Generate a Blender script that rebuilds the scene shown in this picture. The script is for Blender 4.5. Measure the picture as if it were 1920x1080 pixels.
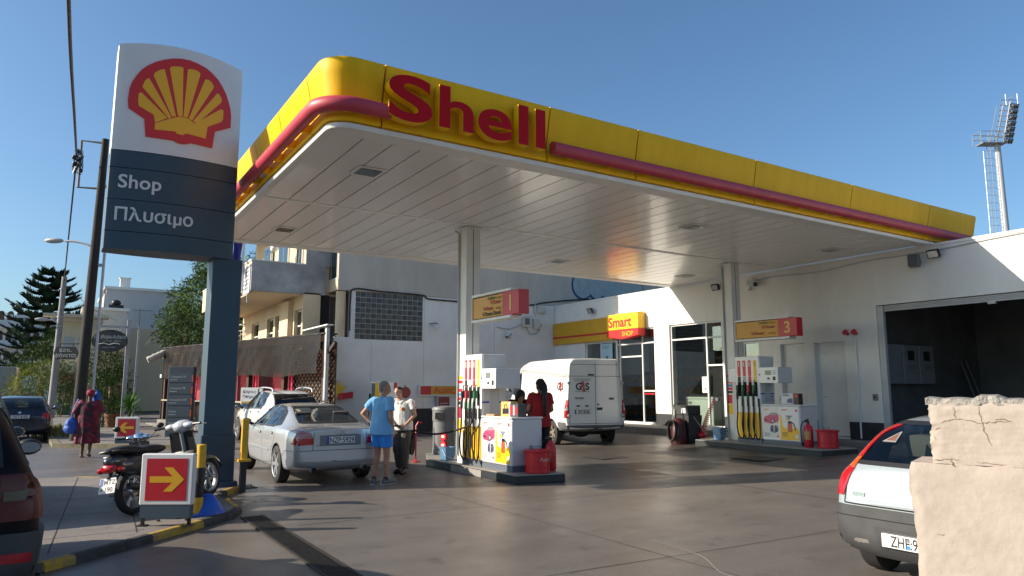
import bpy, bmesh, math, random
from math import radians, sin, cos, pi, atan2, sqrt
from mathutils import Vector, Matrix, noise as mnoise
from mathutils.bvhtree import BVHTree
from mathutils.geometry import delaunay_2d_cdt, tessellate_polygon
random.seed(7)
S = bpy.context.scene
COL = S.collection
for o in list(bpy.data.objects): bpy.data.objects.remove(o)

# ------------------------------------------------------------------ camera, sky, sun, exposure
cam_d = bpy.data.cameras.new('camera'); cam = bpy.data.objects.new('camera', cam_d); COL.objects.link(cam)
cam_d.sensor_width = 36; cam_d.lens = 1334 / 1920 * 36; cam_d.clip_start = .05; cam_d.clip_end = 3000
cam.location = (0, 0, 1.64)
cam.rotation_euler = (radians(90) + math.atan(188 / 1334), 0, radians(57.6 - 90))
S.camera = cam
S.view_settings.view_transform = 'Standard'
S.view_settings.look = 'None'
S.view_settings.exposure = 0.76
S.view_settings.gamma = 1
SUN_L = Vector((2.3, -1.0, -1.2)).normalized()          # the way the light travels
SUN_EL = math.asin(-SUN_L.z); SUN_AZ = atan2(-SUN_L.x, -SUN_L.y)
W = bpy.data.worlds.new('World'); S.world = W; W.use_nodes = True
wn = W.node_tree.nodes; wl = W.node_tree.links
bg = wn['Background']; bg.inputs['Strength'].default_value = 0.091
sky = wn.new('ShaderNodeTexSky'); sky.sky_type = 'NISHITA'; sky.sun_disc = False
sky.sun_elevation = SUN_EL; sky.sun_rotation = SUN_AZ
sky.air_density = 1.0; sky.dust_density = 1.7; sky.ozone_density = 2.4
tint = wn.new('ShaderNodeMix'); tint.data_type = 'RGBA'; tint.blend_type = 'MULTIPLY'; tint.inputs[0].default_value = 1
tint.inputs[7].default_value = (.78, .985, 1.11, 1); wl.new(sky.outputs[0], tint.inputs[6]); wl.new(tint.outputs[2], bg.inputs[0])
sd = bpy.data.lights.new('sun', 'SUN'); sun = bpy.data.objects.new('sun', sd); COL.objects.link(sun)
sd.energy = 5.0; sd.angle = radians(.5); sd.color = (1.0, .88, .72)
sun.rotation_euler = SUN_L.to_track_quat('-Z', 'Y').to_euler(); sun.location = (-20, 10, 30)
S.cycles.max_bounces = 8; S.cycles.transparent_max_bounces = 12

# ------------------------------------------------------------------ materials
MATS = {}
def mat(n, c=(.5, .5, .5), rough=.6, metal=0, var=0, vscale=3.0, bump=0, bscale=40, coat=0, c2=None, stretch=(1, 1, 1), spec=.5, emit=0, detail=6, sharp=.5, trans=0):
    if n in MATS: return MATS[n]
    m = bpy.data.materials.new(n); m.use_nodes = True; MATS[n] = m
    t = m.node_tree; p = t.nodes['Principled BSDF']
    p.inputs['Base Color'].default_value = (*c, 1); p.inputs['Roughness'].default_value = rough
    p.inputs['Metallic'].default_value = metal; p.inputs['Coat Weight'].default_value = coat
    p.inputs['Coat Roughness'].default_value = .06; p.inputs['Specular IOR Level'].default_value = spec
    if trans: p.inputs['Transmission Weight'].default_value = trans
    if emit: p.inputs['Emission Color'].default_value = (*c, 1); p.inputs['Emission Strength'].default_value = emit
    if var or bump:
        co = t.nodes.new('ShaderNodeTexCoord'); mp = t.nodes.new('ShaderNodeMapping'); mp.inputs['Scale'].default_value = stretch
        t.links.new(co.outputs['Object'], mp.inputs[0])
    if var:
        nz = t.nodes.new('ShaderNodeTexNoise'); nz.inputs['Scale'].default_value = vscale; nz.inputs['Detail'].default_value = detail
        nz.inputs['Roughness'].default_value = .62
        t.links.new(mp.outputs[0], nz.inputs['Vector'])
        rp = t.nodes.new('ShaderNodeValToRGB'); d = c2 or tuple(max(0, x * (1 - var)) for x in c)
        rp.color_ramp.elements[0].color = (*d, 1); rp.color_ramp.elements[1].color = (*c, 1)
        rp.color_ramp.elements[0].position = sharp - .22; rp.color_ramp.elements[1].position = sharp + .12
        t.links.new(nz.outputs[0], rp.inputs[0]); t.links.new(rp.outputs[0], p.inputs['Base Color'])
        mr = t.nodes.new('ShaderNodeMapRange'); mr.inputs['To Min'].default_value = min(1, rough + .12); mr.inputs['To Max'].default_value = max(.02, rough - .08)
        t.links.new(nz.outputs[0], mr.inputs[0]); t.links.new(mr.outputs[0], p.inputs['Roughness'])
    if bump:
        n2 = t.nodes.new('ShaderNodeTexNoise'); n2.inputs['Scale'].default_value = bscale; n2.inputs['Detail'].default_value = 5
        t.links.new(mp.outputs[0], n2.inputs['Vector'])
        b = t.nodes.new('ShaderNodeBump'); b.inputs['Strength'].default_value = bump; b.inputs['Distance'].default_value = .02
        t.links.new(n2.outputs[0], b.inputs['Height']); t.links.new(b.outputs[0], p.inputs['Normal'])
    return m

def glass(n, tint=(.3, .34, .34), rough=.02, refl=1.0):
    if n in MATS: return MATS[n]
    m = bpy.data.materials.new(n); m.use_nodes = True; MATS[n] = m
    t = m.node_tree; t.nodes.clear(); out = t.nodes.new('ShaderNodeOutputMaterial')
    mx = t.nodes.new('ShaderNodeMixShader'); tr = t.nodes.new('ShaderNodeBsdfTransparent'); gl = t.nodes.new('ShaderNodeBsdfGlossy')
    lw = t.nodes.new('ShaderNodeLayerWeight'); lw.inputs[0].default_value = .5; fr = t.nodes.new('ShaderNodeMath'); fr.operation = 'POWER'; fr.inputs[1].default_value = 4.5; t.links.new(lw.outputs['Facing'], fr.inputs[0])
    ml = t.nodes.new('ShaderNodeMath'); ml.operation = 'MULTIPLY_ADD'; ml.inputs[1].default_value = .9; ml.inputs[2].default_value = .045 * refl; ml.use_clamp = True
    tr.inputs[0].default_value = (*tint, 1); gl.inputs['Roughness'].default_value = rough; gl.inputs[0].default_value = (.95, .97, 1, 1)
    t.links.new(fr.outputs[0], ml.inputs[0]); t.links.new(ml.outputs[0], mx.inputs[0]); t.links.new(tr.outputs[0], mx.inputs[1]); t.links.new(gl.outputs[0], mx.inputs[2])
    t.links.new(mx.outputs[0], out.inputs[0])
    return m

# ------------------------------------------------------------------ objects
def prop(o, label=None, cat=None, group=None, kind=None):
    if label: o['label'] = label
    if cat: o['category'] = cat
    if group: o['group'] = group
    if kind: o['kind'] = kind
    return o
def link(name, me, m=None, parent=None):
    o = bpy.data.objects.new(name, me); COL.objects.link(o)
    if m is not None and me is not None and not me.materials: me.materials.append(m)
    if parent: o.parent = parent
    return o
def thing(name, label, cat, loc=(0, 0, 0), rz=0, group=None):
    o = bpy.data.objects.new(name, None); COL.objects.link(o); o.empty_display_size = .2
    o.location = loc; o.rotation_euler = (0, 0, rz)
    return prop(o, label, cat, group)
def copy_tree(o, parent=None):
    c = o.copy(); COL.objects.link(c); c.parent = parent
    for ch in [x for x in COL.objects if x.parent == o]: copy_tree(ch, c)
    return c
def frame(o, ux, uy):
    ux = Vector(ux).normalized(); uy = Vector(uy).normalized(); un = ux.cross(uy)
    M = Matrix.Identity(4)
    for i in range(3): M[i][0] = ux[i]; M[i][1] = uy[i]; M[i][2] = un[i]; M[i][3] = o[i]
    return M

class MB:
    def __init__(s, T=None): s.v = []; s.f = []; s.mi = []; s.T = T or Matrix.Identity(4)
    def add(s, vs, fs, mi=0):
        b = len(s.v); s.v += [s.T @ Vector(p) for p in vs]; s.f += [tuple(b + i for i in f) for f in fs]; s.mi += [mi] * len(fs); return s
    def box(s, a, b, rz=0, mi=0):                       # corner to corner
        (x0, y0, z0), (x1, y1, z1) = a, b
        vs = [(x, y, z) for z in (z0, z1) for x, y in ((x0, y0), (x1, y0), (x1, y1), (x0, y1))]
        if rz:
            c = Vector(((x0 + x1) / 2, (y0 + y1) / 2, 0)); R = Matrix.Rotation(rz, 3, 'Z'); vs = [R @ (Vector(p) - c) + c for p in vs]
        return s.add(vs, [(3, 2, 1, 0), (4, 5, 6, 7), (0, 1, 5, 4), (1, 2, 6, 5), (2, 3, 7, 6), (3, 0, 4, 7)], mi)
    def obox(s, c, h, M=None, mi=0):                    # centre, half sizes, 3x3 rotation
        M = M or Matrix.Identity(3); vs = [Vector(c) + M @ Vector((x * h[0], y * h[1], z * h[2])) for z in (-1, 1) for x, y in ((-1, -1), (1, -1), (1, 1), (-1, 1))]
        return s.add(vs, [(3, 2, 1, 0), (4, 5, 6, 7), (0, 1, 5, 4), (1, 2, 6, 5), (2, 3, 7, 6), (3, 0, 4, 7)], mi)
    def tube(s, pts, r, n=10, cap=True, mi=0):
        pts = [Vector(p) for p in pts]; rs = r if isinstance(r, (list, tuple)) else [r] * len(pts)
        vs = []; fs = []; up = None
        for i, p in enumerate(pts):
            d = (pts[min(i + 1, len(pts) - 1)] - pts[max(i - 1, 0)]).normalized()
            if up is None: up = d.orthogonal().normalized()
            up = (up - d * up.dot(d)); up = up.normalized() if up.length > 1e-6 else d.orthogonal().normalized()
            w = d.cross(up)
            vs += [p + (up * cos(2 * pi * k / n) + w * sin(2 * pi * k / n)) * rs[i] for k in range(n)]
        for i in range(len(pts) - 1):
            for k in range(n): a = i * n + k; b = i * n + (k + 1) % n; fs.append((a, b, b + n, a + n))
        if cap: fs.append(tuple(range(n - 1, -1, -1))); fs.append(tuple(range((len(pts) - 1) * n, len(pts) * n)))
        return s.add(vs, fs, mi)
    def lathe(s, prof, c=(0, 0, 0), n=24, M=None, mi=0, sx=1, sy=1, cap=True):  # profile of (r, z)
        M = M or Matrix.Identity(3); vs = []; fs = []
        for r, z in prof: vs += [Vector(c) + M @ Vector((r * cos(2 * pi * k / n) * sx, r * sin(2 * pi * k / n) * sy, z)) for k in range(n)]
        for i in range(len(prof) - 1):
            for k in range(n): a = i * n + k; b = i * n + (k + 1) % n; fs.append((a, b, b + n, a + n))
        if cap: fs.append(tuple(range(n - 1, -1, -1))); fs.append(tuple(range((len(prof) - 1) * n, len(prof) * n)))
        return s.add(vs, fs, mi)
    def prism(s, poly, M, d0=0, d1=.01, mi=0):          # flat outline in a frame, extruded along its normal
        n = len(poly); ar = sum(poly[i][0] * poly[(i + 1) % n][1] - poly[(i + 1) % n][0] * poly[i][1] for i in range(n))
        if ar < 0: poly = poly[::-1]
        vs = [M @ Vector((x, y, d0)) for x, y in poly] + [M @ Vector((x, y, d1)) for x, y in poly]
        fs = [(i, (i + 1) % n, (i + 1) % n + n, i + n) for i in range(n)]
        for t in tessellate_polygon([[Vector((x, y, 0)) for x, y in poly]]):
            a, b, c = t
            e1 = Vector(poly[b]) - Vector(poly[a]); e2 = Vector(poly[c]) - Vector(poly[a])
            if e1.x * e2.y - e1.y * e2.x < 0: a, c = c, a
            fs += [(a + n, b + n, c + n), (c, b, a)]
        return s.add(vs, fs, mi)
    def grid(s, P, mi=0, close=False):                   # rows of points
        m = len(P); n = len(P[0]); vs = [p for r in P for p in r]; fs = []
        for i in range(m - 1):
            for k in range(n if close else n - 1): k2 = (k + 1) % n; fs.append((i * n + k, i * n + k2, (i + 1) * n + k2, (i + 1) * n + k))
        return s.add(vs, fs, mi)
    def ball(s, c, r, n=14, M=None, mi=0):
        r = r if isinstance(r, (list, tuple)) else (r, r, r); m = n // 2
        M = M or Matrix.Identity(3)
        vs = [Vector(c) + M @ Vector((0, 0, -r[2]))]; fs = []
        for i in range(1, m):
            a = -pi / 2 + pi * i / m
            vs += [Vector(c) + M @ Vector((r[0] * cos(a) * cos(2 * pi * k / n), r[1] * cos(a) * sin(2 * pi * k / n), r[2] * sin(a))) for k in range(n)]
        vs.append(Vector(c) + M @ Vector((0, 0, r[2])))
        fs += [(0, 1 + (k + 1) % n, 1 + k) for k in range(n)]
        for i in range(m - 2):
            for k in range(n): a = 1 + i * n + k; b = 1 + i * n + (k + 1) % n; fs.append((a, b, b + n, a + n))
        t = len(vs) - 1; o = 1 + (m - 2) * n
        fs += [(o + k, o + (k + 1) % n, t) for k in range(n)]
        return s.add(vs, fs, mi)
    def mesh(s, name, bevel=0, seg=1, smooth=False, ang=30, recalc=False):
        me = bpy.data.meshes.new(name); me.from_pydata([tuple(p) for p in s.v], [], s.f)
        me.polygons.foreach_set('material_index', s.mi)
        if bevel or recalc:
            bm = bmesh.new(); bm.from_mesh(me)
            if recalc: bmesh.ops.recalc_face_normals(bm, faces=bm.faces)
            if bevel:
                es = [e for e in bm.edges if e.is_manifold and e.calc_face_angle(0) > radians(ang)]
                bmesh.ops.bevel(bm, geom=es, offset=bevel, segments=seg, affect='EDGES', clamp_overlap=True, profile=.5)
            bm.to_mesh(me); bm.free()
        if smooth:
            me.polygons.foreach_set('use_smooth', [True] * len(me.polygons))
            me.set_sharp_from_angle(angle=radians(40))
        me.update(); return me
    def build(s, name, m, parent=None, bevel=0, seg=1, smooth=False, recalc=False, ang=30):
        me = s.mesh(name, bevel, seg, smooth, ang, recalc)
        for x in (m if isinstance(m, (list, tuple)) else [m]): me.materials.append(x)
        return link(name, me, None, parent)

def text(s, size, m, parent, M, name='lettering', extrude=.002, bold=0.0, align='LEFT', spacing=1.0, sx=1.0, shear=0):
    cu = bpy.data.curves.new('t', 'FONT'); cu.body = s; cu.size = size; cu.extrude = extrude; cu.offset = bold * size; cu.align_x = align
    cu.space_character = spacing; cu.resolution_u = 4; cu.shear = shear
    o = bpy.data.objects.new('t', cu); COL.objects.link(o)
    dg = bpy.context.evaluated_depsgraph_get(); me = bpy.data.meshes.new_from_object(o.evaluated_get(dg))
    bpy.data.objects.remove(o); bpy.data.curves.remove(cu)
    me.name = name; me.transform(M @ Matrix.Diagonal((sx, 1, 1, 1)))
    me.materials.clear()
    for x in (m if isinstance(m, (list, tuple)) else [m]): me.materials.append(x)
    return link(name, me, None, parent)
def circ(cx, cy, r, n=20, a0=0, a1=2 * pi, ry=None):
    full = abs(a1 - a0 - 2 * pi) < 1e-6
    return [(cx + r * cos(a0 + (a1 - a0) * k / (n if full else n - 1)), cy + (ry or r) * sin(a0 + (a1 - a0) * k / (n if full else n - 1))) for k in range(n)]
def rrect(x0, y0, x1, y1, r, n=4):
    out = []
    for cx, cy, a in ((x1 - r, y1 - r, 0), (x0 + r, y1 - r, pi / 2), (x0 + r, y0 + r, pi), (x1 - r, y0 + r, 1.5 * pi)):
        out += [(cx + r * cos(a + pi / 2 * k / n), cy + r * sin(a + pi / 2 * k / n)) for k in range(n + 1)]
    return out
def smooth_path(pts, n=6):
    P = [Vector(p) for p in pts]; out = []
    for i in range(len(P) - 1):
        a = P[max(i - 1, 0)]; b = P[i]; c = P[i + 1]; d = P[min(i + 2, len(P) - 1)]
        for k in range(n):
            t = k / n; out.append(.5 * ((2 * b) + (c - a) * t + (2 * a - 5 * b + 4 * c - d) * t * t + (3 * b - a - 3 * c + d) * t ** 3))
    return out + [P[-1]]
def zg(X): return .028 * max(0., X - 8)                  # the forecourt climbs gently towards the shop

# common materials
M_white = mat('white_paint', (.74, .73, .70), .45, var=.12, vscale=2)
M_wall = mat('white_render', (.78, .76, .72), .8, var=.14, vscale=1.1, bump=.15, bscale=60)
M_yel = mat('yellow_panel', (.88, .49, .005), .5, var=.14, vscale=1.1, spec=.2, stretch=(3, 3, .35))
M_yel2 = mat('yellow_paint', (.72, .40, .02), .5, var=.3, vscale=9)
M_red = mat('red_panel', (.52, .012, .022), .35, var=.12, vscale=2)
M_redbar = mat('faded_red_bar', (.50, .045, .075), .5, var=.25, vscale=4)
M_black = mat('black_plastic', (.012, .012, .014), .45)
M_rubber = mat('black_rubber', (.016, .016, .017), .75, var=.4, vscale=8)
M_dark = mat('dark_cavity', (.008, .008, .009), .9)
M_grey = mat('mid_grey_plastic', (.16, .165, .17), .5, var=.2, vscale=5)
M_lgrey = mat('light_grey_metal', (.45, .46, .47), .4, var=.15, vscale=4)
M_alu = mat('brushed_aluminium', (.62, .62, .63), .35, .7)
M_chrome = mat('chrome', (.75, .75, .76), .12, 1)
M_slate = mat('slate_blue_panel', (.034, .064, .094), .45, var=.15, vscale=2)
M_steel = mat('galvanised_steel', (.40, .42, .44), .45, .6, var=.25, vscale=6)
# ------------------------------------------------------------------ the ground
def ground_mat(n, c, dirt, oil, rough, gl, under=0):
    m = bpy.data.materials.new(n); m.use_nodes = True; t = m.node_tree; N = t.nodes; L = t.links; p = N['Principled BSDF']
    co = N.new('ShaderNodeTexCoord'); 
    def nz(sc, det=6, st=None, ro=.6):
        k = N.new('ShaderNodeTexNoise'); k.inputs['Scale'].default_value = sc; k.inputs['Detail'].default_value = det; k.inputs['Roughness'].default_value = ro
        if st:
            mp = N.new('ShaderNodeMapping'); mp.inputs['Scale'].default_value = st; mp.inputs['Rotation'].default_value = (0, 0, .35); L.new(co.outputs['Object'], mp.inputs[0]); L.new(mp.outputs[0], k.inputs['Vector'])
        else: L.new(co.outputs['Object'], k.inputs['Vector'])
        return k.outputs[0]
    def ramp(src, a, b, ca, cb):
        r = N.new('ShaderNodeValToRGB'); r.color_ramp.elements[0].position = a; r.color_ramp.elements[1].position = b
        r.color_ramp.elements[0].color = ca; r.color_ramp.elements[1].color = cb; L.new(src, r.inputs[0]); return r.outputs[0]
    def mix(a, b, f, mode='MIX'):
        k = N.new('ShaderNodeMix'); k.data_type = 'RGBA'; k.blend_type = mode
        (L.new(f, k.inputs[0]) if hasattr(f, 'links') else setattr(k.inputs[0], 'default_value', f))
        L.new(a, k.inputs[6]); L.new(b, k.inputs[7]); return k.outputs[2]
    w = (1, 1, 1, 1)
    base = ramp(nz(.55, 8), .32, .68, (*[x * dirt for x in c], 1), (*c, 1))
    fine = ramp(nz(26, 4), .3, .7, (.80, .80, .80, 1), (1.08, 1.08, 1.08, 1))
    swirl = ramp(nz(1.0, 7, (.5, 2.6, 1)), .36, .62, (.86, .85, .84, 1), w)
    col = mix(base, fine, 1.0, 'MULTIPLY'); col = mix(col, swirl, 1.0, 'MULTIPLY')
    spots = ramp(nz(2.6, 3), .28, .40, (oil, oil, oil, 1), w); col = mix(col, spots, 1.0, 'MULTIPLY')
    gum = ramp(nz(9, 2), .245, .28, (.45, .45, .45, 1), w); col = mix(col, gum, 1.0, 'MULTIPLY')
    scuff = ramp(nz(14, 5, (.6, 3, 1)), .70, .76, (0, 0, 0, 1), (.10, .10, .095, 1)); col = mix(col, scuff, 1.0, 'ADD')
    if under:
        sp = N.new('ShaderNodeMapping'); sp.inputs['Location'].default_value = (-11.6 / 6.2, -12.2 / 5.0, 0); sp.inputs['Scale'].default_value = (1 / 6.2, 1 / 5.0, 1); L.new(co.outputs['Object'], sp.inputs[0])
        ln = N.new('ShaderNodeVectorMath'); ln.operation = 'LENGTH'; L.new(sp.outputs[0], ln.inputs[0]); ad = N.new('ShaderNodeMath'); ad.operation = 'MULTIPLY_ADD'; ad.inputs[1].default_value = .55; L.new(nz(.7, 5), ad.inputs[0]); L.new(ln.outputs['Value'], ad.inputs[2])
        shade_stain = ramp(ad.outputs[0], .75, 1.45, (under, under, under * .98, 1), w); col = mix(col, shade_stain, 1.0, 'MULTIPLY')   # shade under the canopy deepened in the colour, along with oil and tyre wear
    L.new(col, p.inputs['Base Color'])
    r = N.new('ShaderNodeMapRange'); r.inputs['From Min'].default_value = .3; r.inputs['From Max'].default_value = .7
    r.inputs['To Min'].default_value = rough - gl; r.inputs['To Max'].default_value = rough + gl; L.new(nz(.9, 6), r.inputs[0]); L.new(r.outputs[0], p.inputs['Roughness'])
    b = N.new('ShaderNodeBump'); b.inputs['Strength'].default_value = .18; b.inputs['Distance'].default_value = .01; L.new(nz(60, 4), b.inputs['Height']); L.new(b.outputs[0], p.inputs['Normal'])
    return m
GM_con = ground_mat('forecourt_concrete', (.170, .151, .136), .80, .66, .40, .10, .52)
GM_asph = ground_mat('asphalt', (.075, .072, .07), .75, .7, .85, .05)
GM_earth = ground_mat('ground_earth', (.13, .115, .095), .7, .8, .9, .05)
GM_pave = ground_mat('pavement_concrete', (.24, .215, .195), .75, .72, .75, .08)
GM_kerb = ground_mat('kerb_concrete', (.33, .31, .28), .65, .7, .8, .05)

b = MB(); R_ = 900
b.grid([[(x, y, -.05) for y in (-R_, -60, 40, 200, R_)] for x in (-R_, -80, 60, 200, R_)])
prop(b.build('ground', GM_earth, recalc=True), kind='structure')
b = MB(); b.grid([[(x, y, -.012) for y in (-40, 0, 60, 160)] for x in (-14, -6, 0.1)]); prop(b.build('road', GM_asph, recalc=True), kind='structure')
b = MB()
xs = [0.0, 2, 4, 6, 8, 10, 12, 14, 16, 18]
b.grid([[(x, y, zg(x)) for y in (-12, -4, 4, 10, 16, 24.0)] for x in xs])
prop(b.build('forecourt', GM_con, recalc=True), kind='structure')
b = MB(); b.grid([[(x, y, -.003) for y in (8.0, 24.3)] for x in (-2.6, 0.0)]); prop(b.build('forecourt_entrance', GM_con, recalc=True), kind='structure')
# saw-cut joints and cracks in the concrete
M_joint = mat('joint_filler', (.035, .032, .03), .9)
def strip(bm, pts, w, z=.004, wob=0):
    P = [Vector((x, y, 0)) for x, y in pts]; L_ = []; R2 = []
    for i, p in enumerate(P):
        d = (P[min(i + 1, len(P) - 1)] - P[max(i - 1, 0)]).normalized(); n = Vector((-d.y, d.x, 0)); ww = w * (1 + wob * (random.random() - .5))
        for arr, sg in ((L_, 1), (R2, -1)):
            q = p + n * ww / 2 * sg; arr.append((q.x, q.y, zg(q.x) + z))
    bm.grid([L_, R2])
def jl(a, b_, n=14, j=.012): return [(a[0] + (b_[0] - a[0]) * k / n + random.uniform(-j, j), a[1] + (b_[1] - a[1]) * k / n + random.uniform(-j, j)) for k in range(n + 1)]
joints = [((2.6, 8.9), (14, 8.75)), ((2.5, 5.4), (16, 5.0)), ((5.2, 3), (5.25, 16)), ((9.6, 1), (9.7, 16)), ((13, 2), (13, 15)), ((2.5, 12.95), (6.7, 12.9)), ((.2, 19.2), (9, 18.9)), ((0, 16.6), (7, 16.3)), ((3.1, 1.6), (12, 2.1))]
for a, c in joints:
    b = MB(); strip(b, jl(a, c), .012, .004, .8); prop(b.build('expansion_joint', M_joint), kind='structure')
b = MB(); strip(b, smooth_path([(4.77, 3.3, 0), (4.95, 3.9, 0), (5.2, 4.15, 0), (5.15, 4.6, 0), (5.5, 5.2, 0), (5.6, 6.0, 0)], 5) and [(p.x, p.y) for p in smooth_path([(4.77, 3.3, 0), (4.95, 3.9, 0), (5.2, 4.15, 0), (5.15, 4.6, 0), (5.5, 5.2, 0), (5.6, 6.0, 0)], 5)],   .012, .005, .8)
prop(b.build('pale_crack_filler', mat('crack_filler', (.36, .33, .29), .9)), kind='structure')

# drain channel and gratings
def grate(name, label, x0, y0, x1, y1, along, pitch, grp=None):
    t = thing(name, label, 'drain', ((x0 + x1) / 2, (y0 + y1) / 2, zg((x0 + x1) / 2)), group=grp)
    hx = (x1 - x0) / 2; hy = (y1 - y0) / 2
    b = MB(); b.box((-hx, -hy, .001), (hx, hy, .004)); b.build('channel_bed', M_dark, t)
    b = MB()
    for sg in (-1, 1):
        if along == 'y': b.box((sg * hx - .015, -hy, .002), (sg * hx + .015, hy, .016))
        else: b.box((-hx, sg * hy - .015, .002), (hx, sg * hy + .015, .016))
    b.build('frame', mat('rusty_iron', (.05, .045, .04), .7, .4, var=.4, vscale=12), t)
    b = MB(); n = int((2 * hy if along == 'y' else 2 * hx) / pitch)
    for k in range(n):
        if along == 'y': y = -hy + (k + .5) * pitch; b.box((-hx + .016, y - pitch * .3, .004), (hx - .016, y + pitch * .3, .014))
        else: x = -hx + (k + .5) * pitch; b.box((x - pitch * .3, -hy + .016, .004), (x + pitch * .3, hy - .016, .014))
    b.build('grille', mat('cast_iron', (.032, .030, .028), .6, .5, var=.4, vscale=10), t)
    return t
grate('drain_channel', 'long black grated drain channel crossing the concrete from the kerb corner', 2.12, 2.0, 2.38, 9.8, 'y', .045)
grate('gully_grating', 'small slotted gully grating in the concrete beside the scooters', 2.45, 12.55, 2.95, 12.95, 'x', .06)
def manhole(x, y, sx, sy, label):
    t = thing('manhole_cover', label, 'manhole cover', (x, y, zg(x)))
    b = MB(); b.box((-sx, -sy, .002), (sx, sy, .010)); b.build('cover', mat('cover_iron', (.07, .062, .055), .6, .4, var=.4, vscale=9), t)
    b = MB()
    for a_, b2 in (((-sx - .03, -sy - .03), (sx + .03, -sy)), ((-sx - .03, sy), (sx + .03, sy + .03)), ((-sx - .03, -sy), (-sx, sy)), ((sx, -sy), (sx + .03, sy))): b.box((*a_, .002), (*b2, .008))
    b.build('frame', M_joint, t)
manhole(4.55, 20.9, .5, .35, 'square iron manhole cover in the concrete left of the silver cars')
manhole(10.8, 12.9, .45, .35, 'dark manhole cover in the shaded concrete between the two pump islands')
manhole(13.0, 10.4, .5, .4, 'dark manhole cover in front of the far pump island')

# traffic island with its painted kerb
isl = [(0.02, 7.9), (.34, 8.2), (.9, 8.72), (1.5, 9.3), (2.02, 9.82), (2.17, 10.15), (2.2, 11.0), (2.2, 11.7), (2.58, 12.3), (2.62, 12.95), (2.2, 13.5), (1.63, 14.1), (.9, 14.8), (.45, 15.15), (-.3, 15.3), (-.35, 8.1)]
b = MB(); b.prism(isl, Matrix.Identity(4), 0, .08); prop(b.build('pavement_island', GM_pave), kind='structure')
b = MB()
for a, c in (((.05, 8.3), (.45, 15.1)), ((.86, 9.0), (1.15, 14.5)), ((1.45, 9.6), (1.85, 13.6)), ((-.3, 10.6), (2.18, 10.7)), ((-.3, 12.1), (2.3, 12.2)), ((-.3, 13.6), (2.0, 13.6)), ((-.3, 9.1), (.95, 9.15))):
    P = [(x, y) for x, y in jl(a, c, 8, .004)]; d = Vector((c[0] - a[0], c[1] - a[1])).normalized(); n = Vector((-d.y, d.x)) * .006
    b.grid([[(x + n.x, y + n.y  , .083) for x, y in P], [(x - n.x, y - n.y  , .083) for x, y in P]])
prop(b.build('pavement_joint', M_joint), kind='structure')
M_kblk = mat('kerb_black_paint', (.030, .030, .030), .75, var=.5, vscale=9, c2=(.10, .095, .085), sharp=.42, bump=.3, bscale=50)
M_kyel = mat('kerb_yellow_paint', (.46, .28, .03), .75, var=.55, vscale=9, c2=(.19, .15, .09), sharp=.47, bump=.3, bscale=50)
ring = isl[:-2]
segs = []; acc = 0
def along(ring):
    out = []
    for i in range(len(ring) - 1):
        a = Vector(ring[i]); c = Vector(ring[i + 1]); n = max(1, round((c - a).length / .12))
        out += [a + (c - a) * k / n for k in range(n)]
    return out + [Vector(ring[-1])]
pts = along(ring); d = 0; cur = []; kind = None
def flush(cur, kind):
    if len(cur) < 2: return
    b = MB(); rows = []
    for i, p in enumerate(cur):
        t = (cur[min(i + 1, len(cur) - 1)] - cur[max(i - 1, 0)]).normalized(); n = Vector((t.y, -t.x))
        o_ = p + n * .03; q = p - n * .07
        rows.append([(o_.x, o_.y, .002), (o_.x, o_.y, .06), (o_.x - n.x * .03, o_.y - n.y * .03, .086), (q.x, q.y, .087), (q.x, q.y, .06)])
    b.grid(rows); b.add(rows[0], [(0, 1, 2, 3, 4)]); b.add(rows[-1], [(4, 3, 2, 1, 0)])
    prop(b.build('kerb', M_kyel if kind else M_kblk, recalc=True, bevel=.004), kind='structure')
for i, p in enumerate(pts):
    if i: d += (p - pts[i - 1]).length
    k = (int((d + .62) / .92) % 2 == 0)
    if kind is None: kind = k
    if k != kind: cur.append(p); flush(cur, kind); cur = []; kind = k
    cur.append(p)
flush(cur, kind)

# far pavement along the road
b = MB(); b.prism([(.15, 23.9), (3.2, 21.6), (4.1, 22.2), (3.6, 26), (3.2, 45), (2.6, 80), (.4, 120), (-.35, 60), (-.15, 30)], Matrix.Identity(4), -.02, .10); prop(b.build('pavement', GM_pave), kind='structure')
b = MB()
P = [(-.2, 60), (-.12, 30), (.12, 24.0), (1.6, 22.75), (3.2, 21.5)]
rows = []
for i, (x, y) in enumerate(P):
    t = (Vector(P[min(i + 1, 4)]) - Vector(P[max(i - 1, 0)])).normalized(); n = Vector((-t.y, t.x)) * -.1
    rows.append([(x + n.x, y + n.y, 0), (x + n.x, y + n.y, .115), (x - n.x, y - n.y, .115), (x - n.x, y - n.y, 0)])
b.grid(rows); b.add(rows[-1], [(3, 2, 1, 0)]); prop(b.build('kerb', mat('kerb_weathered', (.20, .17, .11), .85, var=.5, vscale=4), recalc=True), kind='structure')
b = MB()
for y in (25.5, 27.5, 29.8, 32.5, 36, 40): b.box((-.1, y, .1005), (3.4, y + .04, .104))
prop(b.build('pavement_joint', M_joint), kind='structure')
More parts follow.
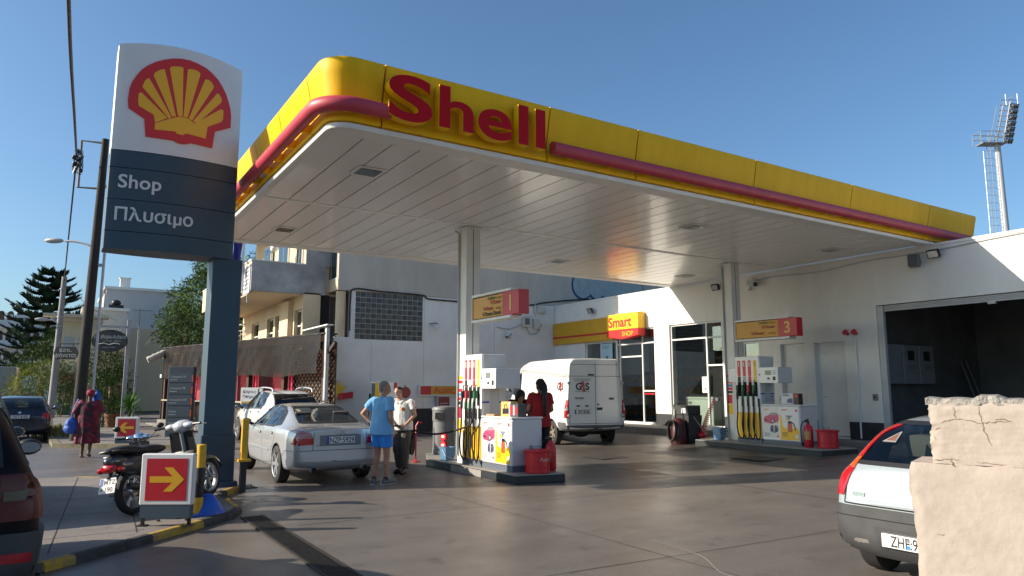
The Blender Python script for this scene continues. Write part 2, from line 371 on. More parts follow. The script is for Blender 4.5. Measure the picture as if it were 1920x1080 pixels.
# weeds along the kerb
def tuft(name, label, cx, cy, z0, n, h, sp, m, kind='stuff', grp=None):
    b = MB()
    for _ in range(n):
        a = random.uniform(0, 2 * pi); r = sp * sqrt(random.random()); x = cx + r * cos(a) * .4; y = cy + r * sin(a); hh = h * random.uniform(.5, 1); a2 = random.uniform(0, 2 * pi); lean = random.uniform(.1, .6) * hh
        w = .012; dx, dy = cos(a2), sin(a2)
        b.add([(x - dy * w, y + dx * w, z0), (x + dy * w, y - dx * w, z0), (x + dx * lean * .5 + dy * w * .7, y + dy * lean * .5 - dx * w * .7, z0 + hh * .7), (x + dx * lean, y + dy * lean, z0 + hh)], [(0, 1, 2), (0, 2, 3)])
    return prop(b.build(name, m), label, None, grp, kind)
M_grass = mat('weed_green', (.14, .17, .035), .8, var=.5, vscale=3, c2=(.20, .16, .05))
tuft('grass', 'weeds growing at the kerb beside the parked navy car', .12, 29.5, .1, 900, .3, 2.6, M_grass)
b_ = None
# raised pavement in front of the shop
def shop_pave():
    b = MB(); z0 = zg(16) + .0
    b.prism([(15.95, 15.0), (17.095, 14.6), (17.095, 23.7), (15.2, 23.7), (15.75, 18)], Matrix.Identity(4), 0, .42); prop(b.build('shop_pavement', GM_kerb, bevel=.02), kind='structure')
    b = MB(); b.prism([(16.5, 7.0), (17.095, 7.0), (17.095, 14.55), (16.5, 14.55)], Matrix.Identity(4), 0, .36); prop(b.build('shop_pavement', GM_kerb, bevel=.02), kind='structure')
shop_pave()
# ------------------------------------------------------------------ the station canopy
CX0, CX1, CY0, CY1, CZ = 2.75, 17.06, 8.58, 17.09, 5.0
can = thing('station_canopy', 'large white and yellow filling station canopy with raised red letters', 'canopy', (7.15, 12.9, 0))
def inC(b): b.T = Matrix.Translation((-7.15, -12.9, 0)); return b
M_soff = mat('white_enamel_soffit', (.76, .735, .70), .27, coat=.2)
M_seam = mat('soffit_groove', (.05, .048, .045), .8)
b = inC(MB())                                                      # soffit strips running front to back with open grooves
pit = .427; x = 2.857
def strips(y0, y1):
    x = 2.857
    while x < CX1 - .02:
        x2 = min(x + pit - .022, CX1); b.box((x, y0, CZ), (x2, y1, CZ + .03)); x += pit
strips(8.9, 12.62); strips(12.74, 16.75)
b.build('soffit', M_soff, can)
b = inC(MB())
RC = [(CX0 + .23 + .23 * cos(pi + pi / 2 * k / 8), CY0 + .23 + .23 * sin(pi + pi / 2 * k / 8)) for k in range(9)]
b.prism(RC + [(CX1, CY0), (CX1, 8.9), (2.85, 8.9), (2.85, 16.75), (CX0, 16.75)], Matrix.Identity(4), CZ - .015, CZ + .05); b.box((CX0, 16.75, CZ - .015), (CX1, CY1, CZ + .05)); b.box((2.85, 12.62, CZ - .012), (CX1, 12.74, CZ + .045))
b.build('soffit_trim', M_white, can, bevel=.006)
b = inC(MB()); b.prism([(x + .02, y + .02) for x, y in RC] + [(CX1, CY0 + .02), (CX1, CY1 - .02), (CX0 + .02, CY1 - .02)], Matrix.Identity(4), CZ + .055, CZ + .12); b.build('groove_backing', M_seam, can)
b = inC(MB()); b.prism([(x + .1, y + .1) for x, y in RC] + [(CX1, CY0 + .1), (CX1, CY1 - .1), (CX0 + .1, CY1 - .1)], Matrix.Identity(4), CZ + .125, CZ + .6); b.build('deck', M_white, can)
# downlights
M_lamp = mat('lamp_glass', (.10, .13, .12), .12, coat=.5)
for lx in (3.86, 11.05, 15.78):
    for ly in (10.28, 15.12):
        b = inC(MB()); b.box((lx - .23, ly - .23, CZ - .022), (lx + .23, ly + .23, CZ - .004)); f = b.build('downlight', M_white, can, bevel=.008)
        b = inC(MB()); b.box((lx - .17, ly - .17, CZ - .03), (lx + .17, ly + .17, CZ - .0225)); b.build('lamp_glass', M_lamp, f)
# fascia: one curved profile carried round the corner
prof = [(.0, 5.045), (.075, 5.05), (.085, 5.07), (.075, 5.15), (.06, 5.17), (.06, 5.30), (.075, 5.34), (.10, 5.46), (.145, 5.68), (.18, 5.82), (.165, 5.875), (.10, 5.90), (0.0, 5.90)]
rad = .24
def corner_path():
    P = []
    for k in range(11):
        a = pi + (pi / 2) * k / 10
        P.append((Vector((CX0 + rad + rad * cos(a), CY0 + rad + rad * sin(a))), Vector((cos(a), sin(a)))))
    return P
def fas(name, stations, m, prof, parent=can):
    b = inC(MB()); rows = [[(p.x + n.x * o, p.y + n.y * o, z) for o, z in prof] for p, n in stations]
    b.grid(rows); b.add(rows[0], [tuple(range(len(prof)))]); b.add(rows[-1], [tuple(range(len(prof)))[::-1]])
    return b.build(name, m, parent, smooth=True, recalc=True)
nl = Vector((-1, 0)); nf = Vector((0, -1)); g = .012
cuts_l = [17.2, 15.6, 13.9, 12.3, 10.75, 9.28]
for a, c in zip(cuts_l, cuts_l[1:]): fas('fascia_panel', [(Vector((CX0, a - g)), nl), (Vector((CX0, c + g)), nl)], M_yel, prof)
fas('fascia_panel', [(Vector((CX0, 9.28 - g)), nl)] + corner_path() + [(Vector((3.36 - g, CY0)), nf)], M_yel, prof)
cuts_f = [3.36, 6.02, 7.81, 10.75, 13.8, 16.85, 19.0]
for a, c in zip(cuts_f, cuts_f[1:]):
    fas('fascia_panel', [(Vector((a + g, CY0)), nf), (Vector((c - g, CY0)), nf)], M_yel, prof)
fas('soffit_lip', [(Vector((CX0, 17.1)), nl), (Vector((CX0, 9.0)), nl)] + corner_path() + [(Vector((3.4, CY0)), nf), (Vector((17.05, CY0)), nf)], M_white, [(-.03, 4.965), (.04, 4.965), (.05, 4.98), (.05, 5.03), (-.03, 5.035)])
fas('fascia_backing', [(Vector((CX0 + .06, 17.2)), nl), (Vector((CX0 + .06, 9.1)), nl)] + [(p - n * .06, n) for p, n in corner_path()] + [(Vector((3.4, CY0 + .06)), nf), (Vector((18.98, CY0 + .06)), nf)], M_seam, [(.0, 5.06), (.05, 5.06), (.05, 5.85), (0, 5.85)])
# the red light bar, held off the fascia on brackets
bar = [(.15, 5.14), (.21, 5.115), (.27, 5.125), (.31, 5.17), (.315, 5.24), (.28, 5.295), (.22, 5.315), (.15, 5.29)]
lst = [(Vector((CX0, 17.2)), nl), (Vector((CX0, 9.13)), nl)] + corner_path()[1:] + [(Vector((3.42, CY0)), nf)]
fas('light_bar', lst, M_redbar, bar)
for a, c in ((6.02, 8.0), (8.004, 10.9), (10.904, 15.0), (15.004, 17.2), (17.204, 19.55)): fas('light_bar', [(Vector((a, CY0)), nf), (Vector((c, CY0)), nf)], M_redbar, bar)
for k in range(11):
    y = 9.4 + k * .72; b = inC(MB()); b.box((CX0 - .18, y - .012, 5.09), (CX0 - .06, y + .012, 5.22)); b.build('bar_bracket', M_yel, can)
for k in range(16):
    x = 6.4 + k * .8; b = inC(MB()); b.box((x - .012, CY0 - .18, 5.12), (x + .012, CY0 - .06, 5.22)); b.build('bar_bracket', M_yel, can)
# letters: red faces, yellow returns
M_letter = mat('letter_red', (.50, .006, .014), .65, var=.08, spec=.15)
def letter(ch, x0, x1, z0, z1):
    cu = bpy.data.curves.new('t', 'FONT'); cu.body = ch; cu.size = 1; cu.extrude = .065; cu.offset = .022 if ch != 'S' else .026; cu.resolution_u = 8
    o = bpy.data.objects.new('t', cu); COL.objects.link(o); me = bpy.data.meshes.new_from_object(o.evaluated_get(bpy.context.evaluated_depsgraph_get()))
    bpy.data.objects.remove(o); bpy.data.curves.remove(cu)
    xs = [v.co.x for v in me.vertices]; ys = [v.co.y for v in me.vertices]; a, c, e, d = min(xs), max(xs), min(ys), max(ys)
    for v in me.vertices: v.co = Vector((x0 - .05 + (v.co.x - a) / (c - a) * (x1 - x0) - 7.15, CY0 - .26 - v.co.z - 12.9, z0 + (v.co.y - e) / (d - e) * (z1 - z0)))
    me.materials.clear(); me.materials.append(M_letter); me.materials.append(M_yel); me.update()
    for p in me.polygons: p.material_index = 0 if abs(p.normal.y) > .7 else 1
    me.name = 'letter'; link('letter', me, None, can)
letter('S', 3.40, 4.03, 5.10, 5.735); letter('h', 4.13, 4.66, 5.125, 5.72); letter('e', 4.73, 5.29, 5.105, 5.55); letter('l', 5.40, 5.575, 5.125, 5.715); letter('l', 5.70, 5.875, 5.125, 5.715)
# columns
M_colm = mat('column_white', (.70, .69, .66), .5, var=.12, vscale=1.5)
for cx in (7.15, 15.22):
    z0 = zg(cx); b = inC(MB()); s = .165
    b.box((cx - s, 12.93 - s, z0), (cx + s, 12.93 + s, CZ - .016)); c_ = b.build('column', M_colm, can, bevel=.012, seg=2)
    b = inC(MB()); b.box((cx - .01, 12.93 - s - .004, z0), (cx + .004, 12.93 - s - .0005, CZ - .02)); b.build('column_groove', M_seam, c_)
    b = inC(MB()); b.box((cx - s - .03, 12.93 - s - .03, CZ - .05), (cx + s + .03, 12.93 + s + .03, CZ - .0165)); b.build('column_cap', M_white, c_, bevel=.006)
    b = inC(MB()); b.tube([(cx - s - .03, 12.93 + s - .05, z0 + .3), (cx - s - .03, 12.93 + s - .05, CZ - .12), (cx - s - .1, 12.93 + s - .0, CZ - .06)], .022, 8); b.build('conduit', M_lgrey, c_, smooth=True)

# price boards hung on the columns
def price_board(cx, y0, y1, y2, z0, z1, num, rows, lab):
    t = thing('pump_number_board', lab, 'sign', (cx, y1, 0), group='pump number boards on the canopy columns')
    def q(b): b.T = Matrix.Translation((-cx, -y1, 0)); return b
    d = .20
    b = q(MB()); b.box((cx, y1, z0 + .02), (cx + d, y0, z1 - .02)); b.build('yellow_panel', mat('board_yellow', (.60, .29, .02), .4, var=.1), t)
    b = q(MB()); b.box((cx - .012, y2, z0 + .0), (cx + d + .012, y1, z1 + .0)); b.build('red_panel', M_red, t, bevel=.01)
    b = q(MB()); b.box((cx - .03, y1 + .3 * 0 - .33, z1), (cx + d + .03, y0 + .03, z1 + .055)); b.box((cx - .03, y1 - .33, z0 - .055), (cx + d + .03, y0 + .03, z0)); b.box((cx - .03, y0 + .002, z0), (cx + d + .03, y0 + .03, z1)); b.build('white_frame', M_white, t, bevel=.008)
    F = lambda y, z: Matrix.Translation((-cx, -y1, 0)) @ frame((cx - .016, y, z), (0, -1, 0), (0, 0, 1))
    text(num, .40, mat('number_yellow', (.75, .50, .12), .5), t, F((y1 + y2) / 2, z0 + .09), 'number', bold=.02, align='CENTER')
    for s, sz, zz, col, yy in rows: text(s, sz, col, t, F(yy, zz), 'fuel_name', bold=.008, align='RIGHT', sx=.92)
MT_g = mat('letter_green', (.05, .19, .07), .6); MT_r = mat('letter_dull_red', (.42, .05, .04), .6); MT_b = mat('letter_black', (.015, .015, .015), .6); MT_o = mat('letter_ochre', (.45, .27, .03), .6)
price_board(7.0, 12.49, 11.36, 10.77, 2.99, 3.44, '1', [('FuelSave', .085, 3.345, MT_g, 11.62), ('Economy', .06, 3.345, MT_o, 11.40), ('V-Power', .115, 3.245, MT_r, 11.42), ('V-Power', .115, 3.14, MT_r, 11.68), ('Racing', .07, 3.14, MT_o, 11.42), ('V-Power Diesel', .115, 3.035, MT_b, 11.42)], 'yellow and red board numbered 1 on the left canopy column')
price_board(15.0, 12.63, 11.33, 10.78, 2.90, 3.35, '3', [('FuelSave', .085, 3.255, MT_g, 11.62), ('Economy', .06, 3.255, MT_o, 11.40), ('V-Power', .115, 3.13, MT_r, 11.42), ('V-Power', .115, 2.985, MT_r, 11.75), ('Racing', .08, 2.985, MT_o, 11.42)], 'yellow and red board numbered 3 on the right canopy column')

# ------------------------------------------------------------------ the sign pylon
PY = 12.4
pyl = thing('sign_pylon', 'tall slate blue roadside sign pylon with a yellow and red scallop emblem', 'sign', (1.38, PY, 0))
def inP(b): b.T = Matrix.Translation((-1.38, -PY, 0)); return b
x0, x1 = .44, 2.335
def bulged(name, z0, z1, m, par, arch=0, dy=0):
    b = inP(MB()); n = 16; bot = []; top = []
    fr = []; bk = []
    for k in range(n + 1):
        t = k / n; x = x0 + (x1 - x0) * t; bul = .13 * (1 - (2 * t - 1) ** 2); zt = z1 + arch * (1 - (2 * t - 1) ** 2)
        fr.append(((x, PY - bul + dy, z0), (x, PY - bul + dy, zt))); bk.append(((x, PY + .42 + bul * .9, z0), (x, PY + .42 + bul * .9, zt)))
    ring = fr + bk[::-1]; rows = [[p[0] for p in ring], [p[1] for p in ring]]
    b.grid(rows, close=True); m_ = len(ring); b.add(rows[0], [tuple(range(m_))]); b.add(rows[1], [tuple(range(m_))[::-1]])
    return b.build(name, m, par, recalc=True, bevel=.012, seg=2, smooth=True, ang=50)
head = bulged('head_panel', 5.352, 7.09, mat('pylon_white', (.72, .72, .71), .4, var=.05), pyl, .11)
for z0, z1 in ((5.07, 5.34), (4.56, 5.06), (4.055, 4.55), (3.77, 4.045)): bulged('slat_panel', z0, z1, M_slate, pyl)
b = inP(MB()); b.box((x0 + .03, PY + .03, 3.79), (x1 - .03, PY + .40, 5.36)); b.build('core', M_dark, pyl)
b = inP(MB()); b.box((2.03, PY + .0, .08), (2.50, PY + .50, 3.78)); pole_ = b.build('pole', M_slate, pyl, bevel=.02, seg=2)
b = inP(MB()); b.box((2.0, PY - .03, .085), (2.53, PY + .53, .9)); b.build('pole_sleeve', mat('sleeve_slate', (.030, .056, .082), .5, var=.2), pyl, bevel=.015)
b = inP(MB()); b.box((1.9, PY - .1, .07), (2.58, PY + .55, .16)); b.build('base_plate', M_slate, pyl, bevel=.01)
bul = lambda x: .13 * (1 - (2 * (x - x0) / (x1 - x0) - 1) ** 2)
def on_face(poly, d, name, m, par):                     # flat outline laid on the bulging face
    t = tessellate_polygon([[Vector((x, z, 0)) for x, z in poly]]); 
    # densify through a constrained triangulation so that the outline follows the curve
    P = [];
    n = len(poly)
    for i in range(n):
        a = Vector(poly[i]); c = Vector(poly[(i + 1) % n]); k = max(1, int((c - a).length / .08)); P += [a + (c - a) * j / k for j in range(k)]
    m_ = len(P); inner = []
    X = [p.x for p in P]; Z = [p.y for p in P]; st = .09
    xx = min(X) + st / 2
    while xx < max(X):
        zz = min(Z) + st / 2
        while zz < max(Z): inner.append(Vector((xx, zz))); zz += st
        xx += st
    r = delaunay_2d_cdt(P + inner, [(i, (i + 1) % m_) for i in range(m_)], [], 1, 1e-5)
    V, Fs = r[0], r[2]
    if True:
        b = inP(MB()); f_ = []; 
        for f in Fs:
            f = list(f); a, c, e = V[f[0]], V[f[1]], V[f[2]]
            if (c - a).cross(e - a) < 0: f = f[::-1]
            f_.append(tuple(f))
        b.add([(p.x, PY - bul(p.x) - d, p.y) for p in V], f_)
        nb = len(r[0]); # rim
        edges = {}
        for f in f_:
            for i in range(len(f)):
                e = (f[i], f[(i + 1) % len(f)]); edges[e] = 1
        b.add([(p.x, PY - bul(p.x), p.y) for p in V], [])
        b.f += [(a, c, c + nb, a + nb) for (a, c) in edges if (c, a) not in edges]; b.mi += [0] * (len(b.f) - len(b.mi))
        return b.build(name, m, par)
RED = [(0.619, 6.173), (0.628, 6.354), (0.66, 6.48), (0.715, 6.595), (.78, 6.70), (0.857, 6.783), (.97, 6.87), (1.091, 6.933), (1.21, 6.98), (1.337, 7.008), (1.47, 7.012), (1.593, 6.99), (1.72, 6.95), (1.822, 6.887), (1.925, 6.80), (2.003, 6.697), (2.07, 6.58), (2.12, 6.447), (2.155, 6.33), (2.17, 6.225), (2.173, 6.023), (1.922, 5.889), (1.894, 5.597), (1.56, 5.61), (1.51, 5.585), (1.44, 5.568), (1.36, 5.572), (1.306, 5.603), (0.899, 5.603), (0.867, 5.89), (0.635, 6.038)]
Mred = mat('emblem_red', (.62, .022, .018), .4); Myel = mat('emblem_yellow', (.86, .44, .012), .4)
on_face(RED, .02, 'emblem_outline', Mred, head)
PET = [[(0.76, 6.165), (0.762, 6.293), (.775, 6.31), (0.802, 6.314), (1.19, 5.957), (1.02, 5.85), (0.994, 5.976), (0.776, 6.089)],
 [(0.805, 6.415), (0.82, 6.47), (0.839, 6.524), (.865, 6.56), (0.895, 6.57), (1.249, 5.982), (1.215, 5.95)],
 [(0.953, 6.632), (.965, 6.68), (1.0, 6.713), (1.05, 6.75), (1.101, 6.771), (1.314, 6.011), (1.255, 5.995)],
 [(1.177, 6.798), (1.20, 6.835), (1.256, 6.851), (1.32, 6.862), (1.374, 6.86), (1.41, 6.03), (1.345, 6.017)],
 [(1.444, 6.848), (1.5, 6.865), (1.563, 6.865), (1.61, 6.85), (1.64, 6.821), (1.485, 6.019), (1.424, 6.026)],
 [(1.718, 6.747), (1.77, 6.75), (1.812, 6.728), (1.845, 6.69), (1.862, 6.642), (1.559, 5.993), (1.504, 6.01)],
 [(1.923, 6.559), (1.96, 6.54), (1.987, 6.502), (2.0, 6.46), (1.999, 6.42), (1.634, 5.955), (1.571, 5.983)],
 [(1.987, 6.291), (2.02, 6.295), (2.037, 6.281), (2.041, 6.134), (2.01, 6.073), (1.8, 5.939), (1.783, 5.729), (1.483, 5.753), (1.432, 5.715), (1.349, 5.72), (1.322, 5.754), (1.02, 5.734), (1.02, 5.84), (1.205, 5.94), (1.325, 6.0), (1.41, 6.018), (1.503, 6.005), (1.60, 5.945)]]
for p in PET: on_face(p, .026, 'emblem_petal', Myel, head)
MT_s = mat('pylon_letter', (.62, .64, .65), .5)
def on_curve_text(s, size, x, z):
    me = bpy.data.meshes.new('lettering'); bm = bmesh.new(); cx = 0
    for ch in s:                                        # set by hand: the fallback Greek glyphs have loose side bearings
        c_ = text(ch, size, MT_s, None, Matrix.Identity(4), 'glyph', bold=.016, extrude=.003); xs = [v.co.x for v in c_.data.vertices]
        c_.data.transform(Matrix.Translation((cx - min(xs), 0, 0))); cx += max(xs) - min(xs) + size * .075; bm.from_mesh(c_.data); d_ = c_.data; bpy.data.objects.remove(c_); bpy.data.meshes.remove(d_)
    bm.to_mesh(me); bm.free(); me.materials.append(MT_s); o = link('lettering', me, None, pyl)
    for v in o.data.vertices:
        X = x + v.co.x; v.co = Vector((X - 1.38, -bul(X) - .006 - v.co.z, z + v.co.y))
    return o
on_curve_text('Shop', .30, .575, 4.745); on_curve_text('Πλυσιμο', .285, .56, 4.225)
# yellow collision guard strapped to the pylon
gd = thing('guard_rail_post', 'square yellow upright guard beside the pylon foot', 'guard post', (2.62, 12.15, 0))
b = MB(); b.box((-.05, -.05, .5), (.05, .05, 1.15)); b.build('upright', M_yel2, gd, bevel=.006)
b = MB(); b.box((-.1, -.1, .48), (.1, .1, .52)); b.build('foot_flange', M_yel2, gd, bevel=.005)
b = MB(); b.box((-.045, -.045, .0), (.045, .045, .48)); b.build('lower_post', M_black, gd)
# ------------------------------------------------------------------ the shop and garage building
shop = thing('shop_building', 'long white flat roofed shop and garage building along the right of the forecourt', 'building', (17.09, 12, 0))
def inS(b): b.T = Matrix.Translation((-17.09, -12, 0)); return b
WX = 17.09; T_ = .30
def wall_cells(b, x0, x1, ys, zs, holes):
    for i in range(len(ys) - 1):
        z_run = None
        for k in range(len(zs) - 1):
            yc = (ys[i] + ys[i + 1]) / 2; zc = (zs[k] + zs[k + 1]) / 2
            hole = any(h[0] < yc < h[1] and h[2] < zc < h[3] for h in holes)
            if not hole and z_run is None: z_run = zs[k]
            if (hole or k == len(zs) - 2) and z_run is not None:
                b.box((x0, ys[i], z_run), (x1, ys[i + 1], zs[k] if hole else zs[k + 1])); z_run = None
holes = [(4.2, 10.02, .0, 3.68), (10.92, 11.81, .4, 2.84), (12.09, 12.87, .4, 2.86), (13.6, 14.2, 1.9, 3.0), (14.95, 17.17, .44, 3.72), (17.89, 19.9, .44, 3.72), (19.9, 21.68, .44, 3.36)]
ys = sorted({-3.0, 24.0} | {h[0] for h in holes} | {h[1] for h in holes}); zs = sorted({0.0, 4.93} | {h[2] for h in holes} | {h[3] for h in holes})
b = inS(MB()); wall_cells(b, WX, WX + T_, ys, zs, holes)
M_shopwall = mat('shop_render', (.76, .74, .70), .75, var=.16, vscale=.8, bump=.12, bscale=70, stretch=(1, 1, .35))
b.build('wall', M_shopwall, shop)
b = inS(MB()); b.box((WX - .02, -3, 4.931), (WX + T_ + .02, 24.0, 5.0)); b.build('parapet_coping', M_white, shop, bevel=.01)
b = inS(MB()); b.box((WX + T_ + .001, -3, 4.70), (26, 24.0, 4.86)); b.build('roof', mat('roof_screed', (.40, .38, .35), .9, var=.3), shop)
# dark painted base band
b = inS(MB()); 
for y0, y1 in ((10.02, 10.92), (11.81, 12.09), (12.87, 14.95), (17.17, 17.89), (21.68, 23.65)): b = inS(MB()); b.box((WX - .006, y0, .36), (WX, y1, .80)); b.build('base_band', mat('base_band_grey', (.028, .03, .033), .6, var=.3, vscale=5), shop)
# doors in their recesses
for y0, y1, zt in ((10.92, 11.81, 2.84), (12.09, 12.87, 2.86)):
    b = inS(MB()); b.box((WX + .14, y0 + .001, .42), (WX + .20, y1 - .001, zt - .001)); d = b.build('door', mat('door_white', (.66, .65, .63), .45, var=.14, vscale=1.6), shop)
    b = inS(MB()); b.box((WX + .128, y0 + .001, .42), (WX + .139, y0 + .05, zt - .001)); b.box((WX + .128, y1 - .05, .42), (WX + .139, y1 - .001, zt - .001)); b.box((WX + .128, y0 + .05, zt - .05), (WX + .139, y1 - .05, zt - .001)); b.build('door_frame', M_white, d)
    b = inS(MB()); b.tube([(WX + .139, y1 - .14, 1.42), (WX + .09, y1 - .14, 1.42), (WX + .09, y1 - .26, 1.42)], .012, 8); b.build('handle', M_steel, d, smooth=True)
# glazing
GL = glass('shop_glass', (.80, .86, .83), .01, 2.6)
M_frame = mat('white_aluminium_frame', (.66, .66, .65), .4, .1)
def glazed(name, y0, y1, z0, z1, mull, trans, par=shop, w=.055):
    b = inS(MB()); x = WX + .06
    b.box((x, y0, z0), (x + .07, y0 + w, z1)); b.box((x, y1 - w, z0), (x + .07, y1, z1)); b.box((x, y0 + w, z1 - w), (x + .07, y1 - w, z1)); b.box((x, y0 + w, z0), (x + .07, y1 - w, z0 + w))
    for m in mull: b.box((x - .002, m - w / 2, z0 + w), (x + .072, m + w / 2, z1 - w))
    for q, a, c in trans: b.box((x - .004, a + .001, q - w / 2), (x + .074, c - .001, q + w / 2))
    f = b.build(name, M_frame, par, bevel=.006)
    b = inS(MB()); b.box((x + .03, y0 + w * .5, z0 + w * .5), (x + .036, y1 - w * .5, z1 - w * .5)); b.build('pane', GL, f)
    return f
glazed('window', 14.95, 17.17, .44, 3.72, [15.62], [(3.22, 15.0, 17.12), (2.35, 15.0, 15.59)])
glazed('window', 13.6, 14.2, 1.9, 3.0, [], [])
glazed('shop_front', 17.89, 19.9, .44, 3.72, [18.55, 19.72], [(3.20, 17.94, 19.85), (2.75, 18.58, 19.70), (1.55, 17.94, 18.52)])
glazed('shop_front', 19.9, 21.68, .44, 3.36, [20.8], [(2.6, 19.95, 21.63)])
b = inS(MB()); b.box((WX + .055, 17.95, 1.43), (WX + .058, 18.52, 1.475)); b.build('red_door_stripe', M_red, shop)
# rooms behind
M_room = mat('shop_interior_wall', (.30, .29, .27), .8, var=.2); M_rfloor = mat('shop_floor_tile', (.20, .19, .18), .4, var=.2)
b = inS(MB()); b.box((WX + T_ + .002, 10.3, .30), (24, 23.9, .42)); b.build('interior_floor', M_rfloor, shop)
b = inS(MB()); b.box((22.5, 10.45, .43), (22.6, 23.9, 4.69)); b.box((WX + T_ + .002, 14.3, .43), (22.49, 14.4, 4.69)); b.build('interior_wall', M_room, shop)
for y, hh in ((16.2, 1.7), (18.6, 2.0), (20.6, 1.9), (22.2, 1.8)):
    b = inS(MB()); b.box((20.2, y, .43), (20.7, y + 1.3, hh + .4)); sh = b.build('shelf_unit', M_grey, shop)
    b = inS(MB())
    for r in range(4):
        yy = y + .05
        while yy < y + 1.2: w = random.uniform(.06, .16); h = random.uniform(.12, .28); b.box((20.05, yy, .55 + r * .45), (20.19, yy + w, .55 + r * .45 + h)); yy += w + .02
    b.build('shelf_goods', mat('shelf_goods', (.30, .09, .05), .5, var=.8, vscale=2.2, c2=(.30, .30, .12)), sh)
fz = thing('chest_freezer', 'white chest freezer standing behind the large shop window', 'freezer', (17.9, 16.4, .43))
b = MB(); b.box((-.3, -.55, .02), (.3, .62, .86)); b.build('body', M_white, fz, bevel=.02); b = MB(); b.box((-.32, -.57, .862), (.32, .64, .93)); b.build('lid', M_white, fz, bevel=.015)
b = MB(); b.box((-.304, .35, .7), (-.301, .5, .78)); b.build('badge', M_grey, fz)
# garage: recess, roller door, dark room
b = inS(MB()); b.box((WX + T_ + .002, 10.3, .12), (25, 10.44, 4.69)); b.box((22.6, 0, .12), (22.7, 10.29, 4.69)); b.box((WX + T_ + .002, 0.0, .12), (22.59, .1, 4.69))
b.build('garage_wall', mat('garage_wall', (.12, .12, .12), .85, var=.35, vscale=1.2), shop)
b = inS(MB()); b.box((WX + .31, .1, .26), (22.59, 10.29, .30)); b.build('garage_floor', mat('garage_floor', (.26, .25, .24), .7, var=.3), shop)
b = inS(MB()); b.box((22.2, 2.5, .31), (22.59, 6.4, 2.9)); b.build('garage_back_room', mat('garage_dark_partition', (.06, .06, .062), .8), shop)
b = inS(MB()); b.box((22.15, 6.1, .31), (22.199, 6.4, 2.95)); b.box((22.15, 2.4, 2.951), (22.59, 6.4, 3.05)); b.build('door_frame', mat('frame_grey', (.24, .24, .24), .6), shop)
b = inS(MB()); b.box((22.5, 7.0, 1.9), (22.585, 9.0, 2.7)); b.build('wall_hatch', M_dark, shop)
b = inS(MB()); b.box((WX + .02, 9.86, .28), (WX + .12, 10.018, 3.66)); b.build('roller_track', M_lgrey, shop)
b = inS(MB()); b.box((WX + .05, 4.3, 3.52), (WX + .14, 9.85, 3.66)); sh = b.build('roller_shutter', M_lgrey, shop)
b = inS(MB())
for z in (3.555, 3.59, 3.625): b.box((WX + .042, 4.3, z), (WX + .049, 9.85, z + .008))
b.build('shutter_rib', M_grey, sh)
b = inS(MB()); b.box((WX + .03, 7.35, 3.47), (WX + .1, 7.5, 3.519)); b.build('handle', M_lgrey, sh)
# yellow shop fascia with red line
b = inS(MB()); b.box((WX - .10, 19.92, 3.38), (WX - .001, 23.65, 4.24)); fb = b.build('fascia_board', mat('shop_fascia_yellow', (.62, .33, .015), .4, var=.12), shop, bevel=.01)
b = inS(MB()); b.box((WX - .105, 19.92, 3.62), (WX - .1005, 23.65, 3.69)); b.build('red_line', M_red, fb)
# pipes and cables on the wall
def cable(name, label, pts, r, m=M_grey, cat='cable', n=6, grp=None):
    P = smooth_path(pts, 5) if len(pts) > 2 else [Vector(p) for p in pts]
    b = MB(); b.tube(P, r, n); o = b.build(name, m, None, smooth=True); return prop(o, label, cat, grp)
cable('wall_cable', 'grey cable sagging along the wall right under the canopy', [(17.07, 4.5, 4.93), (17.07, 7.0, 4.9), (17.07, 8.6, 4.82), (17.07, 10.2, 4.83), (17.07, 11.5, 4.74), (17.07, 13.0, 4.80), (17.07, 13.9, 4.72)], .016, M_lgrey)
pp = thing('red_wall_nozzle', 'two small red fittings on a thin white pipe beside the garage', 'pipe', (17.05, 10.6, .4))
b = MB(); b.tube([(0, 0, 0), (0, 0, 2.45), (0, .06, 2.6)], .022, 8); b.build('pipe', M_white, pp, smooth=True)
for dy in (-.07, .16):
    b = MB(); b.lathe([(.03, 0), (.045, .06), (.075, .12), (.07, .14), (.03, .14)], (-.02, dy, 2.6), 10, Matrix.Rotation(-.9, 3, 'X')); b.build('red_cap', M_red, pp, smooth=True)
sw = thing('wall_switch', 'small grey switch box beside the garage opening', 'switch', (17.07, 10.18, 1.42)); b = MB(); b.box((-.03, -.06, -.08), (.019, .06, .08)); b.build('box', M_grey, sw, bevel=.01); b = MB(); b.box((-.04, -.02, -.02), (-.031, .02, .02)); b.build('button', M_black, sw)

# things fixed to the wall
def flood_lamp(y, z, label, rz=0):
    t = thing('flood_lamp', label, 'lamp', (17.09, y, z), rz, 'black flood lamps on the shop wall')
    R = Matrix.Rotation(radians(-25), 3, 'Y')
    b = MB(); b.obox((-.20, 0, 0), (.035, .14, .10), R); h = b.build('housing', M_black, t, bevel=.012)
    b = MB(); b.obox(Vector((-.20, 0, 0)) + R @ Vector((-.036, 0, 0)), (.002, .11, .075), R); b.build('lens', mat('lamp_lens', (.35, .36, .36), .15, coat=.5), h)
    b = MB(); b.tube([(0, 0, .06), (-.1, 0, .1), (-.18, .12, .02)], .014, 6); b.build('bracket', M_black, t)
flood_lamp(8.44, 4.72, 'black flood lamp on the wall next to the grey loudspeaker'); flood_lamp(14.95, 4.72, 'black flood lamp half hidden by the right canopy column'); flood_lamp(21.1, 4.55, 'black flood lamp high above the yellow shop fascia')
sp = thing('wall_speaker', 'grey loudspeaker box high on the white wall', 'speaker', (17.09, 8.88, 4.62))
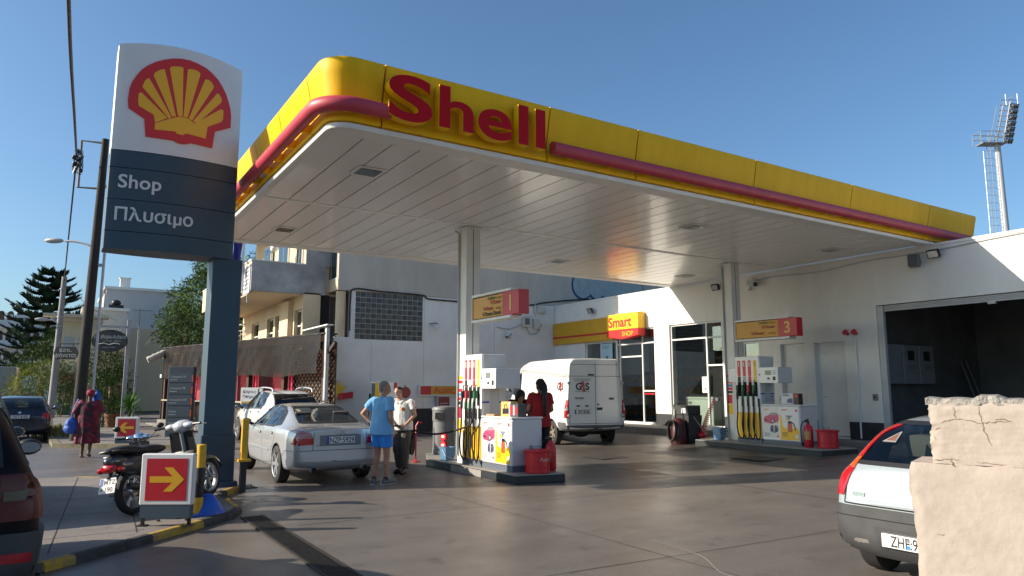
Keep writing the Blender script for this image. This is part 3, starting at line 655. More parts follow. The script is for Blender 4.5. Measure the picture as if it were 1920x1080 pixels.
b = MB(); b.obox((-.22, 0, 0), (.10, .12, .15), Matrix.Rotation(.3, 3, 'Z')); b.build('cabinet', M_grey, sp, bevel=.02); b = MB(); b.tube([(0, -.06, 0), (-.15, -.06, 0)], .02, 8); b.build('bracket', M_lgrey, sp)
b = MB(); b.obox((-.325, -.02, 0), (.004, .10, .13), Matrix.Rotation(.3, 3, 'Z')); b.build('grille', mat('speaker_grille', (.09, .09, .095), .6), sp)
def camera_unit(loc, d, label, s=1.0):
    t = thing('security_camera', label, 'camera', loc, 0, 'white security cameras'); d = Vector(d).normalized()
    M = frame((0, 0, 0), d, Vector((0, 0, 1)).cross(d)).to_3x3()
    b = MB(); b.obox(d * .18 * s, (.19 * s, .06 * s, .055 * s), M); h = b.build('housing', M_lgrey, t, bevel=.012 * s)
    b = MB(); b.obox(d * .20 * s + Vector((0, 0, .062 * s)), (.22 * s, .07 * s, .006), M); b.build('sunshield', M_white, h)
    b = MB(); b.obox(d * .372 * s, (.003, .04 * s, .04 * s), M); b.build('lens', M_black, h)
    b = MB(); b.tube([(0.0, 0, -.16 * s), d * .1 * s + Vector((0, 0, -.06 * s))], .02 * s, 8); b.lathe([(.05 * s, 0), (.05 * s, .02)], (0, 0, -.17 * s), 10); b.build('bracket', M_lgrey, t)
camera_unit((17.0, 13.75, 4.72), (-.5, -.85, -.25), 'large security camera under the canopy beside the right column', 1.3)
camera_unit((14.9, 23.62, 3.75), (-.7, -.5, -.35), 'white bullet camera on the rear wall left of the yellow shop fascia', 1.0)
jb = thing('junction_box', 'cream junction boxes and cables in the corner above the shop', 'junction box', (15.9, 23.66, 4.3))
for a, c in (((-.45, -.14, -.25), (-.05, -.002, .2)), ((.1, -.12, -.3), (.4, -.002, .1)), ((.3, -.12, .35), (.7, -.002, .65))): b = MB(); b.box(a, c); b.build('box', mat('cream_box', (.60, .57, .48), .5, var=.2), jb, bevel=.01)
b = MB(); b.box((-.36, -.145, -.15), (-.14, -.141, .1)); b.build('dial_window', M_grey, jb)
b = MB()
for P in ([(-.4, -.05, -.1), (-1.0, -.04, -.35), (-1.6, -.04, -.3)], [(-.2, -.05, -.25), (-.1, -.08, -.5), (.3, -.05, -.45), (.5, -.05, -.1)], [(.2, -.05, .2), (.15, -.05, .6), (.3, -.06, .8)]): b.tube(smooth_path(P, 5), .022, 6)
b.build('cable', M_lgrey, jb, smooth=True)
mb = thing('meter_cabinet', 'row of grey electricity cabinets on the wall inside the dark garage', 'meter cabinet', (18.6, 10.28, 1.75))
for k, x in enumerate((-1.1, -.35, .4)):
    b = MB(); b.box((x, -.22, 0), (x + .72, 0, 1.0)); c_ = b.build('cabinet', mat('cabinet_grey', (.22, .23, .235), .5, var=.15), mb, bevel=.012)
    if k: b = MB(); b.box((x + .2, -.226, .6), (x + .5, -.221, .85)); b.build('window', M_black, c_); b = MB(); b.box((x + .16, -.235, .38), (x + .54, -.221, .46)); b.build('handle', M_grey, c_)
ld = thing('ladder', 'aluminium step ladder leaning against the dark garage wall', 'ladder', (21.6, 10.0, .3))
b = MB()
for sx in (-.2, .2): b.tube([(sx, -.4, 0), (sx * .7, .22, 2.1)], .025, 6)
b.build('rail', mat('ladder_dull', (.12, .12, .12), .6, .3), ld); b = MB()
for k in range(1, 7): t = k / 7.2; b.tube([(-.2 + .06 * t, -.4 + .62 * t, 2.1 * t), (.2 - .06 * t, -.4 + .62 * t, 2.1 * t)], .016, 6)
b.build('rung', mat('ladder_dull'), ld)

# the hanging shop sign
ss = thing('shop_box_sign', 'bright yellow and red box sign over the shop door reading Smart SHOP', 'sign', (16.6, 19.1, 3.35))
def inX(b): b.T = Matrix.Translation((-16.6, -19.1, -3.35)); return b
F = Matrix.Translation((-16.6, -19.1, -3.35)) @ frame((WX - .02, 19.94, 3.4), (0, -1, 0), (0, 0, 1))  # normal points to -X
b = MB(); b.prism([(0, .30), (1.66, .30), (1.66, .86), (0, .86)], F, 0, .34); b.build('yellow_box', mat('sign_yellow', (.90, .52, .015), .4), ss, bevel=.012)
b = MB(); b.prism([(0, .299), (0, .06), (.83, -.05), (1.66, .06), (1.66, .299)], F, 0, .34); b.build('red_box', mat('sign_red', (.62, .02, .02), .4), ss, bevel=.012)
FF = F @ Matrix.Translation((0, 0, .343))
text('Smart', .50, Mred, ss, FF @ Matrix.Translation((.10, .40, 0)), bold=.028, sx=1.02); text('SHOP', .23, Myel, ss, FF @ Matrix.Translation((.82, .06, 0)), bold=.008)
b = inX(MB()); b.tube([(WX - .1, 19.7, 4.3), (WX - .1, 18.3, 4.36)], .012, 6)
for y in (19.7, 19.0, 18.3): b.tube([(WX - .1, y, 4.2), (WX - .1, y, 4.4)], .012, 6)
b.build('hanger', M_lgrey, ss)
def poster(x, y, z, w, h, nm, label, body):
    t = thing(nm, label, 'poster', (x, y, z)); Fp = frame((0, 0, 0), (0, -1, 0), (0, 0, 1))
    b = MB(); b.prism([(0, 0), (w, 0), (w, h), (0, h)], Fp, 0, .004); b.build('sheet', mat('paper_' + body, {'blue': (.35, .52, .60), 'white': (.70, .72, .70)}[body], .6), t)
    b = MB(); 
    for k in range(3): b.prism([(.1 * w, h * (.85 - k * .07)), (w * (.8 - k * .1), h * (.85 - k * .07)), (w * (.8 - k * .1), h * (.87 - k * .07)), (.1 * w, h * (.87 - k * .07))], Fp, .0042, .006)
    b.prism([(.35 * w, .3 * h), (.65 * w, .3 * h), (.55 * w, .18 * h), (.54 * w, .02 * h), (.46 * w, .02 * h), (.45 * w, .18 * h)], Fp, .0042, .006)
    b.build('print', mat('print_' + body, (.06, .10, .13), .6), t)
poster(WX + .055, 20.75, 2.62, .62, .66, 'window_poster', 'pale blue poster with a funnel stuck on the shop front glass', 'blue')
poster(WX + .055, 15.85, 1.5, .26, .5, 'window_notice', 'white notice sheet stuck on the large shop window', 'white')

# ------------------------------------------------------------------ the white rear wall and the grey building above it
rw = thing('rear_wall', 'white rear boundary wall with a chequered glass block panel', 'wall', (12, 23.67, 0))
def inR(b): b.T = Matrix.Translation((-12, -23.67, 0)); return b
RY = 23.67
b = inR(MB()); b.box((7.85, RY, 0), (8.4, RY + .25, 3.38)); b.box((8.4, RY, 0), (17.08, RY + .25, 3.33)); b.box((8.4, RY, 3.3301), (8.576, RY + .25, 4.99)); b.box((11.15, RY, 3.3301), (17.08, RY + .25, 4.99)); b.build('wall', M_wall, rw)
b = inR(MB()); b.box((9.9, RY - .006, 0), (17.08, RY - .0, .92)); b.build('base_band', mat('rear_base_band', (.016, .02, .022), .6, var=.3), rw)
b = inR(MB())
for x in (11.2, 14.2): b.box((x, RY - .004, .93), (x + .02, RY - .0005, 4.98))
b.box((9.2, RY - .004, 1.9), (9.215, RY - .0005, 3.25)); b.build('panel_joint', mat('joint_grey', (.5, .49, .47), .8), rw)
b = inR(MB()); b.box((8.577, RY + .06, 3.331), (11.149, RY + .2, 4.989)); gp = b.build('glass_block_grout', mat('block_grout', (.42, .43, .42), .7), rw)
bt, bb = inR(MB()), inR(MB()); nx, nz_ = 13, 9; px = (11.149 - 8.577) / nx; pz = (4.989 - 3.331) / nz_
for i in range(nx):
    for k in range(nz_):
        (bt if (i + k) % 2 else bb).box((8.577 + i * px + .015, RY + .035, 3.331 + k * pz + .015), (8.577 + (i + 1) * px - .015, RY + .059, 3.331 + (k + 1) * pz - .015))
bt.build('teal_block', mat('glass_block_teal', (.004, .040, .050), .3, var=.6, vscale=2.5), gp, bevel=.004); bb.build('brown_block', mat('glass_block_brown', (.095, .074, .058), .35, var=.4, vscale=2.5), gp, bevel=.004)
cable('wall_cable', 'thick black cable running along the top of the white rear wall', [(8.37, 23.62, 3.6), (8.37, 23.62, 4.7), (8.5, 23.62, 5.06), (9.5, 23.62, 5.04), (11.1, 23.62, 5.02), (11.35, 23.62, 4.90), (12.7, 23.62, 4.88), (14.5, 23.62, 4.85), (15.9, 23.62, 4.95), (16.6, 23.62, 5.1), (18.5, 23.6, 5.35), (21, 23.6, 5.5)], .03, M_black)
wl_ = thing('wall_bracket', 'broken white lamp bracket on the rear wall beside the glass blocks', 'bracket', (11.5, 23.66, 3.98)); b = MB(); b.tube([(-.1, -.02, 0), (.1, -.2, .03), (.2, -.2, -.05)], .02, 6); b.build('arm', M_grey, wl_); b = MB(); b.lathe([(.02, -.14), (.09, -.12), (.10, -.02), (.05, 0)], (.12, -.2, -.02), 12); b.build('shade', M_white, wl_, smooth=True)
gb = thing('grey_building', 'tall weathered grey rendered building rising behind the rear wall', 'building', (12, 23.67, 5))
def inG(b): b.T = Matrix.Translation((-12, -23.67, -5)); return b
M_greyr = mat('weathered_grey_render', (.54, .475, .40), .9, var=.32, vscale=.7, bump=.15, bscale=30, stretch=(1, 1, .3))
b = inG(MB()); b.box((7.93, RY - .02, 5.0), (27, RY + 1.42, 11.4)); b.box((8.1, RY + 1.43, 0), (27, RY + 12, 11.4)); b.build('wall', M_greyr, gb)
M_cream = mat('cream_render', (.68, .54, .36), .85, var=.16, vscale=1.1, bump=.12, bscale=50)
b = inG(MB()); b.box((7.915, RY - .0, 5.0), (7.9295, RY + 1.40, 5.38)); b.build('sill_band', M_cream, gb)
b = inG(MB()); b.box((7.915, RY + .1, 5.39), (7.9295, RY + 1.38, 7.4)); f = b.build('window_frame', M_frame, gb)
for y0, y1 in ((.14, .70), (.76, 1.34)): b = inG(MB()); b.box((7.905, RY + y0, 5.44), (7.914, RY + y1, 6.6)); b.build('pane', glass('house_glass', (.30, .36, .36), .02, 2.0), f)
b = inG(MB()); b.lathe([(.17, 3.2), (.17, 4.98)], (8.12, RY + .22, 0), 20); b.build('column', M_cream, gb, smooth=True)
# graffiti on the grey wall: pale round letters with dark blue outlines
gf = thing('graffiti', 'pale bubble letter graffiti outlined in blue on the grey wall', 'graffiti', (20, 23.64, 5.7))
def inF(b): b.T = Matrix.Translation((-20, -23.64, -5.7)); return b
FG = frame((0, 23.648, 0), (1, 0, 0), (0, 0, 1))
bub = [(18.55, 5.95, .52, .55), (19.3, 6.02, .45, .60), (20.0, 5.98, .48, .58), (20.75, 5.92, .52, .6), (21.5, 5.85, .5, .55)]
b = inF(MB())
for k, (x, z_, rx, rz_) in enumerate(bub): b.prism(circ(x, z_, rx + .07, 24, ry=rz_ + .07), FG, -.01 + k * .0012, .0005 + k * .0012)
b.build('outline', mat('graffiti_blue', (.020, .045, .12), .7), gf)
b = inF(MB())
for k, (x, z_, rx, rz_) in enumerate(bub): b.prism(circ(x + .02, z_ + .02, rx, 24, ry=rz_), FG, -.0 + k * .0012, .008 + k * .0012)
b.build('fill', mat('graffiti_fill', (.36, .42, .42), .8, var=.25, vscale=4), gf)

# ------------------------------------------------------------------ cream apartment building
cb = thing('apartment_building', 'cream apartment building with a long grey stained balcony', 'building', (7.0, 28, 0))
def inB(b): b.T = Matrix.Translation((-7, -28, 0)); return b
b = inB(MB())
piers = [(24.5, 24.66), (25.55, 26.95), (28.2, 28.5), (29.5, 30.9)]
b.box((7.0, 24.5, 4.39), (7.6, 34, 4.93)); b.box((7.0, 24.5, 2.95), (7.6, 34, 3.1))
for y0, y1 in piers + [(32.2, 34)]: b.box((7.0, y0, 3.1001), (7.6, y1, 4.3899))
b.box((7.6001, 24.9, 3.45), (8.09, 34, 4.93)); b.box((10.6, 24.9, 0), (10.8, 34, 3.4)); b.build('wall', M_cream, cb)
b = inB(MB()); b.box((6.82, 25.75, 3.2), (6.999, 26.9, 4.75)); b.build('pier', M_cream, cb)
for y0, y1 in ((24.66, 25.55), (26.95, 28.2), (28.5, 29.5), (30.9, 32.2)):
    b = inB(MB()); b.box((7.12, y0 + .001, 3.1), (7.2, y1 - .001, 4.389)); f = b.build('window', M_frame, cb)
    b = inB(MB()); b.box((7.105, y0 + .06, 3.16), (7.119, y1 - .06, 3.80)); b.box((7.105, y0 + .06, 3.86), (7.119, y1 - .06, 4.33)); b.build('pane', glass('house_glass'), f)
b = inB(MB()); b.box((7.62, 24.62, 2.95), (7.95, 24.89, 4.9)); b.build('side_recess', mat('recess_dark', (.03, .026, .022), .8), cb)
M_stain = mat('stained_balcony_render', (.42, .41, .40), .9, var=.45, vscale=1.3, bump=.1, bscale=40)
b = inB(MB()); b.box((5.23, 24.5, 4.88), (7.75, 24.62, 5.9)); b.build('balcony_front', M_stain, cb)
b = inB(MB()); b.box((5.23, 24.621, 4.96), (5.35, 34, 5.9)); b.build('balcony_side', M_cream, cb)
b = inB(MB()); b.box((5.36, 24.63, 4.86), (8.5, 34, 4.955)); b.build('balcony_floor', M_cream, cb)
b = inB(MB()); b.box((5.20, 24.47, 5.901), (7.04, 24.65, 5.94)); b.box((5.20, 24.651, 5.901), (5.38, 34, 5.94)); b.build('coping', M_white, cb)
b = inB(MB()); b.box((7.2, 24.6, 4.96), (7.92, 24.75, 11)); b.box((7.2, 25.1, 4.96), (7.92, 33, 11)); b.build('upper_wall', M_cream, cb)
b = inB(MB()); b.box((7.04, 24.5, 5.9), (7.92, 24.599, 11)); b.build('upper_front', M_stain, cb)
for y0, y1 in ((25.4, 26.2), (27.3, 28.8), (30, 31.2)):
    b = inB(MB()); b.box((7.15, y0, 5.0), (7.199, y1, 7.6)); f = b.build('window', M_frame, cb)
    b = inB(MB()); b.box((7.135, y0 + .08, 5.08), (7.149, (y0 + y1) / 2 - .04, 7.5)); b.box((7.135, (y0 + y1) / 2 + .04, 5.08), (7.149, y1 - .08, 7.5)); b.build('pane', glass('house_glass'), f)
b = inB(MB()); b.box((5.4, 31.8, 4.96), (5.75, 32.1, 8.3)); b.build('balcony_post', M_white, cb)
b = inB(MB()); b.box((5.1, 24.4, 8.3), (8, 34, 8.5)); b.build('upper_slab', M_cream, cb)
gl_ = thing('globe_lamp', 'white globe lamp on a dark post on the balcony', 'lamp', (6.46, 26.7, 4.96)); b = MB(); b.tube([(0, 0, 0), (0, 0, 1.7)], .04, 8); b.build('post', M_black, gl_); b = MB(); b.ball((0, 0, 1.82), .14, 16); b.build('globe', mat('globe_white', (.78, .77, .74), .3), gl_, smooth=True)
bn = thing('balcony_banner', 'white banner with grey lettering hung on the balcony side', 'banner', (5.22, 25.1, 5.3)); b = MB(); b.box((-.02, -.5, -.48), (-.005, .45, .5)); b.build('cloth', mat('banner_white', (.62, .62, .64), .7), bn)
b = MB()
for k in range(6): b.box((-.024, -.42, .36 - k * .14), (-.0205, .36, .42 - k * .14))
b.build('printed_line', mat('banner_grey', (.20, .20, .24), .7), bn)
fl = thing('flagpole', 'white flagpole fixed to the cream balcony', 'flagpole', (5.1, 25.2, 4.8)); b = MB(); b.tube([(0, 0, .1), (-.02, 0, 3.6)], .045, 10); b.build('pole', M_white, fl, smooth=True); b = MB(); b.tube([(.02, .02, .8), (.12, 0, .78)], .02, 6); b.tube([(-.01, -.02, 1.2), (.1, -.25, .2), (.12, -.3, -.3)], .018, 6); b.build('stay', M_lgrey, fl)
fg = thing('flag', 'limp dark blue flag hanging beside the flagpole', 'flag', (4.95, 25.25, 6.6)); b = MB()
b.grid([[(.08 - .30 * u + .03 * sin(v * 5), .05 * sin(u * 9 + v * 3) , .45 - 1.25 * v - .25 * u) for v in [k / 12 for k in range(13)]] for u in [k / 10 for k in range(11)]]); b.build('cloth', mat('flag_blue', (.03, .03, .20), .8), fg, smooth=True)
b = MB(); b.prism([(.03 * cos(2 * pi * k / 10 + pi / 2) * (1 if k % 2 == 0 else .45) * 2, .03 * sin(2 * pi * k / 10 + pi / 2) * (1 if k % 2 == 0 else .45) * 2) for k in range(10)], frame((-.06, -.09, .0), (1, 0, 0), (0, 0, 1)), 0, .004); b.build('star', Myel, fg)

# ------------------------------------------------------------------ the tavern terrace beside it
tv = thing('tavern_terrace', 'dark timber tavern terrace with red arches behind a sagging plastic sheet', 'restaurant', (7.35, 22.9, 0), radians(104 - 180))
# local frame: -x runs left along the street front, +y goes back into the terrace (x axis points right)
M_wood = mat('dark_timber', (.045, .024, .015), .7, var=.4, vscale=4, stretch=(1, 1, .2)); M_ledge = mat('stone_step', (.22, .21, .19), .85, var=.3)
M_crim = mat('crimson_panel', (.30, .008, .03), .6, var=.2); M_pink = mat('pink_plaster', (.50, .33, .24), .9, var=.2); M_neon = mat('bright_crimson_trim', (.62, .012, .08), .5)
tv.rotation_euler.z = atan2(-12.2, 3.3)               # local +x points towards the rear wall
Lt = 12.6
b = MB(); b.box((-Lt, -.25, 0), (.2, .4, .30)); b.box((-Lt, .4001, 0), (-.7, 3.2, .30)); b.box((-Lt - .3, -.6, 0), (-5, -.251, .15)); b.build('stone_base', M_ledge, tv, bevel=.02)
b = MB(); b.box((-Lt, 2.9, .301), (-.75, 3.1, 3.6)); b.build('back_wall', M_pink, tv)
for k in range(6):
    x = -Lt + .1 + k * 2.5; b = MB(); b.box((x - .08, -.08, .301), (x + .08, .08, 3.15)); b.obox((x - .28, 0, 2.9), (.32, .05, .05), Matrix.Rotation(.7, 3, 'Y')); b.obox((x + .28, 0, 2.9), (.32, .05, .05), Matrix.Rotation(-.7, 3, 'Y')); b.build('timber_post', M_wood, tv)
b = MB(); b.box((-Lt - .1, -.1, 3.151), (.15, .1, 3.38)); b.build('front_beam', M_wood, tv)
b = MB()
for k in range(20): b.box((-Lt + k * .58, .1, 3.2), (-Lt + k * .58 + .07, 2.88, 3.34))
b.build('rafter', M_wood, tv)
b = MB(); b.box((-Lt, -.15, 3.39), (.1, .35, 3.44)); b.box((-Lt, .3501, 3.39), (-.75, 2.9, 3.44)); b.build('roof_sheet', mat('roof_felt', (.05, .045, .042), .9), tv)
for k in range(5):
    x = -Lt + 1.35 + k * 2.5
    b = MB(); b.prism([(x - .8, .9)] + [(x - .8 + 1.6 * j / 12, 1.9 + .75 * sin(pi * j / 12)) for j in range(13)] + [(x + .8, .9)], frame((0, 2.88, 0), (1, 0, 0), (0, 0, 1)), 0, .03); b.build('red_arch', M_crim, tv)
    b = MB(); b.box((x - .95, .14, .302), (x + .95, .18, 1.10)); b.build('parapet_board', M_wood, tv)
    for sx in (-1, 1):
        b = MB()
        xx = x + sx * 1.02
        b.box((xx - .10, .1, 1.12), (xx - .085, .13, 2.1)); b.box((xx + .085, .1, 1.12), (xx + .10, .13, 2.1))
        for j in range(5): b.prism(circ(xx, 1.24 + j * .18, .075, 10), frame((0, .12, 0), (1, 0, 0), (0, 0, 1)), 0, .012)
        b.build('fretwork_panel', M_neon, tv)
    if k < 4: b = MB(); b.box((x - .85, .6, 1.1), (x + .85, .64, 2.2)); b.build('red_curtain', M_crim, tv)
b = MB()
for j in range(-12, 24):
    for sg in (-1, 1):
        x0_ = -2.4 + j * .22; z0_, z1_ = 1.0, 2.9
        xa, xb = (x0_, x0_ + sg * 1.9)
        # clip to the lattice frame
        def cl(xa, xb, za, zb, lo, hi):
            out = []
            for t in [k / 40 for k in range(41)]:
                x = xa + (xb - xa) * t
                if lo <= x <= hi: out.append((x, za + (zb - za) * t))
            return out
        q = cl(xa, xb, z0_, z1_, -2.35, .1)
        if len(q) > 2: b.tube([(q[0][0], .2 + sg * .012, q[0][1]), (q[-1][0], .2 + sg * .012, q[-1][1])], .022, 4)
b.build('lattice', mat('lattice_timber', (.055, .03, .017), .7, var=.3), tv)
b = MB(); b.box((-2.4, .3, .3), (.12, .34, 3.1)); b.build('lattice_backing', mat('tan_board', (.12, .085, .055), .8, var=.3), tv)
b = MB(); b.box((-Lt, -.12, 1.10), (-2.5, .13, 1.16)); b.build('counter_ledge', mat('pale_ledge', (.34, .27, .20), .7), tv)
# clear plastic sheet
mt = bpy.data.materials.new('smoky_plastic_sheet'); mt.use_nodes = True; t_ = mt.node_tree; t_.nodes.clear()
o_ = t_.nodes.new('ShaderNodeOutputMaterial'); mx = t_.nodes.new('ShaderNodeMixShader'); tr = t_.nodes.new('ShaderNodeBsdfTransparent'); tr.inputs[0].default_value = (.40, .31, .30, 1)
pr = t_.nodes.new('ShaderNodeBsdfPrincipled'); pr.inputs['Base Color'].default_value = (.055, .045, .043, 1); pr.inputs['Roughness'].default_value = .3; mx.inputs[0].default_value = .30
t_.links.new(tr.outputs[0], mx.inputs[1]); t_.links.new(pr.outputs[0], mx.inputs[2]); t_.links.new(mx.outputs[0], o_.inputs[0])
b = MB(); nU, nV = 60, 10
b.grid([[(-Lt + .1 + (Lt - .15) * u / nU, -.16 - .05 * sin(u * .55) * (v / nV) - .03 * sin(u * 1.7 + v) - (.14 * (v / nV) * max(0, (u - 46) / 14)), 3.42 - (1.35 + .05 * sin(u * .3)) * v / nV) for v in range(nV + 1)] for u in range(nU + 1)])
b.build('plastic_sheet', mt, tv, smooth=True)
b = MB(); b.box((-Lt - .1, -.2, 2.1), (-Lt + .05, .05, 2.25)); b.build('sheet_roll_end', M_white, tv)
b = MB(); b.box((.08, -.12, .3), (.18, .0, 3.6)); b.build('white_post', M_lgrey, tv); b = MB(); b.obox((-.4, -.1, 3.62), (.75, .12, .02), Matrix.Rotation(-.08, 3, 'Y')); b.build('roof_edge', M_white, tv)
b = MB(); P = smooth_path([(-Lt - .15, -.75, 2.85), (-Lt - .05, -.4, 3.05), (-Lt, -.1, 3.2), (-Lt, .25, 3.3)], 4); b.tube(P, [.13 + .03 * (k % 2) for k in range(len(P))], 10); remesh_late = b.build('rolled_awning', mat('awning_canvas', (.50, .47, .42), .9, var=.3), tv, smooth=True)
b = MB()
for k in range(7): b.tube([(-Lt - .02, -.1 + .3 * k, .1), (-Lt - .02, -.1 + .3 * k, 3.15)], .035, 6)
b.build('side_slat', mat('slat_timber', (.10, .055, .035), .7, var=.3), tv)
b = MB(); b.box((-Lt - .22, .2, 2.25), (-Lt - .02, .6, 2.75)); b.build('fuse_box', mat('pink_box', (.45, .36, .38), .6), tv)
# roof terrace railing
rl = thing('terrace_railing', 'thin white metal railing along the roof terrace', 'railing', (6.9, 28, 3.5), atan2(-12.2, 3.3))
b = MB(); b.tube([(-9.5, 1.5, 1.0), (0, 1.5, 1.0)], .03, 6); b.tube([(-9.5, 1.5, .72), (0, 1.5, .72)], .02, 6)
for x in (-9.5, -7.4, -5.0, -2.6, 0): b.tube([(x, 1.5, 0), (x, 1.5, 1.0)], .03, 6)
b.build('rail', M_lgrey, rl); b = MB()
for k in range(44): b.tube([(-9.4 + k * .21, 1.5, 0), (-9.4 + k * .21, 1.5, .72)], .009, 4)
b.tube([(-9.4, 1.5, 0), (-7.4, 1.5, .72)], .02, 6); b.tube([(-7.4, 1.5, 0), (-5, 1.5, .72)], .02, 6)
b.build('baluster', M_lgrey, rl)
b = MB(); b.box((-11, .8, -.18), (1, 4.6, -.02)); b.build('terrace_slab', M_cream, rl)
# ------------------------------------------------------------------ pump islands and pumps
M_isl = mat('island_dark_paint', (.020, .026, .03), .5, var=.3, vscale=3); M_isltop = mat('island_top', (.30, .285, .26), .6, var=.35, vscale=2)
def island(name, label, pts, z0, z1, cut=None):
    t = thing(name, label, 'pump island', (pts[0][0], pts[0][1], 0)); o = Matrix.Translation((-pts[0][0], -pts[0][1], 0))
    b = MB(o); b.prism(pts, Matrix.Identity(4), z0, z1 - .02); b.build('kerb_wall', M_isl, t, bevel=.012)
    n = len(pts); cx = sum(p[0] for p in pts) / n; cy = sum(p[1] for p in pts) / n
    b = MB(o); b.prism([(cx + (x - cx) * .997, cy + (y - cy) * .999) for x, y in pts], Matrix.Identity(4), z1 - .0199, z1); b.build('top_slab', M_isltop, t, bevel=.008)
    if cut:
        b = MB(o); b.prism(cut, frame((pts[0][0] - .004, 0, 0), (0, -1, 0), (0, 0, 1)), 0, .003); b.build('bare_patch', M_isltop, t)
    return t
island('pump_island', 'near pump island with a dark painted kerb under the sunlit pump', [(6.78, 10.55), (7.72, 10.40), (7.95, 12), (7.95, 15.2), (7.3, 15.2), (6.78, 14.1)], 0, .155, [(-12.95, .004), (-11.75, .004), (-11.75, .13), (-12.95, .13)])
island('pump_island', 'far pump island with a dark kerb beside the right canopy column', [(14.1, 9.7), (15.3, 9.6), (15.75, 12), (15.75, 13.5), (14.25, 13.5)], .1, .31)

M_pw = mat('pump_white', (.80, .79, .77), .3, var=.05, coat=.3); M_pg = mat('pump_side_grey', (.56, .56, .57), .4, var=.05); M_pband = mat('pump_base_grey', (.10, .12, .15), .5)
M_pyel = mat('pump_yellow', (.86, .50, .012), .35, var=.04); M_pred = mat('pump_red', (.62, .015, .03), .35)
M_green = mat('nozzle_green', (.01, .13, .045), .45); M_nred = mat('nozzle_red', (.42, .03, .05), .45); M_scr = mat('lcd_screen', (.16, .20, .19), .12)
def pump(x, y, z0, label, out_hose=True):
    # local: x goes into the pump, y along the island; face at x=0, column y .0 .. .75, cabinet y -1.1 .. 0
    t = thing('fuel_pump', label, 'fuel pump', (x, y, z0), 0, 'fuel pumps on the islands')
    b = MB(); b.box((0, 0, .13), (.55, .75, 2.15)); col = b.build('hose_column', M_pw, t, bevel=.02, seg=2)
    b = MB(); b.box((-.004, .0, 0), (.56, .75, .129)); b.build('base', M_pband, t)
    b = MB(); b.box((.06, -.002, .98), (.548, -.0005, 2.13)); b.box((.03, -.012, 2.0), (.55, -.0021, 2.14)); b.build('side_panel', M_pg, col)
    F = lambda y_, z_: frame((-.0005, y_, z_), (0, -1, 0), (0, 0, 1))
    b = MB(); b.prism([(0, 0), (.74, 0), (.74, .62), (0, .62)], F(.745, .13), 0, .004); b.build('yellow_panel', M_pyel, col)
    R = [(.0, 'r'), (.165, 'r'), (.33, 'r'), (.495, 'y')]
    for k, (o, c) in enumerate(R):
        yl = .64 - o - .02
        b = MB(); b.prism(rrect(-.045, 0, .045, .40, .03), F(yl, 1.65), 0, .006); s_ = b.build('grade_label', M_pred if c == 'r' else M_pyel, col)
        b = MB(); b.prism([(-.045, 0), (.045, 0), (.045, .13), (-.045, .13)], F(yl, 1.515), 0, .005); b.build('grade_foot', [M_black, M_lgrey, M_pred, M_pyel][k], s_)
        b = MB(); b.prism(rrect(-.012, .24, .012, .36, .008), F(yl, 1.65), .006, .009); b.build('grade_print', M_white if c == 'r' else MT_o, s_)
        b = MB(); b.prism([(-.05, 0), (.05, 0), (.05, .36), (-.05, .36)], F(yl, 1.15), 0, .003); b.build('nozzle_slot', M_dark, col)
        if k == 3 and out_hose: pass
        nz = MB(); nz.tube([(-.02, yl, 1.44), (-.07, yl, 1.36), (-.10, yl, 1.22)], [.016, .03, .028], 8); nz.tube([(-.05, yl, 1.38), (-.075, yl - .02, 1.5), (-.06, yl - .03, 1.56)], .012, 6); 
        nz.obox((-.075, yl, 1.36), (.035, .028, .07)); no = nz.build('nozzle', [M_black, M_nred, M_black, M_green][k] if out_hose else [M_black, M_green, M_nred, M_green][k], t, bevel=.008)
        b = MB(); b.tube([(-.10, yl, 1.22), (-.105, yl, 1.08)], .028, 8); b.build('swivel', M_green if k in (1, 2) else M_black, no, smooth=True)
        P = [(-.105, yl, 1.08), (-.10, yl + .012, .75), (-.12, yl + .03, .45), (-.11, yl - .0, .2 + .02 * k), (-.08, yl - .08, .10), (-.05, yl - .11, .25), (-.03, yl - .10, .8), (-.02, yl - .09, 1.02)]
        b = MB(); b.tube(smooth_path(P, 6), .016, 7); b.build('hose', M_rubber, no, smooth=True)
        b = MB(); b.tube([(-.03, yl - .09, .9), (-.03, yl - .09, 1.10)], .022, 7); b.build('hose_clamp', M_black, no, smooth=True)
    # screen box
    b = MB(); b.box((.0, -.55, 1.48), (.54, -.003, 1.86)); sb = b.build('display_box', M_pg, t, bevel=.012)
    b = MB(); b.prism(rrect(.0, 0, .545, .375, .02), F(-.004, 1.483), .001, .010); b.prism(rrect(.04, .03, .52, .345, .02), F(-.004, 1.483), .0101, .014); fc = b.build('display_face', M_pw, sb)
    b = MB(); b.prism([(.18, .19), (.36, .19), (.36, .30), (.18, .30)], F(-.004, 1.483), .0142, .016); b.build('screen', M_scr, fc)
    b = MB(); b.prism([(.24, .08), (.31, .08), (.31, .125), (.24, .125)], F(-.004, 1.483), .0142, .018); b.prism([(.40, .06), (.48, .06), (.48, .15), (.40, .15)], F(-.004, 1.483), .0142, .017); b.prism(circ(-.0, .2, .02, 10), F(-.02, 1.483), .0142, .02); b.build('keypad', M_black, fc)
    b = MB()
    for k in range(3): b.prism([(.40, .20 + .04 * k), (.49, .20 + .04 * k), (.49, .215 + .04 * k), (.40, .215 + .04 * k)], F(-.004, 1.483), .0142, .0155)
    b.build('print', M_grey, fc)
    b = MB(); b.box((.05, .76, 1.5), (.5, 1.02, 1.86)); b.build('rear_display_box', M_pw, t, bevel=.012)
    # side strips
    b = MB()
    for k in range(6): b.box((.2 + k * .035, -.006, 1.0), (.215 + k * .035, -.0025, 1.47))
    b.build('vent_slat', M_lgrey, col); 
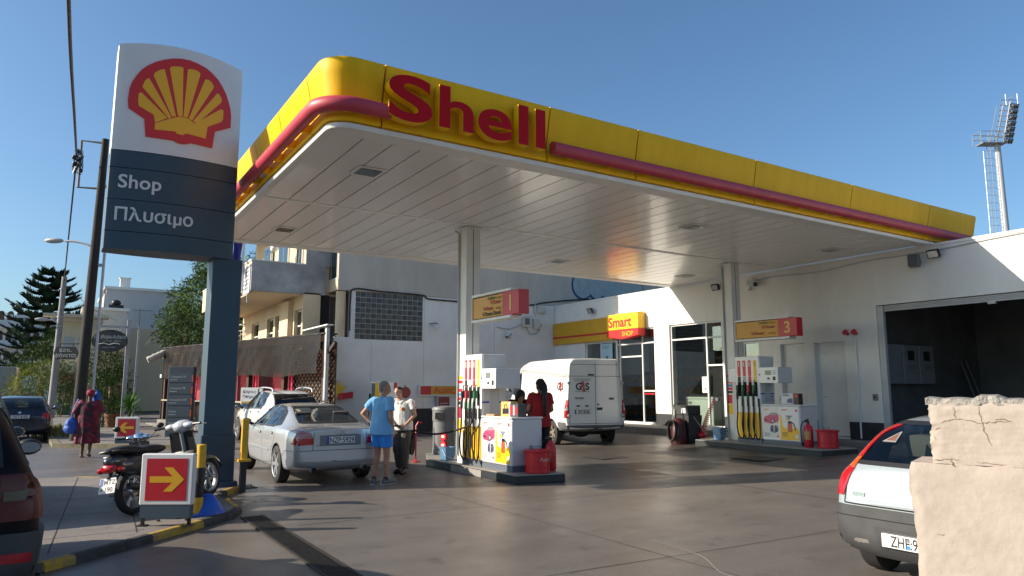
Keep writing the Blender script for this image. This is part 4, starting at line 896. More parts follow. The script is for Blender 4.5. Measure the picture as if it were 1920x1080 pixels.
    for xa, xb in ((.02, .17), (.40, .53)): b = MB(); b.box((xa, -.006, 1.20), (xb, -.0025, 1.235)); b.build('blue_label', mat('label_blue', (.02, .09, .35), .5), col)
    # cabinet with its posters
    b = MB(); b.box((0, -1.10, .1), (.66, -.004, .93)); cb_ = b.build('cabinet', M_pg, t, bevel=.03, seg=2)
    b = MB(); b.box((.012, -1.092, 0), (.65, -.004, .099)); b.build('cabinet_base', M_pband, t)
    b = MB(); b.box((-.012, -1.115, .931), (.675, .0, .965)); b.build('cabinet_top', M_pw, cb_, bevel=.012)
    b = MB(); b.box((-.006, -1.06, .13), (-.0005, -.01, .915)); pf = b.build('front_panel', M_pw, cb_)
    Q = lambda: frame((-.0065, -.02, .14), (0, -1, 0), (0, 0, 1))
    def P_(poly, n, m, d, par): b = MB(); b.prism(poly, Q(), d, d + .002); return b.build(n, m, par)
    p1 = P_([(.02, .03), (.49, .03), (.49, .76), (.02, .76)], 'poster', mat('poster_pale', (.66, .64, .60), .35), 0, pf)
    p2 = P_([(.52, .0), (1.03, .0), (1.03, .76), (.52, .76)], 'poster', mat('poster_white', (.74, .72, .69), .35), 0, pf)
    P_([(.52, .0), (1.03, .0), (1.03, .22), (.98, .30), (.80, .24), (.60, .30), (.57, .55), (.52, .62)], 'yellow_wave', M_pyel, .0021, p2)
    pk = mat('poster_pink', (.55, .06, .16), .4)
    P_([(.06, .42), (.07, .50), (.13, .545), (.20, .56), (.27, .62), (.40, .63), (.49, .58), (.49, .44), (.43, .40), (.36, .39), (.30, .36), (.20, .37), (.08, .39)], 'car_picture', pk, .0021, p1)
    P_([(.22, .56), (.28, .61), (.40, .62), (.46, .57)], 'car_window', mat('poster_grey', (.30, .32, .34), .4), .0042, p1)
    P_(circ(.32, .43, .06, 14), 'car_tyre', M_black, .0042, p1); P_(circ(.32, .43, .038, 12), 'car_wheel', M_lgrey, .0063, p1); P_([(.07, .44), (.17, .41), (.17, .45), (.08, .48)], 'car_grille', mat('dark_red', (.15, .01, .03), .4), .0042, p1)
    gx = mat('gift_blue', (.05, .06, .12), .5)
    P_([(.24, .18), (.35, .14), (.46, .19), (.46, .28), (.35, .25), (.24, .29)], 'gift_box', gx, .0021, p1); P_([(.25, .29), (.35, .255), (.46, .285), (.40, .33), (.35, .30), (.29, .335)], 'gift_lid', gx, .0021, p1); P_([(.33, .15), (.365, .15), (.365, .31), (.33, .31)], 'ribbon', M_lgrey, .0042, p1)
    P_([(.06, .70), (.22, .70), (.22, .712), (.06, .712)], 'heading', M_pred, .0021, p1); P_([(.57, .70), (.76, .70), (.76, .712), (.57, .712)], 'heading', M_pred, .0021, p2)
    P_([(.06, .68), (.17, .68), (.17, .69), (.06, .69)], 'heading', M_pred, .0021, p1); P_([(.57, .68), (.70, .68), (.70, .69), (.57, .69)], 'heading', M_pred, .0021, p2)
    P_([(.68, .57), (.88, .57), (.80, .50), (.795, .46), (.765, .46), (.76, .50)], 'funnel', mat('funnel_grey', (.20, .24, .30), .4), .0042, p2)
    P_([(.69, .50), (.755, .52), (.755, .46), (.69, .45)], 'tag', M_pyel, .0042, p2)
    P_(rrect(.73, .18, .86, .38, .03), 'canister', mat('canister_orange', (.55, .09, .02), .4), .0042, p2); P_(rrect(.74, .38, .85, .44, .02), 'canister_cap', M_black, .0042, p2); P_([(.85, .42), (.90, .40), (.94, .33), (.95, .22), (.925, .22), (.91, .33), (.88, .375), (.85, .39)], 'canister_hose', M_black, .0042, p2)
    for k in range(4): P_([(.06, .13 - .022 * k), (.24 - .03 * (k % 2), .13 - .022 * k), (.24 - .03 * (k % 2), .138 - .022 * k), (.06, .138 - .022 * k)], 'small_print', M_grey, .0021, p1)
    for k in range(5): P_([(.57, .17 - .022 * k), (.74 - .03 * (k % 2), .17 - .022 * k), (.74 - .03 * (k % 2), .18 - .022 * k), (.57, .18 - .022 * k)], 'small_print', mat('print_brown', (.25, .12, .02), .5), .0042, p2)
    P_(circ(.44, .07, .025, 10), 'stamp', M_pred, .0021, p1); P_([(.93, .04), (1.0, .04), (1.0, .13), (.93, .13)], 'stamp', M_white, .0042, p2); P_([(.96, .66), (1.01, .66), (1.01, .72), (.96, .72)], 'red_badge', M_pred, .0042, p2)
    return t
pump(6.95, 12.05, .155, 'sunlit white and yellow fuel pump with one hose pulled out to the left')
pump(14.7, 11.72, .29, 'shaded white and yellow fuel pump on the far island', False)
# the hose that is in use
b = MB(); H_ = smooth_path([(6.83, 12.18, 1.05), (6.80, 12.3, .92), (6.6, 12.75, .78), (6.35, 13.0, .74), (6.1, 13.1, .80), (5.95, 13.15, .86), (5.62, 13.0, .92), (5.4, 13.05, .92)], 7); b.tube(H_, .02, 8)
uh = b.build('fuel_hose', M_rubber, None, smooth=True); prop(uh, 'black fuel hose stretched from the sunlit pump to the attendant', 'hose')
# stickers on the columns
for cx, z0, nm in ((7.15, .0, 'left'), (15.22, .2, 'right')):
    t = thing('notice_strip', 'strip of small safety stickers on the %s canopy column' % nm, 'sticker', (cx - .167, 12.93, 1.3 + z0)); Fp = frame((0, .13, 0), (0, -1, 0), (0, 0, 1))
    b = MB(); b.prism([(0, -.55), (.2, -.55), (.2, .6), (0, .6)], Fp, -.001, .003); b.build('backing', M_white, t)
    cols = [M_pyel, M_pred, M_lgrey, M_pred, mat('sticker_blue', (.1, .25, .45), .5), M_pred, M_black]
    for k in range(7): b = MB(); b.prism([(.01, .52 - k * .085), (.19, .52 - k * .085), (.19, .585 - k * .085), (.01, .585 - k * .085)], Fp, .0031, .005); b.build('sticker', cols[k], t)
    b = MB(); b.prism([(.03, -.26), (.17, -.26), (.17, -.03), (.03, -.03)], Fp, .0031, .005); b.build('sticker', M_pred, t); b = MB(); b.prism([(.02, -.54), (.18, -.54), (.18, -.28), (.02, -.28)], Fp, .0031, .005); b.build('sticker', M_pyel, t)

# things standing on and around the islands
def extinguisher(x, y, z0, label):
    t = thing('fire_extinguisher', label, 'fire extinguisher', (x, y, z0), 0, 'red fire extinguishers at the pumps')
    b = MB(); b.lathe([(.085, 0), (.10, .02), (.10, .40), (.085, .46), (.045, .50), (.035, .54)], (0, 0, 0), 20); b.build('cylinder', M_red, t, smooth=True)
    b = MB(); b.lathe([(.03, .54), (.035, .58), (.02, .60)], (0, 0, 0), 10); b.obox((-.05, 0, .61), (.07, .012, .012), Matrix.Rotation(-.3, 3, 'Y')); b.obox((-.05, 0, .58), (.06, .01, .008)); b.build('valve', M_black, t)
    b = MB(); b.tube(smooth_path([(.02, 0, .57), (-.06, .09, .57), (-.12, .11, .40), (-.12, .10, .12), (-.12, .10, .05)], 5), .013, 7); b.build('hose', M_rubber, t, smooth=True)
    b = MB(); b.prism(circ(0, 0, .1015, 20, pi * .75, pi * 1.35) + circ(0, 0, .10, 20, pi * 1.35, pi * .75), Matrix.Identity(4), .18, .36); b.build('label', mat('extinguisher_label', (.50, .33, .10), .5, var=.5, vscale=20, c2=(.45, .03, .03)), t)
extinguisher(7.72, 10.85, .155, 'red fire extinguisher beside the near sand bin'); extinguisher(14.55, 10.32, .31, 'red fire extinguisher on the far pump island')
def sand_bin(x, y, z0, label, txt):
    t = thing('sand_bin', label, 'sand bin', (x, y, z0), 0, 'red sand bins on the pump islands')
    b = MB(); b.lathe([(.21, 0), (.225, .01), (.225, .03), (.218, .035), (.218, .10), (.224, .105), (.218, .11), (.222, .36), (.228, .365)], (0, 0, 0), 32); b.build('drum', M_red, t, smooth=True)
    b = MB(); b.lathe([(.25, .366), (.255, .372), (.255, .392), (.22, .405), (.05, .42)], (0, 0, 0), 32); l = b.build('lid', M_red, t, smooth=True)
    b = MB(); b.tube([(-.08, 0, .40), (-.08, 0, .455), (.0, .0, .46), (.08, 0, .455), (.08, 0, .40)], .007, 6); b.obox((-.1, .06, .44), (.02, .03, .04)); b.build('handle', M_grey, l)
    if txt:
        o = text('Αμμο', .085, M_white, t, Matrix.Identity(4), bold=.02, extrude=.001)
        for v in o.data.vertices:
            a = -1.98 + (v.co.x) / .222; v.co = Vector((.2235 * cos(a), .2235 * sin(a), .22 + v.co.y))
sand_bin(7.33, 10.70, .155, 'round red sand bin lettered in white on the near island', True); sand_bin(14.75, 9.98, .31, 'round red sand bin at the end of the far island', False)
tb = thing('litter_bin', 'tall round grey litter bin with a hooded top behind the near pump', 'bin', (7.58, 14.85, .155)); b = MB()
b.lathe([(.25, 0), (.265, .03), (.265, .12), (.255, .13), (.255, .74)], (0, 0, 0), 28); b.build('body', M_grey, tb, smooth=True)
b = MB(); b.lathe([(.262, .741), (.27, .76), (.27, .98), (.285, .985), (.285, 1.02), (.26, 1.06), (.1, 1.085)], (0, 0, 0), 28); h_ = b.build('hood', M_grey, tb, smooth=True)
b = MB(); b.prism(rrect(-.11, .79, .11, .94, .02), frame((-.205, -.185, 0), (-.67, .74, 0), (0, 0, 1)), -.02, .005); b.build('opening', M_dark, h_)
def bucket(x, y, z0, label, s=1.0):
    t = thing('bucket', label, 'bucket', (x, y, z0), .2, 'blue buckets at the pumps'); b = MB()
    b.grid([[(sx * w * s, sy * w * .8 * s, z * s) for sx, sy in ((-1, -1), (1, -1), (1, 1), (-1, 1))] for w, z in ((.105, 0), (.13, .25), (.14, .25), (.14, .27), (.12, .27), (.10, .02))], close=True); b.add([(sx * .105 * s, sy * .084 * s, 0.001) for sx, sy in ((-1, -1), (1, -1), (1, 1), (-1, 1))], [(3, 2, 1, 0)]); b.build('tub', mat('bucket_blue', (.10, .23, .40), .45, var=.2), t, recalc=True)
    b = MB(); b.tube([(-.14 * s, -.0, .24 * s), (-.15 * s, -.12 * s, .10 * s), (.0, -.2 * s, .04 * s), (.15 * s, -.12 * s, .10 * s), (.14 * s, 0, .24 * s)], .007, 6); b.build('handle', M_lgrey, t, smooth=True)
bucket(7.0, 13.55, .155, 'blue bucket with a wire handle at the foot of the near pump')
bucket(14.85, 13.2, .31, 'blue bucket at the foot of the right canopy column', 1.1)
rc_ = thing('red_sponge_rack', 'small red rack of rolls standing behind the blue bucket by the near pump', 'rack', (7.12, 13.95, .155)); b = MB(); b.tube([(0, 0, 0), (0, 0, .55)], .015, 6); b.build('stand', M_grey, rc_)
b = MB(); b.prism(circ(0, .46, .09, 14), frame((0, 0, 0), (.3, -1, 0), (0, 0, 1)), -.03, .03); b.prism(circ(0, .28, .09, 14), frame((0, 0, 0), (.3, -1, 0), (0, 0, 1)), -.03, .03); b.build('roll', M_red, rc_); b = MB(); b.prism(circ(0, .46, .04, 10), frame((0, 0, 0), (.3, -1, 0), (0, 0, 1)), -.034, -.0301); b.prism(circ(0, .46, .05, 10, ry=.03), frame((0, 0, 0), (.3, -1, 0), (0, 0, 1)), .0301, .036); b.prism(circ(0, .28, .05, 10, ry=.03), frame((0, 0, 0), (.3, -1, 0), (0, 0, 1)), .0301, .036); b.build('roll_label', M_white, rc_)
hs = thing('hose_stand', 'red hose stand hung with black rubber hoses left of the grey litter bin', 'hose stand', (6.95, 15.0, .0)); b = MB(); b.tube([(0, 0, 0), (0, 0, .8), (.05, 0, .88), (.14, 0, .86)], .018, 8); b.lathe([(.10, 0), (.10, .015), (.02, .03)], (0, 0, 0), 14); b.build('post', M_red, hs, smooth=True)
b = MB()
for k in range(5): a = -.10 - .035 * k; b.tube(smooth_path([(a, 0, .62), (a - .03, .02, .3), (a + .02, .03, .16 + .02 * k), (a + .07, .02, .3), (a + .05, 0, .62)], 5), .016, 6)
b.tube([(.0, 0, .62), (-.3, 0, .64)], .02, 6); b.build('hose_loop', M_rubber, hs, smooth=True)
# boxes on the pump cabinets
def crate(name, loc, size, rz, m, label, deco=None, grp=None):
    t = thing(name, label, 'box', loc, rz, grp); sx, sy, sz = size; b = MB(); b.box((-sx / 2, -sy / 2, 0), (sx / 2, sy / 2, sz)); b.build('carton', m, t, bevel=.004)
    for nm, poly, mm in (deco or []): b = MB(); b.prism([(p[0] - sy / 2, p[1]) for p in poly], frame((-sx / 2 - .0005, 0, 0), (0, -1, 0), (0, 0, 1)), 0, .003); b.build(nm, mm, t)
    return t
crate('carton_box', (7.22, 11.47, 1.121), (.16, .34, .27), 0, mat('carton_yellow', (.62, .38, .10), .5), 'yellow carton with a black bag picture on the near pump cabinet', [('bag_picture', [(.06, .04), (.28, .05), (.28, .15), (.06, .14)], M_black), ('bag_handle', [(.11, .14), (.13, .22), (.21, .22), (.23, .15), (.21, .15), (.20, .205), (.145, .205), (.13, .14)], M_black), ('white_strip', [(.29, .0), (.34, .0), (.34, .27), (.29, .27)], M_white)])
crate('carton_box', (7.20, 11.14, 1.121), (.18, .28, .24), 0, mat('carton_charcoal', (.05, .05, .055), .5), 'charcoal and red carton next to the yellow carton', [('red_print', [(.02, .03), (.10, .03), (.10, .2), (.02, .2)], M_red), ('pale_print', [(.115, .03), (.17, .03), (.17, .21), (.115, .21)], M_lgrey), ('red_print', [(.2, .05), (.26, .05), (.26, .18), (.2, .18)], M_red)])
crate('parcel_tray', (7.08, 11.83, 1.121), (.14, .30, .035), 0, mat('carton_tan', (.36, .22, .12), .6), 'small flat parcel lying at the back of the near pump cabinet')
crate('carton_box', (15.0, 11.1, 1.256), (.2, .34, .26), 0, mat('carton_pale', (.60, .60, .60), .5), 'white carton with a picture of a blue tool on the far pump cabinet', [('print', [(.05, .2), (.22, .2), (.22, .23), (.05, .23)], M_grey), ('tool_picture', [(.16, .04), (.32, .03), (.32, .13), (.25, .15), (.18, .12)], mat('tool_blue', (.03, .05, .16), .4))])
crate('carton_box', (14.97, 10.85, 1.256), (.16, .15, .26), 0, mat('carton_red_black', (.05, .02, .02), .45), 'dark red tin can box at the edge of the far pump cabinet', [('red_print', [(.02, .17), (.13, .17), (.13, .23), (.02, .23)], M_red)])
for k, y in enumerate((11.56, 11.3)):
    t = thing('spray_bottle', 'small bottle with a blue cap standing on the far pump cabinet', 'bottle', (14.95, y, 1.256), 0, 'blue capped bottles on the far pump'); b = MB(); b.lathe([(.04, 0), (.042, .12), (.02, .16)], (0, 0, 0), 12); b.build('bottle', glass('clear_plastic', (.7, .75, .75)), t, smooth=True); b = MB(); b.lathe([(.024, .16), (.024, .21)], (0, 0, 0), 10); b.build('cap', mat('label_blue'), t)
# vacuum, bin and coil by the right column
vc = thing('vacuum_cleaner', 'black and dark red forecourt vacuum cleaner with a coiled hose', 'vacuum cleaner', (14.12, 13.95, .17)); b = MB(); b.lathe([(.20, 0), (.22, .05), (.21, .35), (.17, .60), (.08, .68)], (0, 0, 0), 18); b.build('tank', mat('vac_dark_red', (.06, .008, .01), .4, var=.3), vc, smooth=True)
b = MB(); b.tube(smooth_path([(-.1, .05, .62), (-.1, .1, .85), (.02, .1, 1.08), (.28, .05, 1.10)], 5), .02, 8); b.build('handle', M_grey, vc, smooth=True); b = MB()
for k in range(4): b.tube([(-.2 - .02 * k + .02 * sin(a), .12 * cos(a) * 1.2, .36 + .26 * sin(a)) for a in [2 * pi * j / 16 for j in range(17)]], .02, 6)
b.build('hose_coil', M_rubber, vc, smooth=True)
gb_ = thing('waste_bin', 'square dark grey waste bin with a pale slot between the vacuum and the column', 'bin', (14.55, 14.0, .18)); b = MB(); b.grid([[(sx * w, sy * w, z) for sx, sy in ((-1, -1), (1, -1), (1, 1), (-1, 1))] for w, z in ((.20, 0), (.26, .72))], close=True); b.box((-.26, -.26, .721), (.26, .26, .74)); b.build('tub', mat('bin_dark', (.035, .037, .04), .5), gb_, recalc=True)
b = MB(); b.box((-.25, -.23, .741), (.25, .25, 1.0)); l = b.build('hood', mat('bin_dark'), gb_, bevel=.02); b = MB(); b.box((-.256, -.15, .80), (-.2505, .0, .93)); b.build('slot', M_white, l); b = MB(); b.tube([(-.1, -.3, .70), (.2, -.42, .25)], .008, 6); b.build('squeegee_stick', M_lgrey, gb_)
cl = thing('coiled_air_hose', 'bright red coiled air hose hanging down to a heap beside the column', 'hose', (14.78, 13.62, .31)); b = MB(); P = []
for k in range(150): t_ = k / 149; a = k * .85; r = .05 + .05 * t_; P.append((.22 * (1 - t_) ** 1.5 + .0 + r * cos(a) * .7 - .0, r * sin(a) + .28 * (1 - t_) ** 2 * -1 + .1, .95 * (1 - t_) ** 1.3 + .10))
b.tube(P, .011, 5); b.ball((.0, .12, .09), (.15, .13, .09), 10); b.build('coil', mat('hose_bright_red', (.55, .015, .02), .5), cl, smooth=True)
gg = thing('air_gauge', 'round pressure gauge with a blue air line beside the right column', 'gauge', (14.95, 13.3, 1.35)); b = MB(); b.lathe([(.07, 0), (.07, .04)], (0, 0, 0), 16, Matrix.Rotation(-pi / 2, 3, 'Y')); b.build('case', M_black, gg); b = MB(); b.lathe([(.055, .0405), (.055, .042)], (0, 0, 0), 16, Matrix.Rotation(-pi / 2, 3, 'Y')); b.build('dial', M_white, gg); b = MB(); b.tube(smooth_path([(0, 0, .06), (.0, -.08, .16), (-.03, -.15, 0), (-.03, -.16, -.6), (-.03, -.12, -1.0)], 5), .01, 6); b.build('air_line', mat('line_blue', (.05, .06, .12), .5), gg)
# rear wall equipment
aw = thing('air_water_sign', 'long red and yellow sign for air and water low on the rear wall', 'sign', (12.1, 23.66, 1.37)); b = MB(); b.box((-1.1, -.09, -.01), (1.3, -.001, .40)); b.build('case', M_white, aw, bevel=.01); b = MB(); b.box((-1.04, -.096, .04), (-.62, -.0905, .35)); b.build('red_panel', M_red, aw); b = MB(); b.box((-.619, -.096, .04), (1.24, -.0905, .35)); b.build('yellow_panel', mat('board_yellow'), aw)
text('Αερας Νερο', .27, Mred, aw, frame((-.5, -.0965, .11), (1, 0, 0), (0, 0, 1)), bold=.02)
ab = thing('air_water_unit', 'dark red service box on the rear wall under the air and water sign', 'service box', (11.95, 23.66, .78)); b = MB(); b.box((-.26, -.2, 0), (.26, -.001, .58)); b.build('cabinet', M_lgrey, ab, bevel=.01); b = MB(); b.box((-.22, -.206, .03), (.22, -.2005, .55)); b.build('front_panel', mat('unit_dark_red', (.20, .012, .015), .4), ab)
b = MB(); b.box((-.17, -.21, .30), (.17, -.2065, .33)); b.build('print', M_lgrey, ab)
rp = thing('fuel_pump', 'old white fuel pump with a red disc at the rear wall behind the two men', 'fuel pump', (9.15, 22.3, .0), -.3, 'fuel pumps on the islands'); b = MB(); b.box((-.42, -.2, .3), (.42, .25, 1.85)); c_ = b.build('cabinet', M_pw, rp, bevel=.015); b = MB(); b.box((-.45, -.25, 0), (.45, .3, .299)); b.build('base', M_isl, rp)
b = MB(); b.box((-.30, -.206, .9), (-.16, -.2005, 1.82)); b.build('yellow_strip', M_pyel, c_); b = MB(); b.box((-.42, -.206, .6), (-.31, -.2005, 1.8)); b.build('dark_strip', M_grey, c_); b = MB(); b.box((.1, -.206, 1.5), (.2, -.2005, 1.6)); b.box((-.05, -.206, 1.45), (.04, -.2005, 1.7)); b.build('display', M_black, c_); b = MB(); b.box((.3, -.206, 1.55), (.4, -.2005, 1.83)); b.build('red_strip', M_pred, c_)
b = MB(); b.obox((-.47, -.22, 1.35), (.03, .04, .12)); b.tube(smooth_path([(-.47, -.22, 1.25), (-.5, -.25, .7), (-.42, -.25, .35), (-.36, -.22, .8)], 5), .02, 6); b.build('nozzle', M_black, rp)
rd = thing('red_disc_sign', 'round dark red disc on a thin post behind the attendant', 'sign', (9.85, 22.2, 0)); b = MB(); b.tube([(0, 0, 0), (0, 0, 1.75)], .02, 6); b.build('post', M_grey, rd); b = MB(); b.prism(circ(0, 1.5, .19, 20), frame((0, -.03, 0), (1, 0, 0), (0, 0, 1)), -.0, .02); b.build('disc', mat('disc_dark_red', (.22, .015, .02), .5), rd)
st = thing('promo_sign', 'yellow star shaped cardboard sign with a red ribbon on the rear wall', 'sign', (8.1, 23.5, 1.45)); b = MB(); b.prism([((.34 if k % 2 == 0 else .15) * cos(2 * pi * k / 12 + .3), (.34 if k % 2 == 0 else .15) * sin(2 * pi * k / 12 + .3)) for k in range(12)], frame((-.1, 0, .15), (1, 0, 0), (0, 0, 1)), 0, .012); b.build('star', M_pyel, st); b = MB(); b.prism([(-.1, -.15), (.42, -.08), (.42, .13), (-.1, .06)], frame((.0, -.013, -.05), (1, 0, 0), (0, 0, 1)), 0, .012); b.build('ribbon', M_pred, st); text('Δώρο!', .15, M_white, st, frame((.0, -.026, -.12), (1, .13, 0), (0, 0, 1)), bold=.02)
# ------------------------------------------------------------------ vehicles
def paint(n, c, metal=.0, rough=.3, flake=0):
    return mat(n, c, rough, metal, var=.04, vscale=2, coat=1.0)
M_cglass = glass('car_glass', (.50, .56, .54), .01, 1.2); M_cglass_d = glass('car_glass_dark', (.05, .06, .06), .01, 1.3)
M_inter = mat('car_interior', (.022, .021, .021), .8); M_seat = mat('seat_fabric', (.075, .065, .06), .9)
M_trim = mat('car_black_trim', (.014, .014, .015), .5); M_cbump = mat('unpainted_bumper', (.045, .046, .048), .6, var=.25, vscale=5)
M_lampred = mat('lamp_red', (.42, .006, .010), .15, coat=1); M_lampclear = mat('lamp_clear', (.55, .50, .50), .12, coat=1); M_lampor = mat('lamp_orange', (.50, .07, .01), .15, coat=1)
M_plate = mat('number_plate_white', (.66, .66, .64), .45); M_pbl = mat('plate_blue', (.02, .06, .30), .5); M_rim = mat('alloy_rim', (.55, .55, .56), .3, .75); M_disc = mat('brake_dark', (.05, .05, .05), .6, .4)
def inside(p, poly):
    x, y = p; c = False; n = len(poly)
    for i in range(n):
        x1, y1 = poly[i]; x2, y2 = poly[(i + 1) % n]
        if (y1 > y) != (y2 > y) and x < (x2 - x1) * (y - y1) / (y2 - y1) + x1: c = not c
    return c
class Car:
    DIR = {'L': ((1, 0, 0), (0, 0, 1), (0, -1, 0)), 'R': ((1, 0, 0), (0, 0, 1), (0, 1, 0)), 'B': ((0, 1, 0), (0, 0, 1), (1, 0, 0)), 'F': ((0, 1, 0), (0, 0, 1), (-1, 0, 0)), 'T': ((1, 0, 0), (0, 1, 0), (0, 0, -1))}
    def __init__(s, root, st, axles, r, m, tyre_w=.2, level=3, cre=None, rk=(.65, .035, .006), arch=1.13, interior=True):
        s.root = root; s.holes = []; s.pieces = []; s.m = m
        vs = []; fs = []; n = 9; J = len(st)
        def ring(q):
            x, zf, w, zB, wT, zT = q[:6]; dx = q[6] if len(q) > 6 else 0
            zm = zf + (zB - zf) * .5
            P = [(0, zf), (.80 * w, zf), (.955 * w, zf + .09), (w, zm), (.985 * w, zB - .09), (.945 * w, zB), (wT, zT - rk[1]), (wT * rk[0], zT - rk[2]), (0, zT)]
            return [(x + (dx * max(0, (z - zB) / max(zT - zB, .01)) if dx else 0), y, z) for y, z in P]
        idx = {}
        for j, q in enumerate(st):
            R = ring(q)
            for i, p in enumerate(R):
                idx[j, i, 1] = len(vs); vs.append(p)
                if 0 < i < 8: idx[j, i, -1] = len(vs); vs.append((p[0], -p[1], p[2]))
                else: idx[j, i, -1] = idx[j, i, 1]
        for j in range(J - 1):
            for i in range(8):
                fs.append((idx[j, i, 1], idx[j + 1, i, 1], idx[j + 1, i + 1, 1], idx[j, i + 1, 1])); fs.append((idx[j, i + 1, -1], idx[j + 1, i + 1, -1], idx[j + 1, i, -1], idx[j, i, -1]))
        for j, fl in ((0, 1), (J - 1, -1)):
            for i in range(8):
                a, b_, c, d = idx[j, i, 1], idx[j, i + 1, 1], idx[j, i + 1, -1], idx[j, i, -1]
                f = [a, b_, c, d]; f = list(dict.fromkeys(f)); fs.append(tuple(f if fl > 0 else f[::-1]))
        me = bpy.data.meshes.new('cage'); me.from_pydata(vs, [], fs)
        bm = bmesh.new(); bm.from_mesh(me); bmesh.ops.recalc_face_normals(bm, faces=bm.faces); cl = bm.edges.layers.float.new('crease_edge')
        bm.verts.ensure_lookup_table(); inv = {v: k for k, v in idx.items()}
        for e in bm.edges:
            a, b_ = inv[e.verts[0].index], inv[e.verts[1].index]
            if a[0] == b_[0] and a[0] in (0, J - 1): e[cl] = .45
            if a[1] == b_[1] == 5: e[cl] = .55
            if a[1] == b_[1] == 2: e[cl] = .35
            if a[1] == b_[1] == 6: e[cl] = .3
            if cre:
                for jj, ii, v in cre:
                    if (jj is None or (a[0] == b_[0] == jj)) and (ii is None or (a[1] >= ii and b_[1] >= ii)): e[cl] = v
        bm.to_mesh(me); bm.free(); me.materials.append(m); me.materials.append(M_dark)
        o = bpy.data.objects.new('cage', me); COL.objects.link(o)
        md = o.modifiers.new('s', 'SUBSURF'); md.levels = level; md.render_levels = level
        cb = MB(); 
        for ax in axles:
            for sg in (-1, 1): cb.tube([(ax, sg * 1.4, r * 1.0), (ax, sg * (st[J // 2][2] - tyre_w - .06), r * 1.0)], r * arch, 40)
        cme = cb.mesh('cut', recalc=True); cme.materials.append(M_dark); co = bpy.data.objects.new('cut', cme); COL.objects.link(co)
        bo = o.modifiers.new('b', 'BOOLEAN'); bo.object = co; bo.operation = 'DIFFERENCE'; bo.solver = 'EXACT'; bo.material_mode = 'TRANSFER'
        dg = bpy.context.evaluated_depsgraph_get(); s.me = bpy.data.meshes.new_from_object(o.evaluated_get(dg))
        for x in (o, co): bpy.data.objects.remove(x)
        s.bvh = BVHTree.FromPolygons([v.co for v in s.me.vertices], [tuple(p.vertices) for p in s.me.polygons])
        s.matn = [x.name if x else '' for x in s.me.materials]
    def hit(s, a, b, d, fr=None):
        if fr is not None:
            o = fr @ Vector((a, b, 4)); dr = -(fr.to_3x3() @ Vector((0, 0, 1)))
        else:
            ux, uy, dr = [Vector(k) for k in s.DIR[d]]; o = ux * a + uy * b - dr * 8
            if d in 'TF': o = ux * a + uy * b - dr * 8
        h = s.bvh.ray_cast(o, dr)
        if h[0] is None:
            h = s.bvh.find_nearest(o + dr * (7.15 if (fr is None and d in 'LR') else 8))
        if fr is None and d in 'LR' and h[0] is not None and (abs(h[1].x) > .72 or abs(h[0].y) < .45): h = s.bvh.find_nearest(Vector((max(a, .03), -.84 * dr.y, b)))
        if fr is None and d == 'B' and h[0] is not None and abs(h[1].y) > .80: h = s.bvh.find_nearest(Vector((.04, a * .96, b)))
        nn = h[1]; nn = -nn if nn.dot(dr) > 0 else nn
        return h[0], nn
    def patch(s, poly, d, name, m, off=.006, h=.06, par=None, fr=None):
        P = []; n = len(poly)
        for i in range(n):
            a = Vector(poly[i]); c = Vector(poly[(i + 1) % n]); k = max(1, int((c - a).length / h)); P += [a + (c - a) * j / k for j in range(k)]
        m_ = len(P); inn = []; X = [p.x for p in P]; Z = [p.y for p in P]; x = min(X) + h * .7
        while x < max(X):
            z = min(Z) + h * .7
            while z < max(Z):
                if inside((x, z), poly): inn.append(Vector((x, z)))
                z += h
            x += h
        r = delaunay_2d_cdt(P + inn, [(i, (i + 1) % m_) for i in range(m_)], [], 1, 1e-5); V, Fs = r[0], r[2]
        fr0 = fr
        H = [s.hit(p.x, p.y, d, fr0) for p in V]; dr = Vector(s.DIR[d][2]) if fr is None else -(fr.to_3x3() @ Vector((0, 0, 1)))
        b = MB(); top = [q + nn * off for q, nn in H]; low = [q - nn * .004 for q, nn in H]; ff = []; ed = {}
        for f in Fs:
            f = list(f); nn = (top[f[1]] - top[f[0]]).cross(top[f[2]] - top[f[0]])
            if nn.dot(dr) > 0: f = f[::-1]
            ff.append(tuple(f))
            for i in range(len(f)): ed[f[i], f[(i + 1) % len(f)]] = 1
        nb = len(top); b.add(top + low, ff + [(a, a + nb, c + nb, c) for a, c in ed if (c, a) not in ed])
        return b.build(name, m, par or s.root, smooth=True)
    def line(s, pts, d, name='shut_line', m=None, w=.009, off=.0015, closed=False, par=None, h=.05, out=0):
        m = m or M_dark; P = []; Q = [Vector(p) for p in pts] + ([Vector(pts[0])] if closed else [])
        for i in range(len(Q) - 1): k = max(1, int((Q[i + 1] - Q[i]).length / h)); P += [Q[i] + (Q[i + 1] - Q[i]) * j / k for j in range(k)]
        if not closed: P.append(Q[-1])
        n = len(P); A = []; B_ = []
        for i, p in enumerate(P):
            t = (P[(i + 1) % n] - P[i - 1]) if closed else (P[min(i + 1, n - 1)] - P[max(i - 1, 0)])
            t.normalize(); nn = Vector((-t.y, t.x)) * w / 2
            for arr, sg in ((A, 1), (B_, -1)):
                q = p + nn * sg; a, b = s.hit(q.x, q.y, d); arr.append(a + b * off)
        if closed: A.append(A[0]); B_.append(B_[0])
        b = MB(); b.grid([A, B_]); return b.build(name, m, par or s.root, smooth=True)
    def window(s, poly, d, name='window', m=None, par=None, trim=.03):
        s.holes.append((poly, d)); g_ = s.patch(poly, d, name, m or M_cglass, .004, .07, par)
        if trim: s.line(poly, d, 'window_seal', M_trim, trim, .006, True, g_)
        return g_
    def piece(s, poly, d, name, m=None, par=None): s.pieces.append((poly, d, name, m, par))
    def pos(s, a, b, d): return s.hit(a, b, d)
